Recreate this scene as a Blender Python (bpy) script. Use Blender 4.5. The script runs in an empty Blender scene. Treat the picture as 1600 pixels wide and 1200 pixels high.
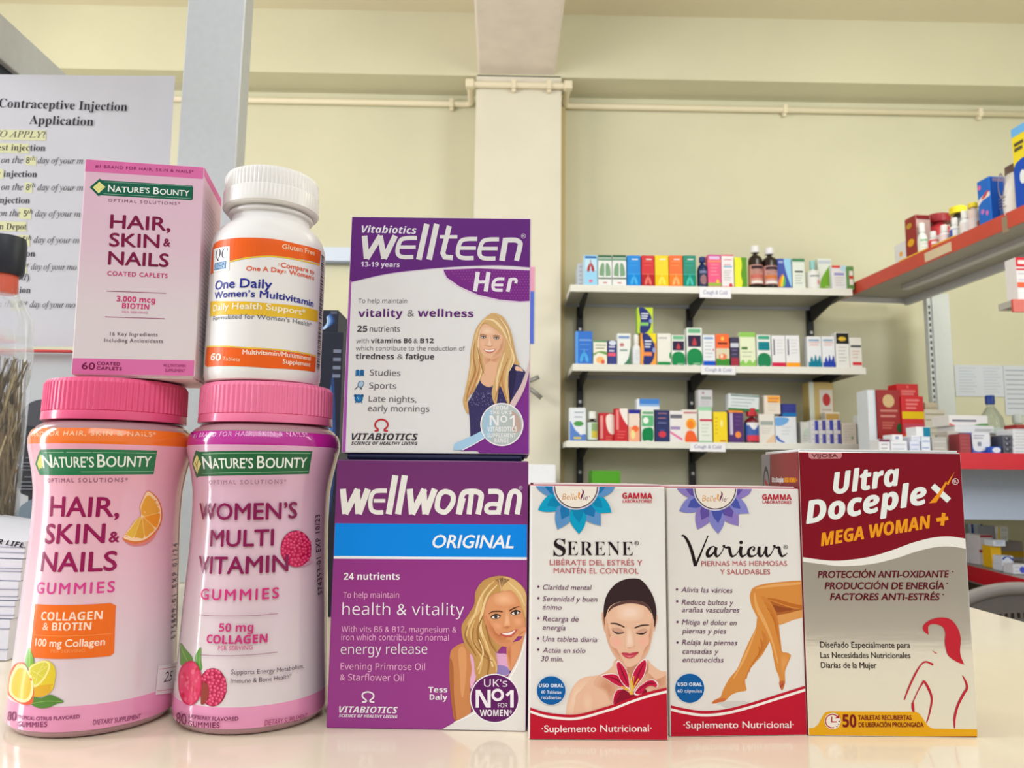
import bpy, bmesh, math, random
from mathutils import Vector, Matrix
from mathutils.geometry import tessellate_polygon
SC = bpy.context.scene
LINK = SC.collection.objects.link
PI = math.pi
# ------------------------------------------------------------------ camera
EYE = Vector((0, 0, 1.113)); FPX = 1170.0
YAW, PITCH, ROLL = math.radians(.8), .12346554, .01130362
def _axes():
    cy, sy, cp, sp = math.cos(YAW), math.sin(YAW), math.cos(PITCH), math.sin(PITCH)
    w = Vector((sy*cp, cy*cp, sp)); r = Vector((cy, -sy, 0)); u = r.cross(w)
    c, s = math.cos(ROLL), math.sin(ROLL)
    return c*r+s*u, -s*r+c*u, w
CR, CU, CW = _axes()
cam_data = bpy.data.cameras.new('camera'); cam = bpy.data.objects.new('camera', cam_data); LINK(cam)
cam_data.sensor_width = 36; cam_data.lens = 36*FPX/1600; cam_data.clip_start = .01; cam_data.clip_end = 50
cam.matrix_world = Matrix(((CR.x, CU.x, -CW.x, EYE.x), (CR.y, CU.y, -CW.y, EYE.y), (CR.z, CU.z, -CW.z, EYE.z), (0, 0, 0, 1)))
cam_data.dof.use_dof = True; cam_data.dof.focus_distance = .365; cam_data.dof.aperture_fstop = 26
SC.camera = cam
# ------------------------------------------------------------------ world, lights, exposure
SC.view_settings.view_transform = 'Standard'; SC.view_settings.look = 'None'
SC.view_settings.gamma = 1; SC.view_settings.use_curve_mapping = False
SC.view_settings.exposure = 0.0
world = bpy.data.worlds.new('daylight'); SC.world = world; world.use_nodes = True
bg = world.node_tree.nodes['Background']; bg.inputs[0].default_value = (.96, .98, 1.0, 1); bg.inputs[1].default_value = .68
def area(name, loc, to, sx, sy, power, color):
    l = bpy.data.lights.new(name, 'AREA'); l.shape = 'RECTANGLE'; l.size = sx; l.size_y = sy; l.energy = power; l.color = color
    o = bpy.data.objects.new(name, l); LINK(o); o.location = loc
    o.rotation_euler = (Vector(to)-Vector(loc)).to_track_quat('-Z', 'Y').to_euler(); return o
area('window_daylight', (-1.7, .1, 1.5), (-.1, .4, 1.12), .26, 1.3, 22, (.93, .97, 1))
area('shop_window_daylight', (-2.7, 1.6, 2.3), (.2, 3.9, 2.5), 1.5, 1.3, 54, (1, .97, .91))
area('side_window_daylight', (2.95, .7, 2.3), (1.0, 3.8, 2.98), 1.3, 1.3, 52, (.98, 1, .94))
area('room_fill', (1.7, 1.8, 3.15), (1.6, 2.6, 0), 1.2, .5, 20, (1, .985, .92))  # added overhead fill for the dim back of the room
area('counter_fill', (.2, -.9, 2.5), (.1, .4, 1.0), 1.6, .8, 15, (1, .985, .96))  # added fill above and behind the camera, brightens the carton fronts

def ray(x, y): return (CW + CR*((x-800)/FPX) + CU*((600-y)/FPX))
def onY(x, y, Y): d = ray(x, y); return EYE + d*((Y-EYE.y)/d.y)
def onZ(x, y, Z): d = ray(x, y); return EYE + d*((Z-EYE.z)/d.z)
def onX(x, y, X): d = ray(x, y); return EYE + d*((X-EYE.x)/d.x)
def topx(P): q = Vector(P)-EYE; z = q.dot(CW); return (800+FPX*q.dot(CR)/z, 600-FPX*q.dot(CU)/z)
# ------------------------------------------------------------------ materials
_M = {}
def lin(c): c /= 255; return c/12.92 if c <= .04045 else ((c+.055)/1.055)**2.4
def mat(rgb, rough=.45, metal=0, spec=.5, noise=.0, nscale=60, bump=0, trans=0, alpha=1, coat=0, ior=1.45):
    k = (tuple(rgb), rough, metal, spec, noise, nscale, bump, trans, alpha, coat)
    if k in _M: return _M[k]
    m = bpy.data.materials.new('surface_%02x%02x%02x' % tuple(int(v) for v in rgb)); m.use_nodes = True
    nt = m.node_tree; p = nt.nodes['Principled BSDF']; c = (lin(rgb[0]), lin(rgb[1]), lin(rgb[2]), 1)
    p.inputs['Base Color'].default_value = c; p.inputs['Roughness'].default_value = rough; p.inputs['Metallic'].default_value = metal
    p.inputs['Specular IOR Level'].default_value = spec; p.inputs['Transmission Weight'].default_value = trans
    p.inputs['Alpha'].default_value = alpha; p.inputs['Coat Weight'].default_value = coat; p.inputs['IOR'].default_value = ior
    if noise or bump:
        tc = nt.nodes.new('ShaderNodeTexCoord'); n = nt.nodes.new('ShaderNodeTexNoise'); n.inputs['Scale'].default_value = nscale; n.inputs['Detail'].default_value = 4
        nt.links.new(tc.outputs['Object'], n.inputs['Vector'])
        if noise:
            r = nt.nodes.new('ShaderNodeValToRGB'); r.color_ramp.elements[0].position = .3; r.color_ramp.elements[1].position = .7
            r.color_ramp.elements[0].color = tuple(v*(1-noise) for v in c[:3])+(1,); r.color_ramp.elements[1].color = tuple(min(1, v*(1+noise)) for v in c[:3])+(1,)
            nt.links.new(n.outputs['Fac'], r.inputs['Fac']); nt.links.new(r.outputs['Color'], p.inputs['Base Color'])
        if bump:
            b = nt.nodes.new('ShaderNodeBump'); b.inputs['Strength'].default_value = bump; b.inputs['Distance'].default_value = .002
            nt.links.new(n.outputs['Fac'], b.inputs['Height']); nt.links.new(b.outputs['Normal'], p.inputs['Normal'])
    _M[k] = m; return m
def grad(stops, h, rough=.4, coat=0, metal=0):
    """colour blend along the height h of the object"""
    m = bpy.data.materials.new('height_blend'); m.use_nodes = True; nt = m.node_tree; p = nt.nodes['Principled BSDF']
    p.inputs['Roughness'].default_value = rough; p.inputs['Coat Weight'].default_value = coat; p.inputs['Coat Roughness'].default_value = .08; p.inputs['Metallic'].default_value = metal
    tc = nt.nodes.new('ShaderNodeTexCoord'); s = nt.nodes.new('ShaderNodeSeparateXYZ'); d = nt.nodes.new('ShaderNodeMath'); d.operation = 'DIVIDE'; d.inputs[1].default_value = h
    r = nt.nodes.new('ShaderNodeValToRGB'); nt.links.new(tc.outputs['Object'], s.inputs[0]); nt.links.new(s.outputs['Z'], d.inputs[0]); nt.links.new(d.outputs[0], r.inputs['Fac']); nt.links.new(r.outputs['Color'], p.inputs['Base Color'])
    e = r.color_ramp.elements
    while len(e) < len(stops): e.new(.5)
    for i, (t, c) in enumerate(stops): e[i].position = t; e[i].color = (lin(c[0]), lin(c[1]), lin(c[2]), 1)
    return m
# ------------------------------------------------------------------ object helpers
def tag(o, label=None, cat=None, group=None, kind=None):
    if label: o['label'] = label
    if cat: o['category'] = cat
    if group: o['group'] = group
    if kind: o['kind'] = kind
    return o
def thing(name, label, cat, M=(0, 0, 0), group=None):
    o = bpy.data.objects.new(name, None); o.empty_display_size = .02; LINK(o)
    if isinstance(M, Matrix): o.matrix_world = M
    else: o.location = M
    return tag(o, label, cat, group)
def bmobj(name, bm, mats, parent=None, smooth=False):
    me = bpy.data.meshes.new(name); bm.normal_update(); bm.to_mesh(me); bm.free()
    for m in (mats if isinstance(mats, (list, tuple)) else [mats]): me.materials.append(m)
    if smooth:
        for p in me.polygons: p.use_smooth = True
        try: me.set_sharp_from_angle(angle=math.radians(38))
        except Exception: pass
    o = bpy.data.objects.new(name, me); LINK(o); o.parent = parent; return o
def pyobj(name, verts, faces, mats, parent=None, mi=None, smooth=False):
    me = bpy.data.meshes.new(name); me.from_pydata([tuple(v) for v in verts], [], faces)
    for m in (mats if isinstance(mats, (list, tuple)) else [mats]): me.materials.append(m)
    if mi: me.polygons.foreach_set('material_index', mi)
    if smooth:
        for p in me.polygons: p.use_smooth = True
        try: me.set_sharp_from_angle(angle=math.radians(38))
        except Exception: pass
    o = bpy.data.objects.new(name, me); LINK(o); o.parent = parent; return o
def add_box(bm, a, b, bev=0, M=None, mi=0, seg=2):
    a = Vector(a); b = Vector(b); c = (a+b)/2; s = b-a
    g = bmesh.ops.create_cube(bm, size=1, matrix=Matrix.Translation(c) @ Matrix.Diagonal((abs(s.x), abs(s.y), abs(s.z), 1)))
    vs = g['verts']
    if bev > 0:
        es = list({e for v in vs for e in v.link_edges})
        r = bmesh.ops.bevel(bm, geom=es, offset=bev, segments=seg, affect='EDGES', profile=.5); vs = list({v for f in r['faces'] for v in f.verts} | {v for v in vs if v.is_valid})
    fs = {f for v in vs for f in v.link_faces}
    for f in fs: f.material_index = mi
    if M is not None: bmesh.ops.transform(bm, matrix=M, verts=list({v for f in fs for v in f.verts}))
    return fs
def boxobj(name, a, b, m, parent=None, bev=0, M=None, seg=2):
    bm = bmesh.new(); add_box(bm, a, b, bev, M, 0, seg); return bmobj(name, bm, m, parent)
def lathe(name, prof, m, parent=None, seg=64, ribs=0, amp=0, rz=(0, 0), smooth=True, mi=None, close=True):
    vs, fs, mm = [], [], []
    for (r, z) in prof:
        for i in range(seg):
            t = 2*PI*i/seg; rr = r
            if ribs and rz[0] <= z <= rz[1]: rr += amp*(1 if (i % 4) < 2 else 0)
            vs.append((rr*math.sin(t), -rr*math.cos(t), z))
    for k in range(len(prof)-1):
        for i in range(seg):
            j = (i+1) % seg; fs.append((k*seg+i, k*seg+j, (k+1)*seg+j, (k+1)*seg+i)); mm.append(mi[k] if mi else 0)
    if close:
        for k, rev in ((0, True), (len(prof)-1, False)):
            ring = [k*seg+i for i in range(seg)]
            fs.append(tuple(reversed(ring)) if rev else tuple(ring)); mm.append(mi[min(k, len(mi)-1)] if mi else 0)
    return pyobj(name, vs, fs, m, parent, mm, smooth)
def tube_bm(bm, pts, r, seg=12, mi=0):
    pts = [Vector(p) for p in pts]; rings = []
    for i, p in enumerate(pts):
        d = (pts[min(i+1, len(pts)-1)]-pts[max(i-1, 0)]).normalized()
        a = d.cross(Vector((0, 0, 1)));  a = d.cross(Vector((1, 0, 0))) if a.length < .1 else a
        a.normalize(); b = d.cross(a)
        rr = r[i] if isinstance(r, (list, tuple)) else r
        rings.append([bm.verts.new(p+a*rr*math.cos(2*PI*k/seg)+b*rr*math.sin(2*PI*k/seg)) for k in range(seg)])
    for A, B in zip(rings, rings[1:]):
        for k in range(seg):
            f = bm.faces.new((A[k], A[(k+1) % seg], B[(k+1) % seg], B[k])); f.material_index = mi; f.smooth = True
    bm.faces.new(rings[0][::-1]); bm.faces.new(rings[-1])
def rotz(a): return Matrix.Rotation(a, 4, 'Z')
# ------------------------------------------------------------------ printed artwork on real faces
def catmull(P, closed=True, n=6):
    out = []; N = len(P)
    for i in range(N if closed else N-1):
        g = (lambda k: P[k % N]) if closed else (lambda k: P[max(0, min(N-1, k))])
        a, b, c, d = g(i-1), g(i), g(i+1), g(i+2)
        for k in range(n):
            t = k/n
            out.append(tuple(.5*(2*b[j]+(c[j]-a[j])*t+(2*a[j]-5*b[j]+4*c[j]-d[j])*t*t+(3*b[j]-a[j]-3*c[j]+d[j])*t**3) for j in (0, 1)))
    if not closed: out.append(P[-1])
    return out
def seg_alpha(s, U, l, d=None):
    o = ''
    for c in s:
        if 'A' <= c <= 'Z': o += chr(U+ord(c)-65)
        elif c == 'h' and l == 0x1D44E: o += '\u210e'
        elif 'a' <= c <= 'z': o += chr(l+ord(c)-97)
        elif d and '0' <= c <= '9': o += chr(d+ord(c)-48)
        else: o += c
    return o
STY = {'r': (None, 0), 'm': (None, .008), 'g': (None, .018), 'G': (None, .028), 'n': ((0x1D5A0, 0x1D5BA, 0x1D7E2), 0), 't': ((0x1D5A0, 0x1D5BA, 0x1D7E2), -.008),
       'b': ((0x1D5D4, 0x1D5EE, 0x1D7EC), 0), 'B': ((0x1D5D4, 0x1D5EE, 0x1D7EC), .014), 'bi': ((0x1D63C, 0x1D656, 0x1D7EC), 0), 'BI': ((0x1D63C, 0x1D656, 0x1D7EC), .02),
       's': ((0x1D400, 0x1D41A, 0x1D7CE), 0), 'S': ((0x1D400, 0x1D41A, 0x1D7CE), -.012), 'si': ((0x1D434, 0x1D44E, None), 0.006)}
_T = {}
def glyphs(s, sty, shear, space):
    k = (s, sty, shear, space)
    if k in _T: return _T[k]
    al, off = STY[sty]
    cu = bpy.data.curves.new('lettering', 'FONT'); cu.body = seg_alpha(s, *al) if al else s
    cu.offset = min(off, 0); cu.shear = shear; cu.space_character = space; cu.resolution_u = 3
    ob = bpy.data.objects.new('lettering', cu); LINK(ob)
    me = bpy.data.meshes.new_from_object(ob.evaluated_get(bpy.context.evaluated_depsgraph_get()))
    V = [(v.co.x, v.co.y) for v in me.vertices]; F = [tuple(p.vertices) for p in me.polygons]
    bpy.data.objects.remove(ob); bpy.data.curves.remove(cu); bpy.data.meshes.remove(me)
    _T[k] = (V, F); return _T[k]
def capheight(sty): return max(v[1] for v in glyphs('H', sty, 0, 1)[0])

class BoxFace:
    """front ('F'), left ('L') or right ('R') face of a carton W x D x H whose root matrix is M"""
    def __init__(s, M, W, D, H, side='F'):
        s.M, s.W, s.D, s.H, s.side = M, W, D, H, side; s.Mi = M.inverted(); s.UW = W if side == 'F' else D; s.UH = H; s.curved = False
    def px2uv(s, x, y):
        o = s.Mi @ EYE; d = (s.Mi.to_3x3() @ ray(x, y))
        if s.side == 'F': p = o+d*(-o.y/d.y); return p.x, p.z
        X = 0 if s.side == 'L' else s.W
        p = o+d*((X-o.x)/d.x); return (s.D-p.y, p.z) if s.side == 'L' else (p.y, p.z)
    def place(s, u, v, off):
        if s.side == 'F': return (u, -off, v)
        return (-off, s.D-u, v) if s.side == 'L' else (s.W+off, u, v)
    def clamp(s, u, v): e = .0004; return min(max(u, e), s.UW-e), min(max(v, e), s.UH-e)
class LatheFace:
    def __init__(s, base, prof):
        s.b = Vector(base); s.prof = prof; s.R = max(r for r, z in prof); s.curved = True; s.UW = 2*PI*s.R; s.UH = prof[-1][1]
    def rad(s, z):
        P = s.prof
        if z <= P[0][1]: return P[0][0]
        for (r0, z0), (r1, z1) in zip(P, P[1:]):
            if z <= z1: return r0+(r1-r0)*((z-z0)/(z1-z0) if z1 > z0 else 0)
        return P[-1][0]
    def px2uv(s, x, y):
        d = ray(x, y); o = EYE-s.b; L = math.hypot(o.x, o.y); best = None; t0 = L-.06; n = 240; prev = None
        dl = math.hypot(d.x, d.y)
        f = lambda t: (lambda p: math.hypot(p.x, p.y)-s.rad(p.z))(o+d*t)
        t = t0/dl; st = .12/dl/n; hit = None
        for i in range(n):
            v = f(t)
            if best is None or v < best[0]: best = (v, t)
            if v <= 0:
                a, b = t-st, t
                for _ in range(20):
                    m = (a+b)/2
                    if f(m) > 0: a = m
                    else: b = m
                hit = b; break
            t += st
        p = o+d*(hit if hit is not None else best[1])
        return math.atan2(p.x, -p.y)*s.R, p.z
    def place(s, u, v, off): r = s.rad(v)+off; t = u/s.R; return (r*math.sin(t), -r*math.cos(t), v)
    def clamp(s, u, v): return u, v
class Art:
    def __init__(s, surf, root, base=.00004, step=.0000025):
        s.f, s.root, s.off, s.step = surf, root, base, step; s.parts = {}; s.cur = None; s.k = (0, 0, 1); s.norm = False; s.ink = dict(rough=.5, spec=.22); s.hold = False
    def part(s, n): s.cur = s.parts.setdefault(n, [[], [], [], []]); return s
    def crop(s, ox, oy, sc): s.k = (ox, oy, sc); return s
    def uv(s, p):
        if s.norm: return (p[0]*s.f.UW, p[1]*s.f.UH)
        return s.f.px2uv(s.k[0]+p[0]/s.k[2], s.k[1]+p[1]/s.k[2])
    def emit(s, V, F, col):
        """V in face uv metres"""
        if not s.hold: s.off += s.step
        if s.f.curved and F:
            bm = bmesh.new(); vs = [bm.verts.new((v[0], v[1], 0)) for v in V]
            for fc in F:
                try: bm.faces.new([vs[i] for i in fc])
                except ValueError: pass
            for ax, stp in ((0, .0022), (1, .005)):
                lo = min(v[ax] for v in V); hi = max(v[ax] for v in V); q = math.floor(lo/stp)+1
                while q*stp < hi:
                    no = (1, 0, 0) if ax == 0 else (0, 1, 0); co = (q*stp, 0, 0) if ax == 0 else (0, q*stp, 0)
                    bmesh.ops.bisect_plane(bm, geom=bm.verts[:]+bm.edges[:]+bm.faces[:], plane_co=co, plane_no=no, dist=1e-7); q += 1
            bm.verts.ensure_lookup_table(); bm.verts.index_update()
            V = [(v.co.x, v.co.y) for v in bm.verts]; F = [tuple(v.index for v in f.verts) for f in bm.faces]; bm.free()
        m = col if not isinstance(col, tuple) else mat(col, **s.ink)
        vs, fs, mi, ms = s.cur
        if m not in ms: ms.append(m)
        k = ms.index(m); b = len(vs)
        vs += [s.f.place(*s.f.clamp(*v), s.off) for v in V]
        for f in F: fs.append(tuple(b+i for i in f)); mi.append(k)
    def area2(s, U): return sum(U[i][0]*U[(i+1) % len(U)][1]-U[(i+1) % len(U)][0]*U[i][1] for i in range(len(U)))
    def uvpoly(s, U, col):
        if not s.f.curved:
            e = .0004
            for ax, lim, sg in ((0, e, 1), (0, s.f.UW-e, -1), (1, e, 1), (1, s.f.UH-e, -1)):
                out = []
                for i, p in enumerate(U):
                    q = U[(i+1) % len(U)]; dp, dq = sg*(p[ax]-lim), sg*(q[ax]-lim)
                    if dp >= 0: out.append(p)
                    if (dp >= 0) != (dq >= 0): t = dp/(dp-dq); out.append((p[0]+(q[0]-p[0])*t, p[1]+(q[1]-p[1])*t))
                U = out
                if not U: return
        U = [p for i, p in enumerate(U) if math.hypot(p[0]-U[i-1][0], p[1]-U[i-1][1]) > 1e-6]
        if len(U) < 3: return
        if s.area2(U) < 0: U = U[::-1]
        T = tessellate_polygon([[Vector((u, v, 0)) for u, v in U]]); F = []
        for t in T:
            a, b, c = (U[i] for i in t)
            F.append(tuple(t) if (b[0]-a[0])*(c[1]-a[1])-(c[0]-a[0])*(b[1]-a[1]) > 0 else tuple(t)[::-1])
        s.emit(U, F, col)
    def poly(s, pts, col, sm=False, n=5): s.uvpoly([s.uv(p) for p in (catmull(pts, True, n) if sm else pts)], col)
    def blob(s, pts, col, n=5): s.poly(pts, col, True, n)
    def soft(s, pts, c0, c1, n=6):
        """an airbrushed patch: nested outlines blending from c0 to c1"""
        q = catmull(pts, True, 4); cx = sum(p[0] for p in q)/len(q); cy = sum(p[1] for p in q)/len(q)
        for i in range(n):
            k = 1.12-.78*i/(n-1); t = (i+1)/n; s.poly([(cx+(x-cx)*k, cy+(y-cy)*k) for x, y in q], tuple(int(round((u+(v-u)*t)/3)*3) for u, v in zip(c0, c1)))
    def disc(s, c, r, col, ry=None, n=36, rot=0):
        ry = ry or r; cr, sr = math.cos(rot), math.sin(rot)
        s.poly([(c[0]+r*math.cos(2*PI*i/n)*cr-ry*math.sin(2*PI*i/n)*sr, c[1]+r*math.cos(2*PI*i/n)*sr+ry*math.sin(2*PI*i/n)*cr) for i in range(n)], col)
    def line(s, pts, w, col, sm=False, taper=False, closed=False):
        if sm: pts = catmull(pts, closed, 6)
        N = len(pts); L, R = [], []
        for i, p in enumerate(pts):
            if closed: a, b = pts[i-1], pts[(i+1) % N]
            else: a, b = pts[max(0, i-1)], pts[min(N-1, i+1)]
            dx, dy = b[0]-a[0], b[1]-a[1]; l = math.hypot(dx, dy) or 1
            if 0 < i < N-1 or closed:
                d1 = (p[0]-a[0], p[1]-a[1]); d2 = (b[0]-p[0], b[1]-p[1]); l1 = math.hypot(*d1) or 1; l2 = math.hypot(*d2) or 1
                tx, ty = d1[0]/l1+d2[0]/l2, d1[1]/l1+d2[1]/l2; l = math.hypot(tx, ty) or 1; dx, dy = tx, ty
                ca = max(.5, (tx*d1[0]/l1+ty*d1[1]/l1)/l)
            else: ca = 1
            t = i/(N-1) if N > 1 else 0
            if isinstance(w, (list, tuple)): q = t*(len(w)-1); j = min(int(q), len(w)-2); ww = w[j]+(w[j+1]-w[j])*(q-j)
            else: ww = w*(1 if not taper else max(.12, math.sin(PI*t)**.6))
            nx, ny = -dy/l*ww/2/ca, dx/l*ww/2/ca; L.append((p[0]+nx, p[1]+ny)); R.append((p[0]-nx, p[1]-ny))
        U = [s.uv(p) for p in L+R]; F = []
        for i in range(N if closed else N-1):
            j = (i+1) % N; F.append((i, N+i, N+j, j))
        s.emit(U, [f if s.area2([U[i] for i in f]) > 0 else f[::-1] for f in F], col)
    def ring(s, c, r, w, col, a0=0, a1=360, n=40):
        s.line([(c[0]+r*math.cos(math.radians(a0+(a1-a0)*i/n)), c[1]+r*math.sin(math.radians(a0+(a1-a0)*i/n))) for i in range(n+1)], w, col)
    def text(s, t, p0, p1, h, col, sty='r', shear=0, space=1):
        V, F = glyphs(t, sty, shear, space)
        if not V: return
        x0 = min(v[0] for v in V); x1 = max(v[0] for v in V); ch = capheight(sty)
        A, B = s.uv(p0), s.uv(p1); dx, dy = p1[0]-p0[0], p1[1]-p0[1]; l = math.hypot(dx, dy); m = ((p0[0]+p1[0])/2, (p0[1]+p1[1])/2)
        C0, Hh = s.uv(m), s.uv((m[0]+dy/l*h, m[1]-dx/l*h)); H = math.hypot(Hh[0]-C0[0], Hh[1]-C0[1])
        ex, ey = B[0]-A[0], B[1]-A[1]; L = math.hypot(ex, ey); ex /= L; ey /= L
        U = [(A[0]+ex*(v[0]-x0)/(x1-x0)*L-ey*v[1]/ch*H, A[1]+ey*(v[0]-x0)/(x1-x0)*L+ex*v[1]/ch*H) for v in V]
        o = STY[sty][1]
        if o > 0:
            o *= L/(x1-x0)
            for (du, dv) in ((o, 0), (-o, 0), (0, o*.8), (0, -o*.8)): s.emit([(u+ex*du-ey*dv, v+ey*du+ex*dv) for u, v in U], F, col)
        else: s.emit(U, F, col)
    def finish(s):
        out = {}
        for n, (vs, fs, mi, ms) in s.parts.items():
            if fs: out[n] = pyobj(n, vs, fs, ms, s.root, mi)
        s.parts = {}; return out
def pose(x, y, z, yaw, lean=0, side=0):
    return Matrix.Translation((x, y, z)) @ rotz(yaw) @ Matrix.Rotation(side, 4, 'Y') @ Matrix.Rotation(-lean, 4, 'X')
WHITE = (232, 230, 226)
# ================================================================== the setting
PAINT = mat((210, 207, 181), .7, noise=.03, nscale=2.5, bump=.06)
PAINT2 = mat((222, 217, 201), .7, noise=.03, nscale=4, bump=.1)
SOFF = mat((232, 222, 214), .75, noise=.05, nscale=9, bump=.3)
CEIL = mat((222, 214, 188), .8, noise=.03, nscale=2)
WY = 3.9; CY = 3.69; CEZ = onY(1000, 25, CY).z; BZ = onY(1000, 123.5, CY).z
def struct(name, a, b, m, bev=0): return tag(boxobj(name, a, b, m, None, bev), kind='structure')
struct('floor', (-4.2, -4.2, -.05), (3.4, WY+.2, 0), mat((182, 172, 156), .35, noise=.08, nscale=3))
struct('wall_back', (-4.2, WY, 0), (3.4, WY+.2, CEZ), PAINT)
struct('wall_right', (3.2, -.2, 0), (3.4, WY, CEZ), PAINT)
struct('unseen_front_wall', (-4.2, -3.4, 0), (3.4, -3.3, 1.35), mat((196, 180, 164), .7, noise=.05))  # unseen low wall, added to darken the reflection in the foil carton
struct('wall_left', (-4.4, 1.9, 0), (-4.2, WY, CEZ), PAINT)
struct('ceiling', (-4.2, -.4, CEZ), (3.4, WY+.2, CEZ+.1), CEIL)
xl, xr = onY(747, 125, CY).x, onY(867, 125, CY).x
cxl, cxr = onY(741, 300, CY).x, onY(877, 300, CY).x
struct('pillar', (cxl, CY, 0), (cxr, WY, BZ+.01), PAINT2, .004)
struct('beam_over_wall', (-4.2, CY, BZ), (3.2, WY, CEZ), PAINT)
struct('beam_across_room', (xl, -.4, BZ+.012), (xr, CY+.02, CEZ), SOFF, .012)
# painted conduit under the beam, stepping around the pillar
cpipe = thing('conduit_pipe', 'cream painted conduit pipe running under the wall beam and around the pillar', 'pipe', (0, 0, 0))
PZ = onY(1000, 168, WY-.02).z; PIPE = mat((232, 222, 196), .5)
def fillet(P, r=.035, n=5):
    out = [Vector(P[0])]
    for a, b, c in zip(P, P[1:], P[2:]):
        a, b, c = Vector(a), Vector(b), Vector(c); p, q = b+(a-b).normalized()*r, b+(c-b).normalized()*r
        out += [(1-t)**2*p+2*t*(1-t)*b+t*t*q for t in (k/n for k in range(n+1))]
    return out+[Vector(P[-1])]
bm = bmesh.new(); off = .022
tube_bm(bm, fillet([(-4.2, WY-off, PZ), (cxl-.032, WY-off, PZ), (cxl-.032, CY-off, PZ), (cxr+.032, CY-off, PZ), (cxr+.032, WY-off, PZ), (3.2, WY-off, PZ)]), .0165, 12)
bmobj('pipe_run', bm, PIPE, cpipe)
def clip(x, y, ax):
    bm = bmesh.new()
    if ax == 'x': add_box(bm, (x-.012, y-.022, PZ-.024), (x+.012, y+.0205, PZ+.024), .005); add_box(bm, (x-.009, y-.006, PZ-.036), (x+.009, y+.0205, PZ-.02), .003)
    else: add_box(bm, (x-.022, y-.02, PZ-.022), (x+.022, y+.02, PZ+.022), .006)
    bmobj('pipe_clip', bm, PIPE, cpipe)
for px in (1226, 1530): clip(onY(px, 178, WY-off).x, WY-off, 'x')
for px in (310, 706): clip(onY(px, 160, WY-off).x, WY-off, 'x')
for px in (803, 858): clip(onY(px, 131, CY-off).x, CY-off, 'x')
clip(cxl-.032, CY-off-.002, 'y'); clip(cxr+.032, CY-off-.002, 'y')

# ================================================================== counter the goods stand on
LAM = mat((240, 228, 204), .16, noise=.015, nscale=30, coat=.3)
e0, e1 = onZ(1516, 947, 1.0), onZ(1600, 972, 1.0); ex = (e0.x+e1.x)/2
ctr = thing('shop_counter', 'cream laminate shop counter with a glossy top under the medicine packs', 'counter', (0, 0, 0))
boxobj('counter_top', (-1.3, .15, .968), (ex, .98, 1.0), LAM, ctr, .002)
boxobj('counter_body', (-1.28, .2, 0), (ex-.03, .93, .968), mat((222, 214, 196), .5, noise=.03), ctr)

# ================================================================== grey screen frame on the left of the counter
ALU = mat((190, 193, 195), .42, metal=.25, noise=.03, nscale=120); GREY = mat((176, 178, 182), .55, noise=.03, nscale=14)
scr = thing('counter_screen', 'grey metal screen frame with clear panes standing on the left of the counter', 'screen', (0, 0, 0))
PYs = .80
p0 = onY(253, 600, PYs).x; p1 = onY(350, 600, PYs).x
pl, pr = onY(283, 150, PYs), onY(374.5, 150, PYs)
boxobj('post', (pl.x, PYs, 1.0), (pr.x, PYs+.028, 1.95), ALU, scr, .0015)
ra = onY(103, 115, .95); rb = onX(0, 25, ra.x)
rlow = onX(42, 114, ra.x).z
bx = ra.x
boxobj('side_rail', (bx-.03, .45, ra.z-.052), (bx, 1.2, ra.z), ALU, scr, .0015)
boxobj('rail_gasket', (bx-.022, .45, ra.z-.066), (bx-.008, 1.16, ra.z-.052), mat((40, 44, 56), .6), scr)
boxobj('rear_post', (bx-.03, 1.16, 1.0), (bx, 1.2, ra.z-.052), ALU, scr, .0015)
PANE = mat((250, 253, 255), .02, spec=.5, alpha=.06)
boxobj('side_pane', (bx-.017, .47, 1.2), (bx-.013, 1.16, ra.z-.066), PANE, scr)
lowz = onY(60, 548, .79).z
boxobj('lower_panel', (-1.15, .80, 1.0), (pl.x, .815, lowz), GREY, scr, .001)
boxobj('front_pane', (-1.15, .806, lowz), (pl.x, .81, onY(150, 130, .81).z), PANE, scr)
# the notice taped to the pane
NY = .797
A = [onY(*p, NY) for p in ((-60, 108), (270, 122), (258, 546), (-75, 546))]
nl, nr, nt, nb_ = A[3].x, (A[1].x+A[2].x)/2, A[1].z, A[2].z
NM = Matrix.Translation((nl, NY, nb_)) @ Matrix.Rotation(-.012, 4, 'Y')
NW, NH = nr-nl, nt-nb_
notice = thing('paper_notice', 'white typed notice sheet about injections taped to the counter screen', 'notice', NM)
bm = bmesh.new(); nx = 24
for j in range(nx):
    for k in (0, 1): pass
vs = [[bm.verts.new((NW*i/nx, -.0004*math.sin(PI*i/nx*2.3), NH*j/nx)) for i in range(nx+1)] for j in range(nx+1)]
for j in range(nx):
    for i in range(nx): bm.faces.new((vs[j][i], vs[j][i+1], vs[j+1][i+1], vs[j+1][i]))
r = bmesh.ops.solidify(bm, geom=bm.faces[:], thickness=.00015)
bmobj('sheet', bm, mat((226, 226, 236), .6, noise=.01, nscale=20), notice, True)
a = Art(BoxFace(NM, NW, .001, NH), notice, base=.0007)
INK = (30, 30, 42); HL = (204, 203, 160)
a.part('highlighter_marks').crop(0, 0, 1)
for q in [(0, 203, 72, 219), (0, 224, 46, 239), (40, 244, 57, 258), (0, 264, 6, 279), (39, 285, 51, 301), (30, 325, 49, 342), (0, 346, 42, 361), (30, 367, 47, 384), (26, 411, 42, 427), (18, 469, 36, 485)]:
    a.poly([(q[0], q[1]), (q[2], q[1]+1), (q[2], q[3]+1), (q[0], q[3])], HL)
a.part('typed_text')
a.text('Contraceptive Injection', (-2, 168), (199, 174), 13.5, INK, 's'); a.text('Application', (46, 194), (146, 197), 13.5, INK, 's')
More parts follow.
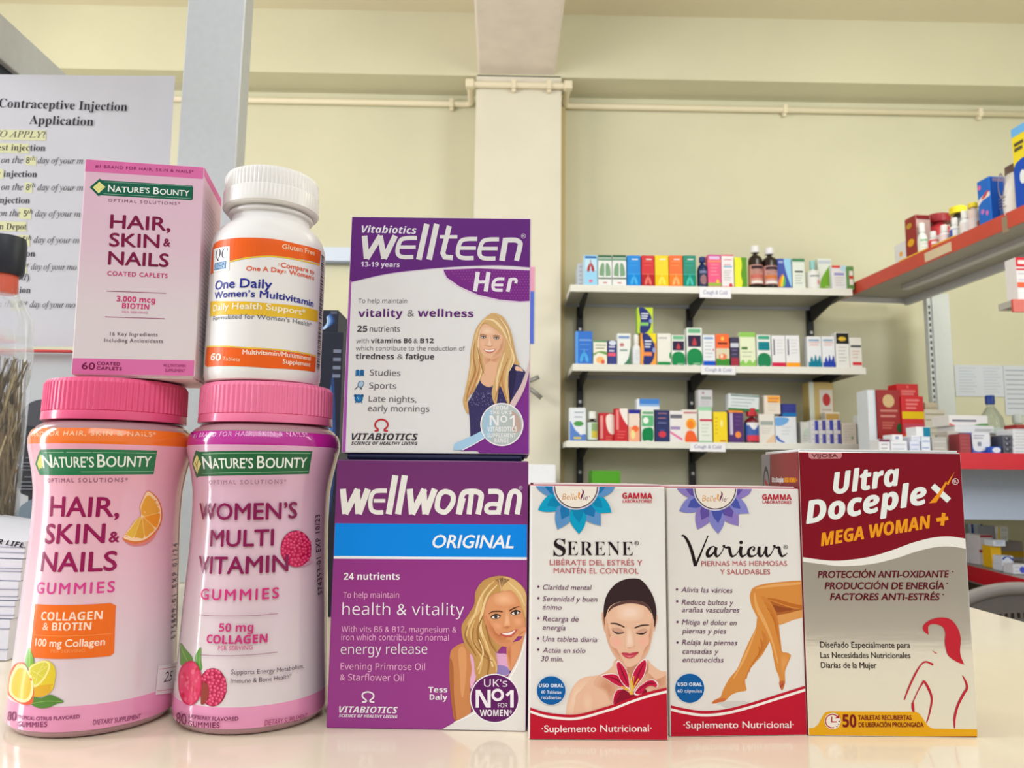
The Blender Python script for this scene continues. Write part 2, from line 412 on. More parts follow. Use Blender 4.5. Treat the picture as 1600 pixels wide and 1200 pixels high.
a.text('WHEN TO APPLY?', (-62, 213), (71, 216), 10, (60, 58, 60), 'si')
def row(t, x1, y, sty, L): a.text(t, (x1-L, y), (x1, y+1.2), 9.6, INK if sty == 's' else (52, 52, 60), sty)
row('Longest injection', 71, 235, 's', 106); row('Monthly injection', 58, 276, 's', 108)
row('Depo injection', 47, 317, 's', 86); row('Medroxin Depot', 42, 358, 's', 88); row('Cycle injection', 55, 400, 's', 85); row('Norin injection', 48, 457, 's', 86)
for y, d, sup, x in ((255, '8', 'th', 130), (297, '8', 'th', 130), (338, '5', 'th', 126), (379, '5', 'th', 124), (421, '1', 'st', 120), (480, '1', 'st', 118)):
    c_ = (52, 52, 60); a.text('on the', (x-128, y), (x-94, y+.3), 9.6, c_, 'si'); a.text(d, (x-89, y+.4), (x-83.5, y+.5), 9.6, c_, 'si'); a.text(sup, (x-82.5, y-4), (x-74, y-4), 6, c_, 'si'); a.text('day of your m' + ('o' if d == '1' else ''), (x-71, y+.5), (x, y+1.2), 9.6, c_, 'si')
row('(not accepted)', 46, 437, 'si', 82)
a.finish()
tag(boxobj('striped_pen', (onY(-20, 548, .79).x, .788, lowz-.0012), (onY(112, 548, .79).x, .7965, lowz+.0012), mat((200, 60, 60), .4), None, .0008), 'thin red pen lying along the edge of the grey lower panel under the notice', 'pen')
bpy.data.objects['striped_pen'].location.y += 0.0

# ================================================================== clutter at the left end of the counter
# clear bottle filled with dried herb sticks
by = .6; bxc = onY(-14, 640, by).x; BR = (onY(46, 660, by).x-bxc)*.8
CLEAR = mat((236, 240, 244), .04, trans=.9, alpha=.45, ior=1.2)
hb = thing('herb_bottle', 'clear plastic bottle with black cap and orange collar full of dried herb sticks', 'bottle', (bxc, by, 1.0))
zt = lambda y: onY(0, y, by).z-1.0
zs = [zt(y) for y in (548, 500, 470, 455, 425, 372)]
lathe('bottle_wall', [(BR*.9, .0), (BR, .006), (BR, zs[0]-.01), (BR*1.02, zs[0]), (BR*.98, zs[0]+.006), (BR*.93, zs[1]), (BR*.62, zs[2]), (BR*.44, zs[3]), (BR*.4, zs[4])], CLEAR, hb, 48)
lathe('collar', [(BR*.36, zs[3]-.002), (BR*.41, zs[3]), (BR*.41, zs[4]), (BR*.36, zs[4]+.001)], mat((232, 92, 58), .4), hb, 40)
lathe('cap', [(BR*.5, zs[4]-.003), (BR*.56, zs[4]), (BR*.57, zs[5]-.006), (BR*.53, zs[5]), (BR*.3, zs[5]+.001)], mat((34, 38, 48), .45), hb, 64, 1, .0006, (zs[4]+.003, zs[5]-.008))
bm = bmesh.new(); random.seed(4)
for i in range(230):
    a0, a1 = random.uniform(0, 6.28), random.uniform(0, 6.28); r0, r1 = BR*.9*random.random()**.4, BR*.9*random.random()**.4; z0 = random.uniform(.004, zs[0]-.08); z1 = min(zs[0]-.006, z0+random.uniform(.05, .12))
    P0, P1 = Vector((r0*math.cos(a0), r0*math.sin(a0), z0)), Vector((r1*math.cos(a1), r1*math.sin(a1), z1)); mid = (P0+P1)/2*1.0
    tube_bm(bm, [P0, mid, P1], [random.uniform(.0005, .0013), .0011, .0005], 5, random.choice((0, 0, 1, 2)))
o = bmobj('dried_herb_sticks', bm, [mat((136, 118, 88), .8), mat((190, 172, 134), .8), mat((84, 74, 62), .8)], hb); tag(o, kind='stuff')
# black hanging bag / device pouch behind
PB = mat((26, 27, 34), .5, noise=.1, nscale=40)
def prism(bm, P, y0, y1, mi=0):
    """P: outline in x,z, extruded from y0 to y1"""
    A = [bm.verts.new((x, y0, z)) for x, z in P]; B = [bm.verts.new((x, y1, z)) for x, z in P]; n = len(P)
    fs = [bm.faces.new(A), bm.faces.new(B[::-1])]+[bm.faces.new((A[i], B[i], B[(i+1) % n], A[(i+1) % n])) for i in range(n)]
    bmesh.ops.recalc_face_normals(bm, faces=fs)
    for f in fs: f.material_index = mi
def pxprism(name, pts, y, th, m, parent=None, sm=True):
    Q = [onY(px, py, y) for px, py in (catmull(pts) if sm else pts)]; bm = bmesh.new(); prism(bm, [(q.x, max(q.z, 1.0006)) for q in Q], y, y+th); return bmobj(name, bm, m, parent)
pouch = thing('black_pouch', 'black pouch with small grey lettering rows behind the herb bottle', 'pouch', (0, 0, 0))
pxprism('pouch_body', [(28, 668), (30, 650), (60, 640), (110, 645), (118, 700), (115, 760), (80, 776), (40, 774), (28, 755)], .70, .02, PB, pouch)
pxprism('pouch_flap', [(39, 664), (39, 636), (66, 624), (100, 634), (108, 664)], .694, .004, mat((66, 66, 74), .5), pouch)
bm = bmesh.new()
for i, (x0, x1, y) in enumerate([(40, 60, 714), (29, 62, 722), (30, 58, 727), (32, 60, 733), (38, 60, 744), (30, 62, 752), (31, 60, 758), (30, 58, 763)]):
    A0, B0 = onY(x0, y, .6985), onY(x1, y+2.5, .6985); add_box(bm, (A0.x, .6985, B0.z), (B0.x, .7005, A0.z))
bmobj('grey_lettering', bm, mat((104, 104, 112), .6), pouch)
pxprism('pouch_foot', [(44, 774), (112, 770), (112, 1000), (112, 1052), (44, 1052), (40, 1000)], .705, .012, PB, pouch, False)
tag(pxprism('blue_grey_tray', [(14, 832), (20, 808), (36, 788), (60, 778), (110, 776), (112, 830), (110, 1072), (14, 1072)], .655, .05, mat((132, 150, 164), .4, noise=.04), None), 'smooth blue grey plastic tray edge behind the stack of leaflets', 'tray')
# leaflets: a fanned pile of folded papers
random.seed(8)
PAPER = mat((222, 224, 236), .6, noise=.02)
prev = lambda x: 1.0005
LX0 = onY(36, 850, .47).x-.21
for i, (yz, curl, xe, nm, lb) in enumerate([(966, .0, 24, 'paper_bundle', 'bundle of plain paper sheets lying flat at the bottom of the leaflet pile'),
        (938, .006, 30, 'folded_leaflet', 'lower folded white leaflet with lavender shade on the paper bundle'), (908, .014, 34, 'folded_leaflet', 'middle folded white leaflet in the pile beside the orange banded gummy bottle'),
        (874, .022, 38, 'folded_leaflet', 'upper folded white leaflet under the printed newsletter'), (846, .03, 41, 'newsletter', 'white newsletter with black bold italic heading on top of the leaflet pile')]):
    X1 = onY(xe, yz, .475).x; zt_ = onY(xe, yz, .475).z; cf = lambda x, z=zt_, c=curl, X=X1: z+c*min(1, max(0, (X-x)/.2))**1.6
    n = 16; xs = [LX0+(X1-LX0)*k/n for k in range(n+1)]
    bm = bmesh.new(); prism(bm, [(x, cf(x)) for x in xs]+[(x, prev(x)+.0006 if i else 1.0005) for x in xs[::-1]], .470+.001*i, .6)
    t = thing(nm, lb, 'paper' if i == 0 else 'leaflet', (0, 0, 0)); bmobj('pages', bm, PAPER, t)
    # page edges
    bm = bmesh.new(); nn = 3
    for k in range(1, nn):
        w = k/nn+random.uniform(-.12, .12); P = [(x, cf(x)*w+(prev(x) if i else 1.0005)*(1-w)) for x in xs]
        prism(bm, [(x, z+.0002) for x, z in P]+[(x, z-.0002) for x, z in P[::-1]], .4696+.001*i, .471+.001*i)
    bmobj('page_edges', bm, mat((150, 152, 176), .6), t)
    prev = cf
    if i == 4:
        Mx = Matrix.Translation((X1-.21, .4694+.001*i, zt_-.008)); ar = Art(BoxFace(Mx, .21, .13, .05), t); ar.part('heading'); ar.root = None
        ar.text('BETTER LIFE', (-46, 843), (38, 856), 8, (25, 25, 32), 'bi')
        h = ar.finish()['heading']; h.matrix_world = Mx; h.parent = t
# dark blue cartons behind the white tablet bottle
NAVY = mat((24, 30, 48), .4, noise=.05); random.seed(2)
def darkbox(name, lab, x0, x1, yt, Y, D, zb, sw):
    a0, b0 = onY(x0, 560, Y), onY(x1, 560, Y); zt_ = onY(x1, yt, Y).z
    M = Matrix.Translation((a0.x, Y, zb)); t = thing(name, lab, 'box', M, 'dark blue cartons behind the tablet bottle'); W, H = b0.x-a0.x, zt_-zb
    boxobj('carton', (0, 0, 0), (W, D, H), NAVY, t, .0006)
    ar = Art(BoxFace(M, W, D, H), t); ar.norm = True; ar.part('glow_print')
    for k, c in enumerate(((44, 70, 120), (74, 112, 172), (130, 172, 220), (196, 220, 244))):
        s_ = 1-.24*k; ar.blob([(sw-.22*s_, .1+.03*k), (sw+.02*s_, .2), (sw+.22*s_, .5), (sw+.12*s_, .85-.05*k), (sw+.05*s_, .7), (sw+.08*s_, .45)], c)
    ar.part('small_print')
    for k in range(4): ar.line([(sw+.1, .93-.03*k), (.97, .93-.03*k)], .012, (120, 130, 150))
    ar.finish(); return zt_
zB = darkbox('dark_blue_carton', 'tall dark blue carton with a pale blue swirl behind the white tablet bottle', 455, 535, 519, .62, .06, 1.0, .72)
darkbox('dark_blue_carton', 'small dark blue carton on top of the tall swirl carton behind the tablet bottle', 462, 526, 484.5, .625, .05, zB, .7)
darkbox('dark_blue_carton', 'plain dark blue carton half hidden behind the purple edged teen box', 500, 549, 549, .69, .06, 1.0, .2)
# pale shelf seen between the tablet bottle and the teen box
s0, s1 = onY(390, 384, 3.85), onY(700, 386, 3.85); sz = onY(530, 411, 3.85).z
wsh = thing('wall_rail', 'pale blue white rail along the wall behind the white tablet bottle', 'rail', (0, 0, 0))
boxobj('board', (s0.x, 3.85, sz+.012), (s1.x, WY, s0.z), mat((206, 218, 240), .45), wsh, .002)
boxobj('under_strip', (s0.x, 3.852, sz), (s1.x, 3.88, sz+.012), mat((120, 128, 140), .5), wsh)
# things on the pillar
CYf = CY-.004
po = thing('pillar_poster', 'narrow pink and blue poster on the pillar beside the teen box', 'poster', (0, 0, 0))
q = lambda x, y: onY(x, y, CYf)
boxobj('pink_top', (q(800, 417).x, CYf, q(834, 455).z), (q(835, 417).x, CYf+.004, q(834, 417).z), mat((226, 150, 186), .5), po)
boxobj('blue_field', (q(800, 455).x, CYf, q(834, 537).z), (q(834.5, 455).x, CYf+.004, q(834, 455).z), mat((70, 104, 214), .5), po)
bm = bmesh.new()
for k in range(9): add_box(bm, (q(829, 0).x, CYf-.001, q(830, 465+8*k).z), (q(832, 0).x, CYf, q(830, 468+8*k).z))
bmobj('white_marks', bm, mat((190, 204, 240), .5), po)
br = thing('wall_bracket', 'grey two armed metal bracket fixed to the pillar beside the teen box', 'bracket', (0, 0, 0)); GM = mat((150, 150, 146), .4, metal=.5)
for P in ([(812, 600), (828, 595), (842, 589)], [(812, 604), (830, 609), (846, 622)]):
    bm = bmesh.new(); tube_bm(bm, [onY(x, y, 3.62-.0*i) for i, (x, y) in enumerate(P)], .011, 10); bmobj('arm', bm, GM, br)
boxobj('plate', (q(795, 0).x, CY-.075, q(800, 625).z), (q(815, 0).x, CY, q(800, 580).z), GM, br, .004)
cb = onY(875, 690, 3.86)
tag(boxobj('trunking_and_shadow', (onY(875, 700, 3.87).x, 3.86, 1.0), (onY(882, 700, 3.87).x, WY, onY(880, 150, 3.87).z), mat((196, 178, 130), .6), None, .002), 'narrow cream trunking beside the pillar, the wall corner shadow included in its strip', 'trunking')  # tan strip paints the wall corner shadow together with the trunking
# ================================================================== the products at the front
def carton(name, label, x, y, z, yaw, W, D, H, face, sides, top, lean=0, side=0, cat='box', bev=.0006, group=None):
    M = pose(x, y, z, yaw, lean, side); t = thing(name, label, cat, M, group)
    bm = bmesh.new(); add_box(bm, (0, 0, 0), (W, D, H), bev)
    for f in bm.faces:
        n = f.normal; bm.normal_update()
    bm.normal_update()
    for f in bm.faces: f.material_index = 0 if f.normal.y < -.7 else (2 if abs(f.normal.z) > .7 else 1)
    bmobj('carton', bm, [face, sides, top], t); return t, M
def card(rgb, r=.48): return mat(rgb, r, noise=.012, nscale=90, spec=.25)
# ---------------- pink caplet carton
PK = dict(rough=.4)
nbg = grad([(0, (226, 216, 218)), (.3, (226, 214, 218)), (.62, (226, 194, 211)), (1, (228, 186, 208))], .1032)
W, D, H = .05335, .044, .10317
nb, M = carton('caplet_carton', 'pale pink carton of hair skin and nails caplets standing on the orange banded gummy bottle', -.19697, .34217, 1.1572, .174, W, D, H, nbg, nbg, card((236, 226, 232)), 0, -.0158)
boxobj('bottom_flap', (.002, .002, -.0008), (W-.001, D-.002, 0), card((240, 232, 236)), nb)
a = Art(BoxFace(M, W, D, H), nb).crop(100, 240, 3.3333)
a.part('top_band'); a.poly([(100, 20), (740, 60), (728, 132), (100, 92)], (224, 112, 172)); a.part('foot_band'); a.poly([(43, 1065), (690, 1078), (690, 1170), (25, 1160)], (224, 116, 174))
def nb_logo(a, plate, dia, mid, L1, L2, leafs, texts, gc=(14, 96, 74), sc=1):
    a.part('logo'); a.poly(plate, gc)
    if dia: a.poly(dia, (238, 232, 150)); [a.line(l, 1.6*sc, (110, 120, 30), True) for l in leafs]
    a.line(L1, 5*sc, (150, 196, 170)); a.line(L2, 5*sc, (150, 196, 170))
    for t in texts: a.text(*t)
LC = (240, 244, 238)
a.crop(130, 270, 8.8889)
nb_logo(a, [(90, 200), (230, 80), (262, 102), (1510, 180), (1530, 200), (1520, 370), (1500, 382), (245, 312), (212, 326)], [(225, 125), (310, 197), (214, 287), (133, 202)], None, [(290, 126), (1500, 190)], [(280, 290), (1498, 357)],
    [[(214, 280), (218, 200), (240, 150)], [(215, 240), (180, 215), (165, 180)], [(218, 235), (250, 220), (285, 205)], [(218, 205), (200, 185), (205, 160)]],
    [('N', (345, 259), (432, 265), 92, LC, 'g'), ('ATURE', (445, 268), (838, 283), 76, LC, 'g'), ('’S', (850, 283), (918, 287), 76, LC, 'g'), ('B', (975, 294), (1050, 298), 92, LC, 'g'), ('OUNTY', (1064, 300), (1472, 325), 76, LC, 'g')])
a.part('small_print'); a.text('OPTIMAL SOLUTIONS*', (348, 400), (1345, 449), 40, (140, 92, 124), 'm', 0, 1.35)
a.crop(100, 240, 3.3333)
a.text('#1 BRAND FOR HAIR, SKIN & NAILS*', (163, 73), (675, 103), 15, (136, 36, 96), 'm', 0, 1.15)
a.part('title_lettering'); MG = (126, 12, 66)
a.text('HAIR,', (241, 387), (552, 402), 68, MG, 'g'); a.text('SKIN', (237, 482), (495, 491), 67, MG, 'g'); a.text('&', (518, 482), (552, 484), 40, MG, 'G'); a.text('NAILS', (231, 577), (543, 590), 67, MG, 'g')
a.part('small_print')
a.text('COATED CAPLETS', (226, 634), (539, 648), 22, (205, 56, 122), 'g', 0, 1.15); a.line([(222, 716), (532, 727)], 2.6, (160, 70, 110)); a.line([(213, 850), (525, 860)], 2.6, (160, 70, 110))
a.text('3,000 mcg', (273, 769), (475, 778), 28, (212, 44, 116), 'b'); a.text('BIOTIN', (302, 805), (443, 812), 27, (212, 44, 116), 'b'); a.text('PER SERVING', (303, 830), (437, 834), 11, (218, 140, 176), 'm')
a.text('16 Key Ingredients', (240, 948), (488, 952), 19, (92, 76, 86), 'r', 0, 1.1); a.text('Including Antioxidants', (210, 981), (516, 986), 19, (92, 76, 86), 'r', 0, 1.1)
a.text('60', (92, 1122), (160, 1126), 36, (112, 20, 66), 'm'); a.text('COATED', (172, 1100), (292, 1104), 16, (112, 20, 66), 'g', 0, 1.1); a.text('CAPLETS', (170, 1125), (301, 1129), 16, (112, 20, 66), 'g', 0, 1.1)
a.text('MULTIVITAMIN', (519, 1111), (633, 1113), 15, (150, 44, 100), 'r'); a.text('SUPPLEMENT', (527, 1136), (631, 1138), 15, (150, 44, 100), 'r')
a.finish()
a = Art(BoxFace(M, W, D, H, 'R'), nb); a.norm = True; a.part('side_print')
a.poly([(0, .955), (1, .955), (1, 1), (0, 1)], (224, 112, 172)); random.seed(1)
for k in range(34): a.line([(.12, .86-.022*k), (.12+random.uniform(.5, .78), .86-.022*k)], .005, (204, 166, 190))
a.finish()
# ---------------- gummy bottles
PROF = [(.0305, 0), (.0332, .0008), (.0348, .003), (.0351, .006), (.0349, .0105), (.0336, .0375), (.0330, .055), (.0321, .075), (.0317, .09), (.0318, .098), (.0321, .105), (.0331, .112), (.0349, .1205), (.0358, .1245), (.0360, .128), (.0353, .131), (.0336, .134), (.0318, .1352), (.0305, .1362)]
CAPZ = 1.1565-1.0
def gummy(label, x, y, sleeve_mat, band, capc, floorc, ringpx, botpx):
    t = thing('gummy_bottle', label, 'bottle', (x, y, 1.0), 'pink capped gummy bottles')
    lathe('jar', [(r-.0004, z) for r, z in PROF], mat((214, 168, 176), .12, trans=.35, coat=.3), t, 96)
    f = LatheFace((x, y, 1.0), PROF)
    zb = f.px2uv(*ringpx)[1]; zt = f.px2uv(*botpx)[1]
    prof = [p for p in PROF if .004 < p[1] < .133]
    prof = [(f.rad(.0036), .0036)]+prof+[(f.rad(.1325), .1325)]
    zz = sorted({round(z, 5) for _, z in prof} | {round(zb, 5), round(zt, 5)} | {round(zb-.0003, 5)})
    pr = [(f.rad(z)+.0002, z) for z in zz]
    mi = [1 if z < zt-1e-5 else (2 if z > zb-1e-4 else 0) for z in zz[:-1]]
    lathe('label_sleeve', pr, [sleeve_mat, mat((232, 150, 190), .16, coat=.7), mat(band, .16, coat=.7)], t, 128, mi=mi, close=False)
    R = .0316
    c = lathe('screw_cap', [(R-.001, .1405), (R-.0002, .1412), (R-.0004, .154), (R-.0012, .1558), (R-.004, CAPZ), (.02, CAPZ)], mat(capc, .35, noise=.02), t, 320, 1, .0005, (.1411, .1545), False)
    lathe('cap_band', [(.0305, .1368), (R+.0003, .137), (R+.0004, .1375), (R+.0002, .1408), (.03, .1414)], mat(capc, .25, coat=.3), c, 96)
    return t, f
S1 = grad([(0, (226, 214, 220)), (.25, (226, 208, 216)), (.6, (234, 186, 202)), (1, (240, 170, 190))], .125, .16, .7)
S2 = grad([(0, (224, 216, 218)), (.3, (222, 208, 214)), (.62, (222, 190, 206)), (1, (224, 172, 200))], .125, .16, .7)
g1, f1 = gummy('gummy bottle with an orange shoulder band, orange slice and lemons, under the pink carton', -.18904, .3704, S1, (244, 118, 26), (236, 92, 138), None, (170, 694), (150, 1100))
g2, f2 = gummy('gummy bottle with a magenta shoulder band and raspberries, under the white tablet bottle', -.11719, .37579, S2, (186, 34, 148), (244, 126, 166), None, (400, 695), (390, 1104))
def mk(f, t): a = Art(f, t, base=.00026); a.ink = dict(rough=.3, spec=.3, coat=.15); return a
a = mk(f1, g1).crop(0, 580, 2)
a.part('small_print'); a.text('#1 BRAND FOR HAIR, SKIN & NAILS*', (52, 207), (487, 205), 14, (250, 208, 170), 'm', 0, 1.2)
G1 = (44, 122, 80)
a.part('logo'); a.poly([(112, 290), (128, 245), (200, 244), (490, 248), (479, 322), (200, 325), (126, 325)], G1); a.poly([(118, 289), (128, 258), (138, 289), (127, 318)], (220, 220, 120))
a.line([(140, 254), (486, 257)], 1.6, (150, 200, 160)); a.line([(140, 316), (478, 313)], 1.6, (150, 200, 160))
a.text('N', (137, 302), (166, 301), 40, LC, 'g'); a.text('ATURE’S', (168, 301), (294, 300), 32, LC, 'g'); a.text('B', (306, 300), (329, 299), 40, LC, 'g'); a.text('OUNTY', (332, 299), (468, 298), 32, LC, 'g')
a.part('title_lettering'); M1 = (150, 22, 84)
a.text('HAIR,', (158, 452), (370, 454), 60, M1, 'g'); a.text('SKIN', (142, 537), (326, 536), 59, M1, 'g'); a.text('&', (340, 534), (371, 533), 32, M1, 'G'); a.text('NAILS', (129, 624), (363, 621), 59, M1, 'g')
a.text('GUMMIES', (115, 693), (357, 689), 34, (220, 66, 146), 'g', 0, 1.25)
a.part('small_print'); a.text('OPTIMAL SOLUTIONS*', (150, 348), (398, 346), 13, (150, 100, 128), 'm', 0, 1.4)
a.part('claim_box'); a.poly([(112, 727), (345, 724), (362, 732), (361, 745), (356, 880), (345, 889), (95, 893), (98, 870)], (240, 112, 34))
CW_ = (252, 226, 206); a.text('COLLAGEN', (130, 777), (320, 774), 26, CW_, 'b'); a.text('& BIOTIN', (135, 808), (285, 807), 24, CW_, 'b'); a.line([(108, 823), (350, 819)], 1.2, (248, 160, 100)); a.text('100 mg Collagen', (112, 857), (327, 855), 23, CW_, 'g'); a.text('PER SERVING', (160, 879), (266, 877), 10, (248, 150, 90), 'm')
a.part('small_print'); PD = (140, 60, 108)
a.text('80', (26, 1090), (53, 1091), 28, PD, 'm'); a.text('TROPICAL CITRUS FLAVORED', (57, 1084), (250, 1083), 11, PD, 'g'); a.text('GUMMIES', (58, 1109), (149, 1110), 16, PD, 'g', 0, 1.1); a.text('DIETARY SUPPLEMENT', (290, 1104), (437, 1084), 14, PD, 'm')
a.part('expiry_print'); a.text('575899-01 EXP 01/24', (546, 831), (552, 537), 13, (70, 44, 76), 'm', 0, 1.5)
a.part('orange_slice_print').crop(170, 750, 10)
a.blob([(215, 915), (260, 880), (700, 760), (700, 900), (560, 1010), (380, 1030), (270, 980)], (226, 130, 130))
OR = [(600, 170), (700, 225), (780, 330), (822, 470), (820, 620), (770, 760), (680, 870), (560, 960), (420, 1000), (300, 975), (215, 915), (300, 780), (400, 640), (490, 560), (480, 420), (520, 300)]
a.blob(OR, (222, 120, 60)); a.blob([(600, 180), (690, 240), (765, 340), (802, 470), (800, 620), (745, 750), (650, 860), (540, 935), (400, 955), (280, 930), (225, 885), (330, 740), (420, 620), (495, 560), (485, 420), (530, 290)], (252, 214, 170))
for P, c in (([(605, 240), (690, 300), (745, 400), (775, 500), (560, 560), (500, 520), (500, 430), (540, 320)], (236, 166, 60)), ([(775, 520), (770, 640), (720, 740), (540, 575), (560, 565)], (240, 150, 40)), ([(700, 760), (640, 830), (560, 880), (520, 640), (535, 590)], (232, 160, 56)), ([(540, 890), (430, 895), (400, 880), (480, 600), (510, 610)], (226, 164, 50)), ([(385, 885), (300, 865), (270, 850), (360, 720), (450, 600), (470, 610)], (232, 184, 66))): a.blob(P, c)
for P in ([(535, 570), (770, 510)], [(530, 580), (715, 750)], [(515, 590), (550, 885)], [(500, 580), (390, 890)]): a.line(P, 9, (248, 206, 120))
a.part('lemon_print').crop(10, 1000, 10)
a.blob([(380, 110), (440, 300), (430, 380), (370, 430), (310, 360), (330, 220)], (120, 176, 60)); a.line([(385, 130), (375, 400)], 10, (168, 206, 110))
a.blob([(380, 420), (480, 350), (600, 315), (700, 340), (770, 440), (775, 600), (720, 780), (600, 870), (480, 880), (420, 860), (420, 700)], (224, 200, 52)); a.blob([(430, 740), (740, 690), (700, 810), (580, 875), (460, 875)], (222, 172, 48))
a.blob([(370, 440), (470, 360), (590, 320), (680, 350), (690, 440), (620, 590), (520, 700), (440, 730), (400, 600)], (244, 234, 150)); a.blob([(395, 450), (480, 380), (590, 345), (660, 370), (662, 440), (600, 570), (510, 670), (450, 690), (420, 590)], (214, 204, 70))
for P in ([(500, 520), (600, 350)], [(500, 520), (655, 400)], [(500, 520), (590, 580)], [(500, 520), (470, 680)], [(500, 520), (410, 470)]): a.line(P, 7, (236, 228, 140))
a.blob([(380, 970), (430, 890), (560, 900), (690, 850), (800, 890), (905, 960), (800, 990), (680, 1045), (540, 1060), (430, 1020)], (86, 134, 56)); a.line([(400, 990), (640, 950), (880, 960)], 9, (140, 176, 90), True)
a.blob([(40, 800), (60, 860), (140, 930), (250, 1000), (360, 1010), (430, 960), (440, 700), (330, 420), (280, 350), (150, 380), (60, 560)], (232, 96, 60)); a.blob([(60, 780), (120, 890), (230, 960), (340, 960), (415, 880), (440, 720), (400, 560), (310, 395), (200, 370), (90, 560)], (248, 232, 170)); a.blob([(100, 770), (150, 870), (250, 920), (330, 910), (380, 840), (405, 700), (370, 560), (300, 450), (200, 450), (120, 600)], (236, 196, 70))
a.part('price_sticker').crop(0, 580, 2); a.poly([(492, 920), (556, 908), (552, 1000), (483, 1011)], (234, 222, 226)); a.line([(495, 931), (553, 920)], 1.4, (190, 60, 80)); a.line([(487, 999), (551, 988)], 1.4, (190, 60, 80)); a.text('25', (507, 972), (535, 966), 26, (60, 40, 60), 'r', .25)
a.finish()
a = mk(f2, g2).crop(260, 580, 2)
a.part('small_print'); a.text('#1 BRAND FOR HAIR, SKIN & NAILS*', (85, 208), (442, 205), 14, (238, 186, 226), 'm', 0, 1.2)
a.part('logo'); G2 = (40, 104, 64)
a.poly([(82, 290), (94, 247), (104, 252), (455, 250), (444, 321), (104, 329), (96, 334)], G2); a.poly([(86, 290), (97, 260), (110, 290), (98, 322)], (236, 226, 150)); a.line([(97, 318), (98, 290), (103, 272)], 2, (110, 120, 30)); a.line([(97, 300), (92, 285)], 2, (110, 120, 30))
a.line([(114, 259), (449, 257)], 1.6, (150, 196, 160)); a.line([(114, 320), (443, 313)], 1.6, (150, 196, 160))
a.text('N', (118, 305), (144, 304), 38, LC, 'g'); a.text('ATURE’S', (147, 304), (271, 303), 31, LC, 'g'); a.text('B', (284, 303), (306, 303), 38, LC, 'g'); a.text('OUNTY', (310, 303), (434, 301), 31, LC, 'g')
a.part('raspberry_print').crop(265, 1000, 10)
def berry(cx, cy, rx, ry, n, seed, cols, dr, rim=(150, 20, 60)):
    random.seed(seed); a.disc((cx, cy), rx*1.0, rim, ry); a.disc((cx, cy), rx*.96, cols[0], ry*.96); i = 0
    pts = []
    while len(pts) < n and i < 4000:
        i += 1; t = random.random()*2*PI; r = math.sqrt(random.random())*.92; p = (cx+rx*r*math.cos(t), cy+ry*r*math.sin(t))
        if all(math.hypot(p[0]-q[0], p[1]-q[1]) > dr*1.25 for q in pts): pts.append(p)
    for p in pts: a.disc(p, dr*.86, random.choice(cols[1:3]), n=14); a.disc((p[0]+dr*.15, p[1]-dr*.2), dr*.5, cols[3], n=10)
a.blob([(180, 50), (260, 140), (370, 280), (330, 360), (190, 400), (175, 250)], (96, 146, 60)); a.line([(185, 70), (300, 340)], 10, (140, 176, 90)); a.blob([(495, 110), (500, 300), (515, 440), (470, 470), (410, 350), (410, 240)], (92, 150, 58)); a.line([(490, 130), (470, 440)], 9, (140, 180, 90))
berry(680, 735, 215, 300, 60, 5, [(190, 40, 84), (214, 62, 104), (204, 48, 92), (230, 100, 136)], 38); a.blob([(530, 660), (580, 670), (620, 720), (620, 880), (540, 1000), (500, 960)], (150, 60, 50))
a.blob([(340, 320), (440, 370), (510, 540), (510, 780), (450, 940), (350, 1020), (230, 960), (165, 780), (160, 540), (220, 390)], (204, 36, 84)); a.blob([(340, 350), (430, 400), (490, 560), (485, 770), (430, 920), (340, 990), (240, 930), (185, 770), (185, 560), (240, 420)], (222, 60, 104))
random.seed(3)
for k in range(30): a.disc((random.uniform(210, 470), random.uniform(430, 920)), random.uniform(12, 26), random.choice([(206, 24, 62), (214, 40, 84), (232, 96, 130)]), random.uniform(22, 46), 14)
a.part('berry_print').crop(430, 820, 15); a.blob([(300, 940), (600, 980), (800, 900), (870, 850), (760, 840), (500, 880)], (206, 150, 178)); berry(470, 560, 352, 430, 90, 7, [(190, 12, 72), (216, 40, 96), (206, 26, 84), (228, 84, 128)], 52, (150, 10, 60))
a.part('title_lettering').crop(260, 580, 2); M2 = (134, 22, 80)
a.text('WOMEN’S', (109, 462), (404, 458), 50, M2, 'g'); a.text('MULTI', (142, 546), (333, 543), 50, M2, 'g'); a.text('VITAMIN', (105, 629), (377, 623), 52, M2, 'g'); a.text('GUMMIES', (113, 711), (349, 707), 33, (206, 50, 124), 'g', 0, 1.25)
a.part('small_print'); a.text('OPTIMAL SOLUTIONS*', (140, 354), (372, 351), 13, (156, 116, 136), 'm', 0, 1.4)
PC = (200, 52, 122)
a.line([(108, 760), (347, 756)], 1.6, (140, 70, 104)); a.line([(110, 884), (345, 876)], 1.6, (140, 70, 104)); a.text('50 mg', (168, 812), (272, 811), 26, PC, 'b'); a.text('COLLAGEN', (131, 847), (314, 845), 26, PC, 'B'); a.text('PER SERVING', (165, 870), (270, 867), 13, PC, 'r')
a.text('Supports Energy Metabolism,', (204, 945), (424, 926), 14, (84, 70, 80), 'r'); a.text('Immune & Bone Health*', (203, 972), (387, 957), 14, (84, 70, 80), 'r')
P2 = (110, 24, 72); a.text('80', (40, 1097), (71, 1103), 31, P2, 'm'); a.text('RASPBERRY FLAVORED', (76, 1080), (226, 1089), 12, P2, 'g'); a.text('GUMMIES', (76, 1106), (170, 1112), 17, P2, 'g', 0, 1.1); a.text('DIETARY SUPPLEMENT', (305, 1105), (433, 1084), 16, (150, 60, 104), 'm')
a.part('expiry_print'); a.text('574353-01 EXP 10/23', (480, 694), (473, 447), 13, (40, 26, 36), 'g', 0, 1.25)
a.finish()
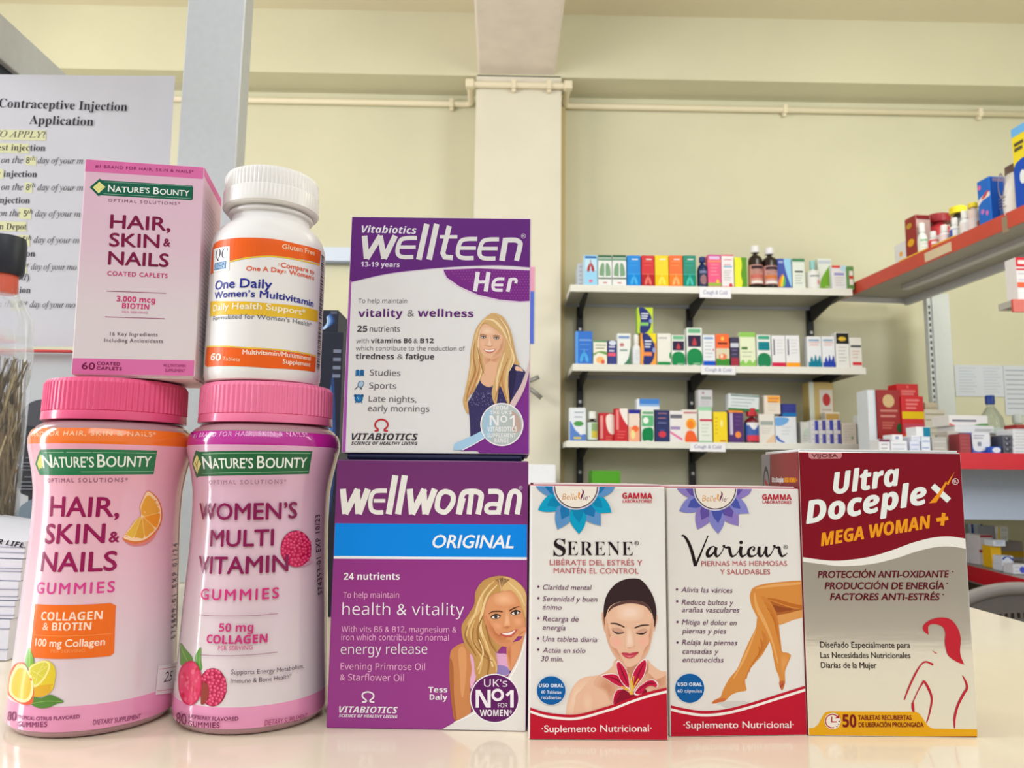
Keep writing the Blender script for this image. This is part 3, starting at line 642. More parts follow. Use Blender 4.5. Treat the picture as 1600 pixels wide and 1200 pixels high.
# ---------------- white tablet bottle
QZ = 1.1565; qx, qy = -.1190, .372
QP = [(.0255, 0), (.0268, .0006), (.0276, .003), (.0277, .006), (.0277, .0655), (.0274, .0695), (.0262, .0735), (.024, .077), (.021, .0797), (.0194, .0812), (.019, .0835), (.019, .092)]
qc = thing('tablet_bottle', 'white plastic tablet bottle with orange and yellow label standing on the magenta banded gummy bottle', 'bottle', (qx, qy, QZ))
PW = mat((236, 234, 232), .3, noise=.01, spec=.35)
lathe('bottle_body', QP, PW, qc, 96)
lathe('neck_ring', [(.019, .0845), (.0205, .085), (.0205, .0862), (.019, .0868)], PW, qc, 80)
lathe('ribbed_cap', [(.0205, .0875), (.0228, .0878), (.0235, .0886), (.0235, .0962), (.0226, .0968), (.0226, .1038), (.0222, .1056), (.0205, .1066), (.012, .107)], mat((238, 236, 232), .3, noise=.01), qc, 288, 1, .00045, (.0966, .1048))
f = LatheFace((qx, qy, QZ), QP); a = Art(f, qc, base=.00012); a.ink = dict(rough=.34, spec=.3)
a.crop(320, 370, 8.421)
OG = (238, 98, 20); YL = (240, 196, 50); a.part('label_print')
a.poly([(78, 500), (82, 440), (92, 250), (104, 150), (125, 95), (170, 60), (300, 28), (600, 12), (900, 28), (1200, 92), (1525, 188), (1510, 355), (1200, 286), (900, 246), (600, 260), (330, 316), (330, 120), (125, 165), (118, 470)], OG)
a.line([(325, 328), (600, 272), (900, 258), (1200, 298), (1508, 370)], 18, YL, True)
a.crop(300, 250, 3.3333)
a.poly([(97, 738), (200, 737), (400, 747), (655, 785), (655, 845), (400, 815), (200, 806), (95, 816)], (234, 190, 48))
a.poly([(76, 978), (300, 985), (645, 1028), (640, 1105), (400, 1085), (200, 1073), (82, 1078), (68, 1066)], OG); a.line([(76, 974), (300, 980), (645, 1022)], 7, YL)
a.part('logo').crop(320, 370, 8.421); a.poly([(120, 166), (330, 124), (324, 442), (116, 468)], (244, 242, 240)); a.text('QC', (140, 296), (292, 280), 118, (26, 40, 62), 'S'); a.poly([(134, 352), (286, 318), (280, 416), (128, 446)], (12, 108, 166)); a.text('QUALITY', (142, 388), (274, 360), 28, (200, 224, 240), 'g'); a.text('CHOICE', (136, 432), (266, 404), 28, (200, 224, 240), 'g')
a.part('small_print'); a.text('Gluten Free', (1020, 160), (1442, 248), 62, (250, 214, 180), 'g'); RD = (230, 92, 50); a.text('†', (964, 378), (982, 381), 36, RD, 'r'); a.text('Compare to', (1000, 400), (1436, 496), 58, RD, 'g'); a.text('One A Day', (548, 446), (1036, 478), 58, RD, 'g'); a.ring((1056, 462), 13, 4, RD); a.text('Women’s', (1108, 494), (1432, 572), 58, RD, 'g')
a.part('title_lettering').crop(300, 250, 3.3333); BL = (38, 44, 150)
a.text('One Daily', (122, 678), (415, 672), 46, BL, 'g'); a.text('Women’s Multivitamin', (119, 724), (630, 766), 34, BL, 'g')
a.text('Daily Health Support*', (113, 789), (588, 812), 32, (250, 242, 214), 'g')
a.part('small_print'); a.text('Formulated for Women’s Health*', (111, 838), (621, 870), 23, (104, 104, 116), 'r')
CR2 = (250, 230, 214); a.text('60', (99, 1043), (150, 1046), 36, CR2, 'B'); a.text('Tablets', (160, 1044), (251, 1049), 20, (248, 190, 150), 'g'); a.text('Multivitamin/Multimineral', (264, 1012), (615, 1046), 24, CR2, 'g'); a.text('Supplement', (472, 1060), (614, 1077), 23, CR2, 'g')
a.part('barcode'); random.seed(6)
T0, T1, B0, B1 = a.uv((672, 492)), a.uv((691, 494)), a.uv((646, 1086)), a.uv((665, 1088)); k = 0
while k < 1:
    w = random.choice((.006, .009, .014)); u0, u1 = min(T0[0], B0[0]), max(T1[0], B1[0]); v = T0[1]+(B0[1]-T0[1])*k; v2 = T0[1]+(B0[1]-T0[1])*min(1, k+w)
    if not .55 < k < .58: a.uvpoly([(T0[0], v2), (T0[0]+.0042, v2), (T0[0]+.0042, v), (T0[0], v)], (60, 56, 70))
    k += w+random.choice((.006, .009, .012))
a.finish()
# ---------------- purple women's carton
W, D, H = .08987, .036, .12037
pg = grad([(0, (152, 50, 138)), (.72, (144, 44, 132)), (.78, (118, 40, 112)), (1, (108, 38, 106))], H, .38)  # purple gets darker towards the top
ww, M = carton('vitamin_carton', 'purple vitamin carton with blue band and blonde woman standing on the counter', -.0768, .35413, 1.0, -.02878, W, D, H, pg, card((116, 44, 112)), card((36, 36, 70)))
bm = bmesh.new(); add_box(bm, (.004, .002, H), (W-.003, .03, H+.0026), .0012); bmobj('top_flap', bm, card((30, 32, 66)), ww)
a = Art(BoxFace(M, W, D, H), ww).crop(515, 730, 5)
a.part('blue_band'); a.poly([(0, 438), (1560, 448), (1560, 705), (0, 695)], (0, 136, 232)); a.blob([(0, 438), (0, 438), (820, 446), (820, 446), (760, 505), (640, 585), (480, 650), (400, 690), (380, 697), (0, 695), (0, 695)], (8, 152, 236)); a.poly([(0, 694), (1560, 704), (1560, 724), (0, 714)], (238, 240, 244))
def strokes(a, S, col, w):
    for s in S:
        pts, ww_, sm = (s+(None, False))[:3] if isinstance(s, tuple) else (s, None, False)
        a.line(pts, ww_ or w, col, sm)
WT = (236, 234, 228)
a.part('title_lettering')
strokes(a, [[(104, 170), (122, 365)], [(122, 365), (222, 172)], [(212, 172), (226, 365)], [(228, 365), (300, 170)],
  ([(448, 184), (390, 184), (350, 192), (326, 225), (318, 285), (330, 335), (365, 352), (420, 352)], 34, True), ([(345, 262), (436, 262)], 28),
  [(514, 64), (462, 367)], [(588, 64), (535, 367)],
  [(626, 170), (644, 367)], [(644, 367), (742, 172)], [(732, 172), (748, 367)], [(750, 367), (822, 170)]], WT, 48)
a.line([(905, 190), (960, 215), (960, 280), (905, 350), (848, 330), (842, 280), (862, 215)], 40, WT, True, closed=True)
strokes(a, [[(1044, 240), (1012, 368)], ([(1006, 368), (1030, 240), (1050, 200), (1085, 190), (1140, 190), (1176, 205), (1184, 240), (1160, 368)], 42, True), ([(1110, 195), (1088, 368)], 40),
  ([(1240, 190), (1310, 190), (1338, 210), (1338, 255), (1316, 368)], 40, True), ([(1326, 290), (1260, 288), (1230, 305), (1226, 338), (1250, 352), (1318, 352)], 34, True),
  ([(1382, 368), (1402, 250), (1420, 200), (1450, 188), (1478, 205), (1484, 245), (1466, 368)], 40, True)], WT, 42)
a.ring((1493, 160), 13, 3, (200, 180, 204)); a.text('R', (1487, 167), (1500, 167), 13, (200, 180, 204), 'g')
a.text('ORIGINAL', (806, 628), (1436, 631), 98, (244, 246, 248), 'g', .22)
a.part('small_print').crop(500, 700, 2.609); PKT = (236, 176, 212); WH = (242, 236, 242)
for t, p, q, h, c, s in (('24 nutrients', (97, 537), (325, 537), 28, WH, 'b'), ('To help maintain', (95, 611), (322, 611), 24, PKT, 'n'), ('health & vitality', (91, 680), (587, 682), 48, WH, 't'), ('With vits B6 & B12, magnesium &', (88, 750), (557, 752), 24, PKT, 'n'),
    ('iron which contribute to normal', (87, 783), (525, 785), 24, PKT, 'n'), ('energy release', (85, 840), (437, 839), 40, WH, 't'), ('Evening Primrose Oil', (84, 903), (428, 905), 27, PKT, 'n'), ('& Starflower Oil', (81, 947), (342, 950), 27, PKT, 'n'), ('Tess', (442, 996), (519, 996), 22, WH, 'b'), ('Daly', (447, 1026), (519, 1027), 22, WH, 'b')): a.text(t, p, q, h, c, s)
def maker(a, K, c1, c2, om, v, sc, omw):
    a.crop(*K); a.part('maker_logo'); a.line(om, omw, c1, True); a.text('VITABIOTICS', *v, c2, 'bi', .05); a.text('SCIENCE OF HEALTHY LIVING', *sc, c2, 'bi', .05)
maker(a, (500, 700, 2.609), WH, WH, [(172, 1035), (186, 1034), (188, 1028), (174, 1014), (176, 1000), (196, 994), (216, 1002), (218, 1016), (205, 1028), (207, 1034), (222, 1036)], ((78, 1078), (317, 1081), 26), ((77, 1096), (316, 1101), 12), 6)
# portrait
a.part('portrait_print').crop(690, 890, 4.614)
H0, H1, H2, H3 = (196, 150, 88), (222, 182, 120), (160, 112, 62), (236, 206, 150); SK, SKs, SKh = (222, 154, 108), (196, 120, 78), (240, 184, 142)
a.blob([(150, 480), (146, 400), (190, 330), (235, 250), (245, 160), (300, 80), (400, 46), (500, 58), (575, 112), (612, 190), (612, 420), (560, 470), (500, 500), (400, 600), (400, 760), (240, 800), (230, 640), (180, 540)], H0)
a.blob([(60, 620), (90, 560), (170, 530), (215, 600), (225, 720), (205, 820), (212, 1000), (190, 1060), (100, 1090), (75, 980), (62, 800)], (206, 136, 84)); a.blob([(60, 640), (85, 700), (90, 900), (110, 1085), (92, 1080), (68, 940), (56, 760)], (176, 106, 60)); a.blob([(120, 580), (170, 570), (180, 700), (160, 900), (140, 900), (130, 740)], (222, 156, 104))
a.blob([(205, 610), (240, 640), (250, 760), (215, 860), (205, 800), (218, 720)], (232, 176, 208)); a.blob([(350, 540), (400, 600), (470, 612), (490, 700), (480, 760), (420, 760), (380, 740), (340, 640)], (224, 168, 206)); a.blob([(400, 690), (470, 700), (490, 740), (460, 760), (400, 750)], (150, 130, 190))
a.blob([(480, 540), (560, 510), (600, 470), (612, 560), (560, 640), (500, 730), (470, 640)], SK); a.soft([(470, 560), (500, 540), (500, 700), (480, 640)], SK, SKs, 4)
a.blob([(310, 250), (330, 170), (400, 140), (500, 150), (560, 220), (590, 330), (600, 410), (560, 470), (500, 530), (455, 545), (390, 520), (340, 450), (305, 350)], SK)
a.soft([(305, 300), (330, 430), (390, 515), (455, 545), (520, 520), (450, 500), (380, 450), (330, 360)], SK, SKs, 4); a.soft([(400, 170), (490, 170), (530, 240), (440, 260), (380, 230)], SK, SKh); a.soft([(370, 380), (430, 390), (430, 430), (380, 420)], SK, (234, 164, 124)); a.soft([(520, 350), (580, 350), (580, 400), (530, 400)], SK, (236, 170, 130)); a.soft([(465, 290), (480, 300), (495, 400), (470, 420), (450, 410)], SK, SKh); a.soft([(440, 415), (470, 428), (500, 412), (480, 405), (460, 408)], SK, SKs, 4)
BR_ = (110, 66, 40); DK = (52, 34, 30)
a.line([(340, 318), (370, 302), (420, 300), (440, 306)], [5, 12, 9], BR_, True); a.line([(488, 298), (520, 278), (560, 264)], [9, 12, 4], BR_, True)
for (x, y) in ((390, 338), (533, 310)): a.disc((x, y), 36, DK, 17, rot=-.15); a.disc((x, y+3), 28, (236, 224, 214), 10, rot=-.15); a.disc((x+1, y+1), 12, (60, 54, 56)); a.line([(x-36, y+4), (x, y-18), (x+36, y-6)], 6, DK, True)
a.blob([(420, 460), (480, 450), (540, 428), (545, 440), (510, 478), (470, 488), (440, 480)], (196, 96, 84)); a.blob([(436, 460), (490, 453), (530, 436), (505, 464), (470, 470)], (246, 238, 232))
a.blob([(560, 430), (600, 412), (612, 430), (612, 470), (570, 480), (540, 470), (580, 450)], (230, 160, 116)); a.line([(556, 475), (600, 440)], 6, SKs)
a.blob([(400, 55), (440, 130), (430, 160), (360, 180), (310, 250), (300, 340), (330, 460), (380, 560), (400, 720), (330, 780), (250, 770), (230, 640), (180, 560), (150, 480), (160, 390), (230, 290), (260, 160), (310, 90)], H0)
a.blob([(440, 60), (440, 150), (500, 150), (550, 200), (590, 300), (600, 340), (612, 330), (612, 190), (570, 110), (500, 62)], H1)
[a.line([(440+12*k, 58+abs(k)*3), (436+7*k, 128-abs(k)*9)], [10, 7, 2], (120+abs(k)*8, 88+abs(k)*6, 60+abs(k)*4)) for k in range(-4, 5)]; a.line([(415, 70), (432, 155)], 5, (226, 196, 160))
for P, w, c in (([(380, 80), (300, 170), (270, 290), (200, 380), (180, 480)], [8, 26, 14], H1), ([(400, 110), (330, 190), (295, 300), (280, 420), (330, 560), (370, 700)], [8, 22, 12], H3), ([(350, 100), (280, 200), (240, 320), (190, 420)], [4, 14, 8], H3), ([(300, 330), (260, 440), (290, 560), (340, 640), (330, 760)], [8, 24, 10], H2), ([(240, 360), (210, 460), (250, 560), (290, 640), (270, 750)], [8, 22, 14], H1), ([(230, 420), (230, 520), (300, 620), (370, 660)], [6, 12, 6], H2), ([(190, 400), (170, 480), (220, 570), (250, 620)], [6, 14, 6], H2), ([(300, 480), (330, 580), (390, 680), (395, 740)], [6, 18, 8], H1), ([(270, 500), (300, 600), (260, 720)], [6, 12, 6], H3), ([(480, 90), (560, 170), (600, 260)], [6, 16, 8], H3), ([(320, 400), (350, 520), (400, 600)], [4, 12, 4], H2)): a.line(P, w, c, True)
a.part('white_corner'); a.blob([(0, 1150), (0, 1150), (20, 1141), (100, 1096), (225, 1022), (380, 896), (480, 768), (560, 620), (600, 470), (620, 440), (620, 440), (640, 1200), (640, 1200), (0, 1200), (0, 1200)], (230, 226, 222)); a.line([(90, 1100), (225, 1040), (380, 930), (480, 800), (560, 650), (606, 500)], 7, (250, 248, 246), True)
a.part('badge'); a.disc((383, 927), 178, (244, 240, 244), n=48); a.disc((383, 927), 170, (96, 28, 96), n=48)
a.text('UK’s', (306, 842), (474, 842), 54, WH, 'n'); a.text('N', (246, 993), (354, 993), 128, WH, 'b'); a.ring((404, 902), 35, 20, WH); a.text('1', (462, 992), (520, 992), 126, WH, 'b'); a.text('FOR', (407, 992), (476, 992), 32, WH, 'n'); a.text('WOMEN*', (276, 1054), (508, 1054), 46, WH, 'b')
a.finish()
# ---------------- white and purple teen carton
W, D, H = .08908, .040, .11716
wt, M = carton('vitamin_carton', 'white and purple teen vitamin carton with long haired woman stacked on the purple carton', -.07541, .35666, 1.1234, -.00907, W, D, H, card((227, 226, 226)), card((150, 70, 160)), card((90, 44, 110)), .02713, -.00165)
bm = bmesh.new(); add_box(bm, (.003, .001, -.0012), (W-.002, D-.004, 0), .0004); bmobj('bottom_flap', bm, card((40, 44, 86)), wt)
a = Art(BoxFace(M, W, D, H), wt).crop(520, 330, 3.078)
PU = (98, 34, 122)
a.part('colour_fields')
a.blob([(60, 10), (60, 10), (980, 10), (980, 10), (980, 276), (980, 276), (800, 262), (600, 268), (400, 285), (250, 305), (85, 343), (60, 350), (60, 350)], PU)
a.line([(60, 350), (85, 344), (250, 306), (400, 286), (600, 269), (800, 263), (960, 274)], 4, (214, 200, 220), True)
a.poly([(98, 20), (90, 340), (76, 700), (60, 1200), (20, 1200), (60, 20)], (170, 84, 176)); a.poly([(98, 20), (93, 330), (60, 345), (60, 10)], PU)
HP = [(530, 280), (700, 274), (980, 284), (980, 430), (900, 434), (800, 425), (700, 402), (610, 362), (548, 318)]
a.poly(HP, (120, 40, 132))
a.off += a.step; a.hold = True
for r in range(11):
    for k in range(30):
        x, y = 545+14*k+7*(r % 2), 288+13*r
        if x < 945 and y < 282+ (150 if x > 800 else max(0, (x-530)*.5)) and y < 425: a.poly([(x-3, y), (x, y-3), (x+3, y), (x, y+3)], (158, 78, 166))
a.hold = False; a.line([(530, 278), (545, 320), (610, 366), (700, 406), (800, 429), (900, 437), (970, 432)], 5, (226, 200, 228), True); a.line([(530, 280), (700, 273), (960, 283)], 4, (226, 200, 228))
a.part('title_lettering'); a.text('Vitabiotics', (138, 103), (402, 109), 34, (228, 226, 232), 'bi'); a.text('13-19 years', (135, 266), (321, 269), 23, (224, 216, 230), 'b')
a.crop(555, 340, 5.714); LW = (222, 220, 218)
def wellteen_e(dx, dy): return [([(552+dx, 182+dy), (460+dx, 184+dy), (405+dx, 205+dy), (378+dx, 285+dy), (388+dx, 335+dy), (432+dx, 352+dy), (520+dx, 352+dy)], 37, True), ([(385+dx, 264+dy), (540+dx, 264+dy)], 32)]
strokes(a, [[(84, 162), (102, 368)], [(102, 366), (228, 162)], [(222, 162), (258, 368)], [(258, 366), (358, 162)]]+wellteen_e(0, 0)+[[(640, 57), (568, 375)], [(728, 57), (660, 375)],
   ([(840, 75), (782, 318), (800, 352), (872, 358)], 44), ([(756, 172), (912, 172)], 30)]+wellteen_e(538, 9)+wellteen_e(732, 13)+[[(1345, 185), (1310, 386)], ([(1335, 202), (1430, 202), (1470, 225), (1470, 262), (1440, 386)], 44, True)], LW, 50)
strokes(a, [[(1095, 486), (1070, 658)], [(1190, 487), (1165, 660)], ([(1085, 575), (1180, 575)], 28), ([(1332, 549), (1275, 549), (1243, 568), (1230, 610), (1245, 644), (1316, 648)], 28, True), ([(1240, 602), (1322, 602)], 24), ([(1388, 545), (1362, 662)], 34), ([(1385, 552), (1422, 550), (1438, 562), (1432, 588)], 26, True)], (232, 226, 234), 38)
a.ring((1502, 165), 19, 4, (210, 196, 216)); a.text('R', (1493, 174), (1512, 174), 18, (210, 196, 216), 'g')
a.part('small_print').crop(520, 330, 3.078); GR, DG = (120, 114, 120), (62, 54, 64)
for t, p, q, h, c, s in (('To help maintain', (123, 442), (358, 443), 22, GR, 'n'), ('vitality', (122, 509), (336, 508), 36, (98, 32, 116), 'b'), ('&', (358, 507), (391, 507), 34, GR, 't'), ('wellness', (408, 507), (676, 510), 36, (98, 32, 116), 'b'), ('25', (117, 580), (166, 580), 29, DG, 'b'), ('nutrients', (178, 580), (323, 580), 28, DG, 'n'),
  ('with', (113, 634), (173, 634), 21, GR, 'n'), ('vitamins B6', (183, 634), (380, 634), 22, DG, 'b'), ('&', (388, 634), (409, 634), 22, GR, 'n'), ('B12', (420, 634), (485, 634), 22, DG, 'b'), ('which contribute to the reduction of', (111, 669), (636, 671), 20, GR, 'n'), ('tiredness', (110, 711), (294, 712), 26, DG, 'b'), ('&', (309, 712), (338, 712), 26, GR, 't'), ('fatigue', (349, 712), (487, 713), 26, DG, 'b'),
  ('Studies', (178, 790), (325, 793), 28, (92, 86, 94), 'n'), ('Sports', (175, 852), (305, 855), 28, (92, 86, 94), 'n'), ('Late nights,', (173, 916), (402, 919), 28, (92, 86, 94), 'n'), ('early mornings', (169, 962), (464, 965), 28, (92, 86, 94), 'n')): a.text(t, p, q, h, c, s)
a.part('icons').crop(540, 560, 8.571); BI, BI2 = (28, 98, 160), (120, 176, 220)
a.poly([(135, 160), (165, 150), (190, 165), (215, 150), (248, 158), (246, 238), (215, 228), (190, 242), (165, 228), (133, 238)], BI); a.line([(190, 165), (190, 240)], 10, BI2); a.line([(148, 165), (147, 228)], 7, BI2)
a.disc((205, 345), 50, (70, 90, 120), 38, rot=-.8); a.disc((205, 345), 42, (170, 196, 224), 30, rot=-.8); a.line([(172, 372), (122, 416)], 11, (70, 90, 120)); a.disc((210, 404), 13, (60, 80, 110))
a.disc((176, 538), 56, BI); a.disc((132, 500), 20, (24, 80, 130)); a.disc((224, 500), 20, (24, 80, 130)); a.disc((176, 540), 38, (40, 120, 180)); a.line([(155, 520), (176, 540), (176, 555)], 7, (170, 220, 240)); a.line([(140, 585), (128, 600)], 10, BI); a.line([(212, 585), (224, 600)], 10, BI)
maker(a, (540, 560, 8.571), (196, 36, 52), DG, [(388, 972), (430, 968), (434, 950), (398, 910), (404, 860), (440, 828), (482, 818), (524, 828), (560, 862), (562, 910), (522, 950), (524, 968), (568, 972)], ((82, 1090), (968, 1096), 88), ((76, 1155), (964, 1158), 40), 22)
a.part('corner_field').crop(710, 480, 5.217)
a.blob([(640, 380), (640, 380), (618, 450), (600, 560), (560, 690), (500, 800), (400, 930), (250, 1060), (130, 1130), (65, 1165), (60, 1172), (190, 1175), (200, 1220), (200, 1220), (640, 1220), (640, 1220)], (126, 48, 140))
a.part('portrait_print')
H0, H1, H2, H3 = (212, 172, 116), (228, 194, 140), (180, 128, 78), (240, 214, 166); SK, SKs, SKh = (232, 182, 148), (208, 148, 112), (244, 206, 178); NV, NV2 = (58, 52, 98), (42, 38, 76)
a.blob([(240, 95), (310, 50), (390, 75), (440, 150), (470, 230), (490, 330), (510, 420), (530, 470), (470, 480), (440, 600), (450, 780), (330, 780), (300, 600), (210, 600), (160, 690), (110, 740), (115, 870), (85, 830), (70, 760), (90, 680), (105, 600), (125, 480), (130, 380), (150, 270), (180, 170)], H0)
a.poly([(210, 600), (240, 640), (285, 655), (320, 640), (440, 640), (450, 480), (480, 462), (530, 480), (580, 530), (535, 650), (450, 795), (330, 900), (215, 1012), (131, 1056), (124, 900), (108, 780), (160, 690)], NV); a.blob([(450, 500), (500, 520), (490, 640), (450, 780), (440, 640)], NV2)
random.seed(9); a.hold = True; a.off += a.step
for k in range(70):
    x, y = random.uniform(130, 380), random.uniform(690, 800); a.disc((x, y), 3.2, (150, 146, 186), n=6)
for k in range(60):
    x, y = random.uniform(140, 300), random.uniform(660, 980); a.line([(x, y), (x+9, y+5)], 3, (78, 72, 120))
a.hold = False
a.blob([(500, 484), (535, 490), (562, 524), (530, 520), (500, 515)], (236, 190, 160))
a.blob([(240, 390), (385, 380), (350, 480), (335, 600), (285, 648), (235, 632), (212, 590), (250, 500)], SK); a.soft([(245, 405), (380, 380), (350, 450), (290, 440), (250, 470)], SK, SKs, 4)
a.blob([(190, 230), (205, 180), (240, 140), (300, 150), (360, 190), (405, 230), (410, 300), (385, 370), (335, 410), (285, 418), (240, 395), (205, 340), (188, 280)], SK)
a.soft([(405, 230), (410, 300), (385, 370), (335, 410), (300, 415), (360, 350), (385, 290)], SK, SKs, 4); a.soft([(225, 170), (290, 165), (330, 210), (280, 225), (220, 215)], SK, SKh); a.soft([(215, 275), (250, 280), (245, 315), (215, 310)], SK, (240, 186, 158)); a.soft([(330, 290), (375, 285), (365, 320), (330, 320)], SK, (238, 184, 154)); a.soft([(285, 230), (300, 290), (310, 312), (285, 322), (262, 312), (275, 290)], SK, SKh); a.line([(262, 312), (285, 322), (312, 312)], 5, SKs, True)
for (x, y) in ((236, 246), (342, 252)): a.disc((x, y), 24, (84, 60, 54), 11); a.disc((x, y+2), 17, (226, 214, 206), 6); a.disc((x, y+1), 7, (62, 60, 70), n=12); a.line([(x-28, y-14), (x-5, y-21), (x+27, y-13)], 6, (150, 104, 70), True)
a.blob([(238, 342), (285, 347), (335, 340), (315, 366), (285, 374), (258, 364)], (204, 112, 104)); a.blob([(246, 346), (285, 350), (328, 345), (308, 360), (285, 363), (262, 359)], (248, 240, 234))
a.blob([(240, 95), (310, 60), (380, 120), (425, 200), (440, 330), (412, 260), (360, 200), (290, 150), (240, 132), (205, 180), (190, 260), (188, 330), (210, 420), (225, 520), (200, 610), (140, 690), (110, 760), (118, 860), (80, 800), (85, 700), (105, 600), (130, 480), (140, 360), (160, 240), (190, 160)], H0)
a.blob([(420, 220), (470, 300), (500, 430), (470, 480), (435, 560), (450, 775), (430, 780), (370, 640), (345, 780), (320, 775), (305, 700), (320, 620), (345, 540), (365, 440), (400, 370), (415, 310)], H0)
for P, w, c in (([(250, 100), (320, 110), (390, 180), (430, 260)], [6, 20, 8], H3), ([(260, 85), (200, 170), (160, 300), (145, 450), (120, 600)], [6, 18, 8], H1), ([(215, 180), (195, 270), (200, 400), (220, 520), (180, 640)], [5, 14, 6], H3), ([(170, 260), (155, 400), (170, 520), (120, 660), (95, 770)], [5, 18, 8], H2), ([(200, 420), (200, 520), (160, 640), (110, 740)], [4, 14, 6], (196, 130, 84)), ([(430, 260), (470, 380), (440, 500), (420, 640), (440, 770)], [6, 20, 8], H1), ([(410, 370), (380, 470), (350, 580), (345, 700)], [5, 18, 6], H3), ([(440, 420), (400, 520), (370, 620), (330, 760)], [5, 14, 6], H2), ([(450, 300), (485, 420), (450, 520)], [4, 14, 4], H3), ([(400, 520), (390, 620), (430, 760)], [5, 14, 6], (196, 138, 84)), ([(370, 90), (430, 180), (460, 300)], [5, 14, 6], H3), ([(190, 330), (215, 460), (240, 540)], [4, 14, 4], H2)): a.line(P, w, c, True)
a.part('silver_swoosh'); a.blob([(620, 380), (585, 530), (530, 655), (450, 795), (470, 850), (500, 800), (565, 680), (602, 560), (620, 450)], (218, 190, 192)); a.poly([(260, 980), (215, 1012), (131, 1056), (0, 1112), (-10, 1165), (65, 1164), (160, 1115), (245, 1065), (300, 1010)], (168, 206, 234)); a.line([(65, 1166), (160, 1118), (245, 1066), (300, 1016)], 7, (238, 240, 246))
a.part('badge'); a.disc((387, 957), 176, (246, 240, 246), n=48); a.ink = dict(rough=.3, metal=.35); a.disc((387, 957), 166, (196, 206, 204), n=48); a.blob([(240, 880), (300, 830), (320, 950), (290, 1080), (240, 1030)], (176, 210, 232)); a.blob([(470, 850), (530, 900), (540, 1000), (480, 1020), (470, 930)], (206, 178, 166)); a.ink = dict(rough=.5, spec=.22)
BW = (240, 240, 242)
for t, p, q, h, s in (('FROM', (318, 838), (438, 838), 34, 'b'), ('THE UK’S', (290, 872), (468, 872), 28, 'b'), ('VITABIOTICS', (268, 1014), (510, 1014), 40, 'b'), ('SUPPLEMENT', (268, 1062), (500, 1062), 34, 'b'), ('RANGE', (326, 1104), (442, 1104), 34, 'b'), ('N', (288, 965), (362, 965), 82, 'b'), ('1', (450, 970), (492, 970), 88, 'b')): a.text(t, p, q, h, BW, s)
a.ring((402, 912), 23, 12, BW)
a.finish()
# ---------------- the two white cartons with red feet
def lotus(a, K, P, Q, P2, Q2):
    a.part('flower_emblem').crop(*K)
    big = [[(70, 155), (150, 250), (280, 332), (400, 300), (430, 130), (100, 100)], [(120, 588), (200, 440), (300, 340), (420, 300), (560, 480), (440, 605), (300, 627), (200, 618)], [(468, 942), (428, 780), (440, 610), (520, 480), (640, 560), (690, 780), (600, 870)],
      [(1240, 872), (1100, 835), (980, 770), (930, 600), (1050, 520), (1190, 520), (1238, 660)], [(1436, 637), (1330, 662), (1200, 650), (1080, 500), (1170, 330), (1280, 362), (1380, 480)], [(1502, 165), (1430, 280), (1280, 357), (1180, 320), (1180, 100), (1480, 110)], [(855, 1022), (760, 910), (690, 780), (700, 600), (800, 540), (950, 580), (982, 740), (940, 900)]]
    sml = [[(245, 180), (330, 290), (420, 330), (440, 120), (270, 110)], [(282, 518), (330, 400), (430, 330), (580, 490), (440, 537)], [(540, 762), (515, 600), (540, 480), (690, 540), (680, 690)], [(1120, 717), (960, 665), (910, 590), (1060, 490), (1145, 600)], [(1277, 552), (1150, 530), (1060, 450), (1170, 330), (1240, 420)], [(1322, 180), (1250, 280), (1180, 320), (1180, 100)], [(855, 822), (760, 700), (720, 560), (950, 550), (910, 720)]]
    tip = {0: 0, 1: 0, 2: 0, 3: 0, 4: 0, 5: 0, 6: 0}
    def petal(p): q = [p[0], p[0]]+p[1:]; return q
    for i, p in enumerate(big): a.blob(petal(p), P if i in (0, 2, 3, 5) else P2)
    for i, p in enumerate(sml): a.poly(p, Q if i in (0, 2, 3, 5) else Q2)
    a.disc((800, 172), 416, (206, 206, 220), n=56); a.disc((800, 172), 392, (86, 64, 76), n=56); a.disc((800, 172), 372, (240, 232, 220), n=56)
    a.text('Belle', (550, 406), (818, 412), 108, (206, 146, 84), 'r', .2); a.text('ie', (922, 412), (1010, 418), 96, (120, 44, 96), 'r', .2)
    a.blob([(842, 262), (842, 262), (872, 300), (858, 350), (890, 412), (890, 412), (838, 375), (835, 320)], (232, 150, 52)); a.blob([(905, 215), (905, 215), (942, 270), (915, 350), (888, 412), (888, 412), (882, 350), (912, 285)], (104, 20, 80)); a.disc((1036, 352), 9, (150, 90, 110), n=10)
def belle(name, label, pos, W, D, H):
    x, y, yaw = pos
    t, M = carton(name, label, x, y, 1.0, yaw, W, D, H, card((231, 228, 224)), card((226, 222, 216)), card((196, 44, 72)))
    bm = bmesh.new(); add_box(bm, (.0015, .0012, H), (W-.0015, D-.003, H+.0009), .0003); bmobj('top_flap', bm, card((222, 206, 206)), t)
    return t, Art(BoxFace(M, W, D, H), t), M
RED = (190, 16, 46); PLUM = (104, 56, 96); THIN = (186, 84, 92)
def bullets(a, L, c=PLUM):
    for dot, rows in L:
        if dot: a.disc(dot, 5, c, n=12)
        for t, p, q in rows: a.text(t, p, q, 22, c, 'r', .2)
def round_badge(a, c, r, rows):
    a.part('badge'); a.disc(c, r, (214, 222, 232), n=40); a.disc(c, r-3, (0, 92, 164), n=40)
    for t, p, q, h, s in rows: a.text(t, p, q, h, (238, 242, 246), s)
sr, a, Ms = belle('supplement_carton', 'white supplement carton with blue flower emblem, dark haired woman and red lily', (.01383, .34096, .00407), .06067, .044, .10947)
a.crop(0, 0, 1).part('red_foot'); e = 8
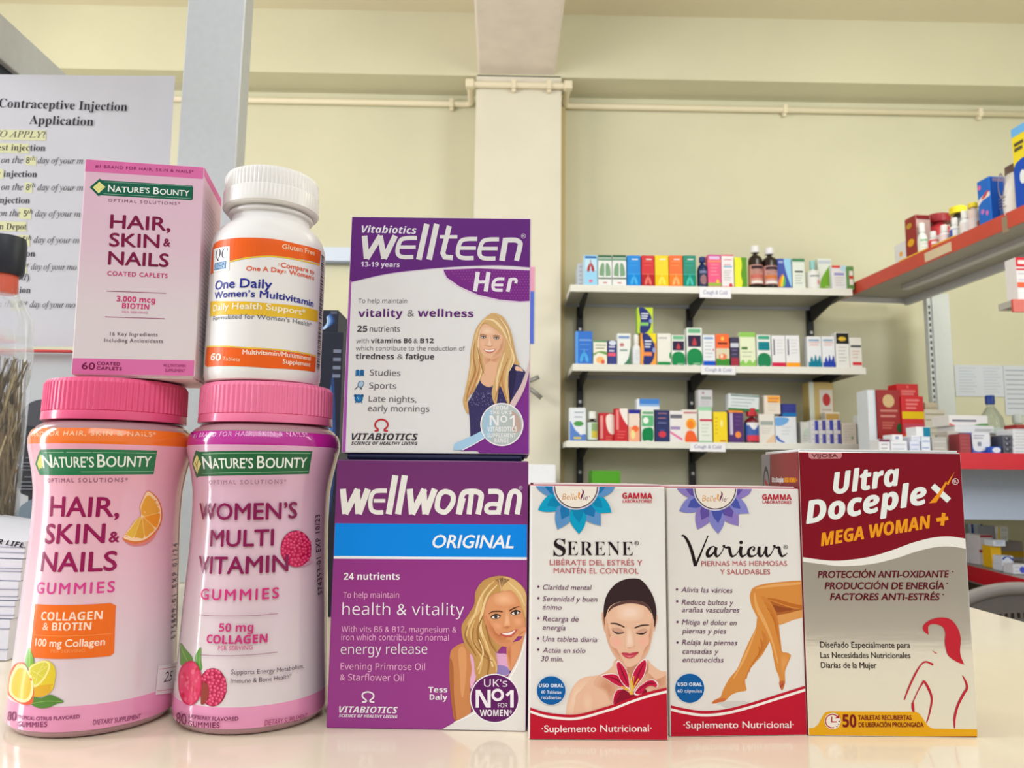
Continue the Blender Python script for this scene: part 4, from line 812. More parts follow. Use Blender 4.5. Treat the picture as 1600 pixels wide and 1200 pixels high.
TOP = [(820, 1102), (850, 1112), (880, 1116), (900, 1116), (920, 1112), (940, 1106), (960, 1100), (980, 1092), (1000, 1085), (1020, 1079), (1050, 1072)]
low = [(820, 1170), (820, 1170), (1050, 1170), (1050, 1170)]
def foot(a, T, d1, d2, base):
    a.poly(T+base, RED); a.poly([(x, y+d1) for x, y in T]+[(x, y+d2) for x, y in T][::-1], (244, 240, 236))
Tm = catmull(TOP, False)
P_ = [(205, 150, 112), (222, 170, 134)]
a.part('portrait_print').crop(880, 890, 5)
SK, SKs, SKh, HR = (232, 188, 160), (206, 146, 116), (244, 214, 194), (52, 34, 36)
a.blob([(30, 1140), (35, 1060), (60, 950), (110, 880), (200, 840), (300, 815), (380, 760), (420, 700), (640, 700), (690, 740), (760, 790), (830, 810), (830, 930), (700, 960), (500, 1020), (300, 1090), (150, 1140)], SK)
a.soft([(30, 1140), (38, 1040), (70, 940), (130, 870), (220, 850), (140, 920), (90, 1010), (75, 1140)], SK, (240, 206, 182)); a.soft([(300, 830), (400, 850), (440, 950), (380, 1040), (330, 960), (250, 900)], SK, SKs, 4); a.soft([(180, 960), (230, 1000), (220, 1110), (180, 1120), (150, 1040)], SK, (238, 200, 172)); a.soft([(640, 780), (720, 860), (820, 820), (830, 920), (700, 930), (640, 880)], SK, SKs, 4); a.blob([(420, 700), (520, 760), (640, 700), (660, 800), (540, 850), (430, 800)], (198, 138, 108))
a.soft([(302, 350), (325, 350), (335, 430), (330, 490), (312, 440)], SK, SKs, 4); a.soft([(715, 370), (735, 365), (728, 420), (712, 480)], SK, SKs, 4)
a.blob([(320, 420), (316, 300), (340, 200), (400, 120), (470, 80), (550, 68), (610, 82), (670, 150), (710, 230), (728, 320), (724, 400), (712, 450), (690, 360), (640, 270), (520, 240), (410, 265), (350, 330), (335, 420)], HR)
a.blob([(330, 400), (350, 310), (400, 265), (520, 238), (640, 262), (690, 330), (705, 420), (690, 540), (660, 640), (610, 710), (540, 756), (490, 755), (440, 715), (390, 650), (350, 560), (335, 480)], SK)
a.soft([(330, 400), (335, 480), (350, 560), (390, 650), (440, 715), (490, 755), (430, 640), (385, 560), (355, 480), (345, 400)], SK, SKs, 4); a.soft([(705, 420), (690, 540), (660, 640), (600, 720), (640, 600), (672, 500), (685, 400)], SK, SKs, 4)
a.soft([(430, 290), (530, 268), (620, 300), (610, 380), (520, 400), (430, 380)], SK, SKh); a.soft([(370, 530), (430, 520), (460, 560), (430, 610), (380, 590)], SK, (240, 176, 158)); a.soft([(600, 530), (660, 520), (660, 580), (610, 610), (580, 570)], SK, (240, 180, 160)); a.soft([(500, 470), (530, 470), (550, 580), (520, 620), (490, 600)], SK, SKh); a.soft([(480, 590), (515, 620), (560, 592), (545, 606), (515, 612), (495, 606)], SK, SKs, 4)
a.line([(350, 330), (400, 280), (520, 250), (640, 275), (690, 340)], [4, 22, 26, 22, 4], (92, 62, 58), True)
a.line([(368, 420), (420, 424), (478, 450)], [6, 12, 8], (60, 36, 36), True); a.line([(556, 456), (610, 436), (672, 432)], [8, 12, 6], (60, 36, 36), True)
a.blob([(380, 460), (430, 455), (475, 485), (430, 490), (390, 482)], (206, 158, 136)); a.blob([(570, 490), (620, 460), (655, 470), (645, 492), (600, 496)], (206, 158, 136))
a.line([(385, 476), (410, 494), (440, 498), (474, 492)], [4, 12, 5], (50, 30, 34), True); a.line([(568, 496), (600, 502), (630, 498), (652, 482)], [5, 12, 4], (50, 30, 34), True)
a.blob([(455, 650), (500, 648), (520, 654), (545, 646), (590, 645), (555, 680), (520, 694), (480, 682)], (206, 74, 92)); a.line([(458, 653), (520, 664), (588, 648)], 5, (150, 40, 60), True); a.blob([(490, 672), (530, 672), (550, 668), (520, 684)], (226, 120, 134))
a.part('lily_print'); LP, LD, LW_ = (196, 20, 66), (140, 10, 44), (244, 222, 222)
def petal(P, rib): a.blob(P, LW_); cx = sum(p[0] for p in P)/len(P); cy = sum(p[1] for p in P)/len(P); a.blob([(cx+(x-cx)*.88, cy+(y-cy)*.88) for x, y in P], LP); a.line(rib, [4, 14, 4], LD, True)
petal([(385, 1060), (390, 990), (420, 935), (480, 930), (520, 960), (460, 990), (410, 1040)], [(400, 1030), (440, 960), (510, 955)])
a.blob([(470, 930), (560, 960), (640, 930), (650, 990), (560, 1010), (450, 1030), (400, 1050), (430, 990)], LD)
petal([(290, 825), (380, 808), (440, 830), (500, 880), (525, 960), (470, 930), (390, 890), (330, 850)], [(330, 830), (420, 860), (515, 945)])
petal([(410, 735), (432, 708), (480, 760), (510, 830), (520, 930), (470, 900), (430, 830)], [(435, 735), (470, 820), (515, 920)])
petal([(645, 692), (655, 740), (630, 830), (580, 900), (535, 960), (525, 880), (550, 790), (600, 720)], [(635, 720), (590, 810), (540, 940)])
petal([(620, 890), (660, 862), (710, 858), (742, 890), (735, 918), (690, 905), (640, 930), (600, 980), (550, 970), (580, 920)], [(720, 890), (660, 890), (560, 960)])
for P in ([(530, 975), (500, 930), (450, 912)], [(530, 970), (525, 880), (515, 810)], [(535, 970), (545, 880), (550, 830)], [(530, 975), (560, 900), (590, 850)], [(525, 975), (510, 940), (470, 930)], [(540, 975), (538, 930), (530, 860)]): a.line(P, 8, (236, 190, 70), True)
a.crop(0, 0, 1).part('red_foot'); foot(a, Tm, 4.5, 8.5, [(1050, 1170), (820, 1170)])
a.crop(820, 740, 2.727).part('title_lettering'); IKB = (34, 22, 28)
a.text('S', (122, 350), (174, 351), 72, IKB, 's'); a.text('ERENE', (180, 348), (461, 349), 58, IKB, 'S', 0, 1.1); a.ring((476, 296), 8, 2, IKB); a.text('R', (472, 300), (480, 300), 8, IKB, 'g'); a.text('·Suplemento Nutricional·', (72, 1101), (540, 1098), 29, (242, 234, 232), 'm')
a.part('maker_logo'); a.text('GAMMA', (416, 106), (543, 107), 24, RED, 'B'); a.text('LABORATORIES', (417, 123), (541, 124), 12, RED, 'g')
a.part('small_print'); a.text('LIBÉRATE DEL ESTRÉS Y', (106, 390), (501, 391), 23, THIN, 'r'); a.text('MANTÉN EL CONTROL', (123, 424), (485, 426), 23, THIN, 'r')
bullets(a, [((58, 481), [('Claridad mental', (77, 494), (285, 496))]), ((58, 530), [('Serenidad y buen', (76, 543), (309, 546)), ('ánimo', (76, 578), (157, 580))]), ((58, 616), [('Recarga de', (76, 628), (229, 630)), ('energía', (76, 665), (173, 667))]), ((57, 702), [('Una tableta diaria', (76, 714), (308, 717))]), ((57, 749), [('Actúa en sólo', (76, 762), (258, 764)), ('30 min.', (68, 798), (163, 800))])])
round_badge(a, (112, 923), 64, [('USO ORAL', (60, 909), (164, 910), 15, 'b'), ('60 Tabletas', (70, 936), (155, 937), 14, 'r'), ('recubiertas', (70, 959), (154, 960), 14, 'r')])
lotus(a, (830, 745, 11.43), (92, 146, 200), (24, 116, 176), (0, 158, 200), (0, 132, 178)); a.finish()

va, a, Mv = belle('supplement_carton', 'white supplement carton with violet flower emblem and a pair of bare legs', (.07628, .34532, .0581), .06243, .044, .10908)
a.part('legs_print').crop(1100, 890, 5.4545)
SK, SKs, SKh, SKd = (216, 142, 66), (190, 108, 40), (232, 170, 100), (160, 84, 30)
a.blob([(600, 320), (700, 340), (840, 335), (850, 400), (760, 430), (630, 472), (610, 400)], (222, 156, 88)); a.poly([(480, 220), (640, 270), (850, 320), (850, 338), (790, 352), (720, 372), (640, 385), (600, 400), (540, 330)], (176, 98, 44)); a.blob([(570, 300), (660, 318), (760, 338), (690, 356), (630, 362), (600, 340)], (150, 76, 36))
a.blob([(455, 410), (440, 500), (380, 620), (320, 760), (280, 850), (215, 930), (160, 1030), (140, 1085), (90, 1110), (68, 1132), (75, 1143), (150, 1130), (190, 1110), (230, 1070), (285, 1045), (345, 1035), (362, 1020), (350, 950), (370, 880), (430, 800), (500, 720), (545, 620), (540, 540), (500, 480)], SK)
a.soft([(500, 480), (545, 560), (540, 640), (480, 730), (400, 830), (360, 920), (350, 960), (340, 940), (400, 810), (480, 690), (510, 590)], SK, SKs, 4); a.line([(440, 520), (350, 740), (250, 930)], [6, 22, 8], SKh, True); a.blob([(90, 1115), (160, 1095), (190, 1108), (140, 1130), (80, 1140)], (206, 110, 60)); a.blob([(130, 1130), (300, 1120), (390, 1135), (280, 1170), (200, 1180), (130, 1150)], (212, 208, 204))
a.blob([(395, 200), (420, 155), (500, 125), (620, 108), (750, 96), (850, 92), (850, 92), (850, 335), (850, 335), (740, 325), (640, 292), (540, 255), (520, 250), (590, 330), (625, 430), (640, 540), (660, 690), (720, 715), (740, 735), (715, 800), (690, 870), (690, 960), (670, 1020), (655, 1018), (642, 980), (640, 920), (610, 840), (590, 740), (570, 640), (530, 560), (470, 440), (410, 320), (392, 250)], SK)
a.blob([(500, 245), (580, 262), (700, 305), (850, 335), (850, 310), (720, 280), (600, 245)], SKs); a.soft([(495, 250), (560, 280), (620, 400), (640, 540), (655, 680), (630, 600), (600, 460), (560, 350)], SK, SKs, 4); a.line([(430, 200), (450, 320), (530, 480), (590, 640), (630, 800)], [10, 34, 18, 10], SKh, True); a.line([(440, 160), (600, 135), (840, 115)], [8, 26, 20], SKh, True); a.blob([(640, 960), (690, 950), (672, 1020), (655, 1018)], (196, 100, 60)); a.soft([(660, 720), (730, 735), (690, 840), (665, 900), (650, 800)], SK, (226, 160, 90))
for k in range(4): a.disc((650+7*k, 1000-8*k), 5, (140, 50, 40), n=8)
K = (820, 740, 2.727); T = [(600, 980), (615, 985), (680, 1000), (760, 1011), (850, 1004), (950, 980), (1050, 949), (1205, 900)]; Tm = [(820+x/2.727, 740+y/2.727) for x, y in catmull(T, False)]
a.crop(0, 0, 1).part('red_foot'); foot(a, Tm, 4.5, 8.7, [(1275, 1170), (1030, 1170)])
a.crop(1050, 830, 8).part('title_lettering'); IK2 = (30, 16, 20)
a.line([(118, 58), (150, 60), (200, 130), (250, 260), (292, 435)], [16, 26, 36, 40, 40], IK2, True); a.line([(292, 432), (370, 250), (450, 55)], [30, 20, 14], IK2, True)
for P, w in (([(545, 205), (515, 190), (470, 215), (440, 270), (450, 312), (490, 300), (530, 250), (550, 205)], [12, 14, 34, 40, 30, 14, 12]), ([(552, 200), (540, 265), (555, 312), (590, 300), (630, 245), (650, 195)], [36, 38, 30, 14, 10, 12]), ([(650, 190), (670, 205), (712, 205), (725, 260), (745, 312), (790, 300), (830, 250), (850, 190)], [14, 18, 34, 40, 30, 14, 10, 12]), ([(868, 190), (855, 250), (868, 312), (910, 300), (955, 265)], [36, 40, 32, 16, 10]),
   ([(1020, 240), (1030, 205), (1005, 195), (965, 225), (955, 275), (975, 312), (1030, 305), (1075, 265)], [26, 16, 14, 32, 40, 34, 14, 10]), ([(1090, 190), (1085, 260), (1100, 312), (1140, 290), (1170, 200)], [36, 40, 30, 14, 12]), ([(1178, 190), (1172, 260), (1190, 312), (1230, 290), (1265, 230), (1280, 190)], [36, 38, 30, 14, 10, 12]), ([(1280, 190), (1300, 205), (1335, 205), (1345, 260), (1370, 310), (1410, 300), (1440, 272)], [14, 18, 34, 40, 28, 14, 8])): a.line(P, w, IK2, True)
a.disc((862, 140), 22, IK2); a.disc((648, 186), 17, IK2); a.disc((1278, 186), 17, IK2); a.disc((1020, 236), 15, IK2); a.ring((1420, 196), 24, 5, IK2); a.text('R', (1410, 207), (1432, 207), 22, IK2, 'g')
a.crop(820, 740, 2.727); a.text('·Suplemento Nutricional·', (676, 1085), (1146, 1083), 29, (242, 234, 232), 'm')
a.part('maker_logo'); a.text('GAMMA', (1012, 111), (1136, 112), 23, RED, 'B'); a.text('LABORATORIES', (1013, 127), (1135, 129), 12, RED, 'g')
a.part('small_print'); a.text('PIERNAS MÁS HERMOSAS', (752, 394), (1117, 393), 21, THIN, 'r'); a.text('Y SALUDABLES', (832, 429), (1045, 429), 21, THIN, 'r')
bullets(a, [((648, 493), [('Alivia las várices', (666, 505), (885, 508))]), ((649, 544), [('Reduce bultos y', (668, 558), (889, 560)), ('arañas vasculares', (669, 590), (914, 592))]), ((650, 632), [('Mitiga el dolor en', (669, 643), (902, 646)), ('piernas y pies', (670, 680), (858, 682))]), ((650, 719), [('Relaja las piernas', (669, 729), (905, 731)), ('cansadas y', (671, 767), (826, 768)), ('entumecidas', (672, 803), (847, 804))])])
round_badge(a, (702, 914), 65, [('USO ORAL', (650, 904), (754, 905), 15, 'b'), ('60 cápsulas', (650, 932), (754, 932), 14, 'r')])
lotus(a, (1040+562/7.273-800/12.06, 745+135/7.273-172/12.06, 12.06), (142, 124, 196), (98, 80, 164), (132, 134, 206), (72, 84, 172)); a.finish()

# ---------------- dark red and silver carton
W, D, H = .07584, .052, .12638
FOIL = grad([(0, (232, 228, 214)), (.3, (230, 226, 214)), (.5, (206, 202, 192)), (1, (196, 192, 184))], H, .12, 0, .6)  # pale counter reflection painted into the lower part of the foil
def _foil(m):
    nt = m.node_tree; tc = nt.nodes.new('ShaderNodeTexCoord'); mp = nt.nodes.new('ShaderNodeMapping'); mp.inputs['Scale'].default_value = (30, 30, 220); n = nt.nodes.new('ShaderNodeTexNoise'); n.inputs['Scale'].default_value = 1.4
    b = nt.nodes.new('ShaderNodeBump'); b.inputs['Strength'].default_value = .05; b.inputs['Distance'].default_value = .0006
    nt.links.new(tc.outputs['Object'], mp.inputs['Vector']); nt.links.new(mp.outputs[0], n.inputs['Vector']); nt.links.new(n.outputs['Fac'], b.inputs['Height']); nt.links.new(b.outputs['Normal'], nt.nodes['Principled BSDF'].inputs['Normal'])
_foil(FOIL)
dp, M = carton('vitamin_carton', 'tall dark red and silver foil vitamin carton with a red outline woman on the counter', .13856, .34805, 1.0, -.01223, W, D, H, FOIL, mat((118, 14, 34), .4, noise=.02, spec=.3), card((212, 212, 214)))
bm = bmesh.new(); add_box(bm, (.001, .001, H), (W-.001, D-.004, H+.0011), .0004); bmobj('top_flap', bm, card((216, 216, 216)), dp)
a = Art(BoxFace(M, W, D, H), dp).crop(1170, 690, 2.5)
DR = (128, 8, 30)
C_ = catmull([(180, 447), (213, 452), (320, 465), (400, 461), (480, 448), (560, 424), (640, 395), (720, 375), (790, 371), (870, 384)], False)
a.part('colour_fields'); a.poly([(170, 20), (880, 20)]+C_[::-1], DR); a.poly(C_+[(x, y+17+(22 if x > 600 else 22*max(0, (x-300))/300 if x > 300 else 0)) for x, y in C_][::-1], (234, 232, 226))
a.poly([(180, 1148), (890, 1150), (900, 1180), (180, 1180)], (120, 12, 20))
a.crop(1260, 1080, 8); YB = (228, 166, 22)
a.poly([(20, 461), (60, 460)]+catmull([(60, 460), (100, 452), (150, 408), (195, 322), (240, 266), (290, 252)], False)+[(1340, 256)]+catmull([(1340, 256), (1400, 272), (1450, 330), (1505, 415), (1560, 458), (1610, 470)], False)+[(2200, 476), (2200, 562), (20, 566)], YB)
a.part('title_lettering').crop(1250, 700, 6.154); WW = (232, 238, 234)
a.text('Ultra', (333, 441), (976, 352), 200, WW, 'BI', .1); a.text('Doceple', (64, 726), (1236, 530), 208, WW, 'BI', .1)
a.line([(1275, 362), (1432, 505)], 58, WW); a.poly([(1240, 532), (1330, 430), (1405, 315), (1412, 338), (1486, 228), (1424, 360), (1408, 342), (1372, 420), (1310, 524)], (236, 148, 26))
OR_ = (236, 154, 26); a.text('MEGA WOMAN', (204, 942), (1274, 764), 122, OR_, 'BI', .1); a.line([(1311, 692), (1424, 674)], 36, OR_); a.line([(1382, 624), (1366, 746)], 36, OR_)
a.ring((1493, 322), 28, 6, (220, 200, 200)); a.text('R', (1481, 338), (1507, 335), 32, (220, 200, 200), 'g')
a.part('maker_tab'); a.poly([(76, 15), (402, 20), (402, 82), (385, 103), (110, 106), (84, 90)], (196, 130, 132)); a.text('VIJOSA', (113, 89), (362, 90), 32, (96, 16, 28), 'G')
a.part('small_print').crop(1170, 690, 2.5); D2 = (92, 14, 30)
for t, p, q in (('PROTECCIÓN ANTI-OXIDANTE', (270, 532), (783, 530)), ('PRODUCCIÓN DE ENERGÍA', (297, 576), (762, 576)), ('FACTORES ANTI-ESTRÉS', (318, 619), (746, 619))): a.text(t, p, q, 26, D2, 'G', .2); a.disc((q[0]+13, q[1]-22), 3, D2, n=10)
for t, p, q in (('Diseñado Especialmente para', (279, 804), (630, 806)), ('Las Necesidades Nutricionales', (280, 845), (631, 846)), ('Diarias de la Mujer', (282, 884), (499, 885))): a.text(t, p, q, 23, (54, 40, 40), 'm')
a.crop(1260, 1080, 8); D3 = (122, 18, 22)
a.text('50', (455, 446), (622, 450), 156, D3, 'B'); a.text('TABLETAS RECUBIERTAS', (648, 358), (1312, 358), 58, D3, 'G'); a.text('DE LIBERACIÓN PROLONGADA', (655, 446), (1462, 446), 58, D3, 'G')
a.part('clock_icon'); a.disc((325, 372), 102, (236, 226, 214)); a.ring((322, 372), 84, 14, (170, 40, 44), 75, 315); a.poly([(355, 335), (408, 285), (410, 338)], (170, 40, 44)); a.line([(315, 315), (315, 382), (378, 382)], 14, (170, 40, 44))
for p in ((408, 376), (400, 412), (378, 440)): a.disc(p, 9, (80, 40, 40), n=10)
a.part('woman_outline').crop(1400, 950, 5.714); RW = (190, 34, 50)
a.blob([(238, 180), (255, 140), (320, 100), (410, 84), (490, 105), (550, 180), (575, 270), (570, 380), (580, 440), (608, 505), (608, 505), (540, 480), (470, 430), (445, 370), (434, 300), (438, 220), (410, 165), (340, 142), (292, 155), (285, 195), (290, 238), (290, 238), (255, 215)], RW)
a.blob([(320, 375), (320, 375), (370, 402), (440, 380), (440, 380), (395, 420), (356, 495), (356, 495), (362, 430)], RW)
for P, w in (([(72, 822), (110, 720), (170, 590), (220, 510), (265, 480), (330, 505)], [8, 14, 16, 10, 14, 20]), ([(250, 648), (200, 730), (148, 845)], [18, 8, 8]), ([(148, 845), (150, 890), (158, 928)], [20, 24, 14]), ([(250, 650), (290, 720), (318, 810), (300, 930), (272, 1025)], [18, 22, 16, 12, 6]), ([(593, 603), (622, 660), (632, 715), (600, 770), (550, 870), (522, 980), (522, 1074)], [6, 16, 20, 22, 20, 20, 8])): a.line(P, w, RW, True)
a.finish()
a = Art(BoxFace(M, W, D, H, 'L'), dp); a.norm = True
a.part('side_print'); a.poly([(.0, .0), (.0, 1), (.27, 1), (.26, .93), (.22, .86), (.27, .80), (.27, 0)], (132, 130, 136)); a.ring((.14, .86), .08, .02, (60, 60, 68)); a.line([(.1, .89), (.17, .87), (.12, .83)], .02, (176, 40, 50))
a.text('Ultra Doceplex', (.3, .885), (.62, .885), .02, (232, 232, 232), 'BI'); a.text('MEGA WOMAN +', (.64, .885), (.96, .885), .018, OR_, 'BI'); a.text('Comprimidos de Liberación', (.28, .83), (.96, .83), .016, (170, 130, 136), 'r'); a.finish()
# ================================================================== white wall shelves with medicines
SF = 3.5; STEEL = mat((222, 222, 216), .4, noise=.02); BLK = mat((24, 25, 30), .45); SUND = mat((196, 194, 184), .5, noise=.02)
ws = thing('wall_shelving', 'white three tier wall shelving on black slotted uprights, full of medicines', 'shelving', (0, 0, 0))
shelfz = []
for (xa, xb, y0, lip) in ((892, 1331, 448, 11), (896, 1352, 571.5, 11), (886, 1359, 691.5, 10)):
    A0, B0 = onY(xa, y0-4, SF), onY(xb, y0+1, SF); z1 = onY((xa+xb)/2, y0, SF).z; z0 = z1-lip*SF/FPX; shelfz.append(z1)
    sh = boxobj('shelf', (A0.x, SF+.012, z1-.006), (B0.x, WY-.012, z1), SUND, ws, .001)
    l = boxobj('front_lip', (A0.x-.003, SF, z0), (B0.x+.003, SF+.014, z1+.001), STEEL, sh, .002)
    boxobj('back_fold', (A0.x, WY-.03, z1-.022), (B0.x, WY-.014, z1-.006), mat((190, 194, 206), .5), sh)
    for xs in (A0.x, B0.x): boxobj('end_fold', (xs-.003, SF+.014, z1-.026), (xs+.003, WY-.03, z1-.001), STEEL, sh)
for px in (906, 1079.5, 1270):
    p = onY(px, 620, WY-.015)
    boxobj('upright', (p.x-.016, WY-.026, .35), (p.x+.016, WY, shelfz[0]+.0), BLK, ws, .001)
    for z1 in shelfz:
        bm = bmesh.new(); prism(bm, [(SF+.03, z1-.007), (WY-.028, z1-.007), (WY-.028, z1-.085), (WY-.06, z1-.085), (SF+.05, z1-.03)], p.x-.005, p.x+.005)
        for v in bm.verts: v.co.x, v.co.y = v.co.y, v.co.x
        bmesh.ops.recalc_face_normals(bm, faces=bm.faces[:]); bmobj('bracket', bm, BLK, ws)
    for z1 in shelfz[1:]+[shelfz[0]]:
        boxobj('bolt', (p.x-.007, WY-.03, z1-.15), (p.x+.007, WY-.026, z1-.135), mat((170, 170, 170), .3, metal=.8), ws)

def prn(ar, arts):
    for q in arts:
        k = q[0]
        if k == 'r': ar.poly([(q[1], q[2]), (q[3], q[2]), (q[3], q[4]), (q[1], q[4])], q[5])
        elif k == 'd': ar.disc((q[1], q[2]), q[3], q[5], q[4], 20)
        elif k == 'p': ar.poly(q[1], q[2])
        elif k == 'b': ar.blob(q[1], q[2], 4)
        elif k == 'l':   # rows of unreadable small print
            n = q[5]
            for i in range(n):
                y = q[4]-(q[4]-q[2])*i/max(1, n-1); ar.line([(q[1], y), (q[3]-(q[3]-q[1])*.25*((i*7) % 3)/2, y)], q[6] if len(q) > 6 and not isinstance(q[6], tuple) else .02, q[-1])
def lungs(c, y=.3, s=1): return [('b', [(.5-.05, y+.14*s), (.5-.16, y+.08*s), (.5-.26, y-.04*s), (.5-.24, y-.14*s), (.5-.08, y-.1*s), (.5-.05, y)], c), ('b', [(.5+.05, y+.14*s), (.5+.16, y+.08*s), (.5+.26, y-.04*s), (.5+.24, y-.14*s), (.5+.08, y-.1*s), (.5+.05, y)], c), ('r', .47, y+.02, .53, y+.24*s, c)]
def sbox(label, x0, x1, yt, z, body, arts=(), Y=SF+.03, D=.05, name='medicine_box', group=None, side=None, yaw=0, roll=0, cat='box', yb=None, W=None):
    """a carton on a shelf: x0..x1 and top row yt as seen, bottom at height z"""
    A0, B0, T0 = onY(x0, yt+20, Y), onY(x1, yt+20, Y), onY((x0+x1)/2, yt, Y)
    Wd, H = B0.x-A0.x-.0015, T0.z-z
    M = Matrix.Translation((A0.x, Y, z)) @ rotz(yaw) @ Matrix.Rotation(roll, 4, 'Y')
    t = thing(name, label, cat, M, group); c1 = mat(body, .5, noise=.02); c2 = mat(side or body, .5, noise=.02)
    bm = bmesh.new(); add_box(bm, (0, 0, 0), (Wd, D, H), .0015, seg=1); bm.normal_update()
    for f in bm.faces: f.material_index = 0 if f.normal.y < -.5 else 1
    bmobj('carton', bm, [c1, c2], t)
    if arts:
        ar = Art(BoxFace(M, Wd, D, H), t, base=.0005, step=.0001); ar.norm = True; ar.part('front_print'); prn(ar, arts); ar.finish()
    return t, M, Wd, H, z+H
def sbottle(label, x0, x1, yt, z, body, cap, lab=None, arts=(), Y=SF+.05, capw=.55, caph=.16, sh=.2, name='medicine_bottle', group=None, trans=0, neck=.3, lz=(.08, .6)):
    A0, B0, T0 = onY(x0, yt+20, Y), onY(x1, yt+20, Y), onY((x0+x1)/2, yt, Y); R = (B0.x-A0.x)/2; H = T0.z-z; b = ((A0.x+B0.x)/2, Y, z)
    t = thing(name, label, 'bottle', b, group); zc = H*(1-caph); zs = zc-H*.05
    prof = [(R*.9, 0), (R, H*.02), (R, zs-H*sh), (R*.85, zs-H*sh*.5), (R*neck*1.25, zs-H*.01), (R*neck, zs+.001), (R*neck, zc)]
    lathe('glass_body', prof, mat(body, .2, noise=.02) if not trans else mat(body, .08, trans=.8, alpha=.6), t, 32)
    lathe('cap', [(R*capw*.9, zc-.002), (R*capw, zc), (R*capw, H*.985), (R*capw*.85, H)], mat(cap, .4), t, 32)
    if lab:
        f = LatheFace(b, prof); lathe('label', [(R+.0004, H*lz[0]), (R+.0004, min(H*lz[1], zs-H*sh))], mat(lab, .5), t, 32, close=False)
        if arts:
            ar = Art(f, t, base=.001, step=.0001); ar.part('label_print')
            ar.uv = lambda p: ((p[0]-.5)*R*2.2, H*lz[0]+p[1]*(min(H*lz[1], zs-H*sh)-H*lz[0])); prn(ar, arts); ar.finish()
    return t
W_ = (228, 230, 232); GN = (40, 130, 90); NV_ = (44, 44, 92); GY = (150, 152, 160)
zt_, zm, zl = [z+.001 for z in shelfz]
g = 'medicines on the top wall shelf'
sbox('pale white box at the far left end of the top wall shelf', 903, 912, 411, zt_, (206, 218, 232), [('l', .2, .2, .8, .85, 5, .03, (150, 170, 200))], Y=SF+.09, D=.12, group=g)
sbox('light blue box with small red lungs on the top wall shelf', 912.5, 934, 398.5, zt_, (150, 208, 244), [('r', .08, .9, .92, .96, (40, 80, 160)), ('r', .08, .5, .92, .86, (190, 224, 244))]+lungs((176, 44, 52), .6)+[('d', .5, .17, .14, .05, (226, 120, 160))], group=g, side=(226, 230, 236))
for k, (a0, b0) in enumerate(((934.5, 956.5), (957, 979))):
    sbox(('white' if not k else 'second white')+' box with big green lungs, '+('beside the light blue box' if not k else 'beside the plain blue box')+' on the top shelf', a0, b0, 398.5, zt_, W_, [('r', 0, .92, 1, 1, (60, 110, 80)), ('r', 0, .82, 1, .9, (120, 160, 136)), ('b', [(.1, .36), (.14, .6), (.3, .74), (.44, .7), (.44, .34), (.3, .34)], (126, 164, 134)), ('b', [(.56, .34), (.56, .7), (.7, .74), (.86, .6), (.9, .36), (.7, .34)], (126, 164, 134)), ('r', .02, .24, .98, .28, (50, 90, 66)), ('l', .36, .1, .64, .12, 1, .03, (196, 90, 90))], group=g)
for (a0, b0, nm, c, d, l) in ((980, 1001.5, 'plain blue', (8, 134, 222), (8, 134, 222), (70, 176, 236)), (1002.5, 1023, 'red', (206, 38, 48), (178, 28, 40), (226, 120, 110)), (1023.5, 1045, 'yellow', (240, 208, 20), (236, 196, 20), (250, 226, 90)), (1045.5, 1067, 'orange', (238, 106, 40), (240, 126, 40), (248, 176, 110)), (1067.5, 1088, 'teal green', (0, 134, 112), (0, 134, 112), (70, 190, 180))):
    sbox(nm+' box with a faint lungs drawing on the top wall shelf', a0, b0, 399, zt_, c, [('r', 0, .0, 1, .4, d), ('r', .35, .86, .8, .89, (236, 236, 236)), ('l', .15, .68, .85, .8, 2, .012, l), ('r', 0, .40, 1, .415, l)]+lungs(l, .2, .9)+[('r', 0, 0, 1, .03, (60, 60, 80))], group=g)
sbottle('dark blue bottle with a blue cap between the teal and pink boxes', 1089.5, 1105, 402, zt_, (22, 40, 92), (20, 50, 120), (24, 40, 84), [('r', .15, .75, .85, .9, (120, 130, 170)), ('d', .5, .35, .3, .3, (150, 110, 120))], group=g, lz=(.08, .7), capw=.6)
sbox('bright pink box with an orange line on the top wall shelf', 1106, 1127, 398, zt_, (234, 80, 130), [('r', 0, .9, 1, 1, (206, 80, 150)), ('r', .1, .86, .9, .95, (220, 190, 230)), ('r', .0, .78, 1, .82, (246, 150, 100)), ('l', .2, .4, .8, .7, 4, .02, (248, 160, 170)), ('r', 0, .06, 1, .16, (150, 180, 70)), ('d', .72, .2, .1, .06, (240, 200, 60))], group=g)
sbox('white box with pink top edge and pink foot on the top wall shelf', 1127.5, 1147, 398, zt_, (230, 226, 232), [('r', 0, .96, 1, 1, (220, 90, 120)), ('l', .2, .7, .85, .85, 2, .025, (214, 120, 140)), ('r', .15, .62, .85, .66, (110, 180, 210)), ('l', .15, .25, .8, .52, 5, .014, GY), ('r', 0, .0, 1, .06, (220, 80, 120)), ('d', .72, .09, .14, .06, (200, 40, 60))], group=g)
sbox('lime yellow and green box beside the brown syrup bottles', 1148, 1167.5, 402, zt_, (226, 228, 20), [('b', [(.55, 0), (.62, .2), (.5, .45), (.6, .75), (.55, 1), (.9, 1), (1, 1), (1, .5), (1, 0), (.8, 0)], (90, 150, 40))], group=g)
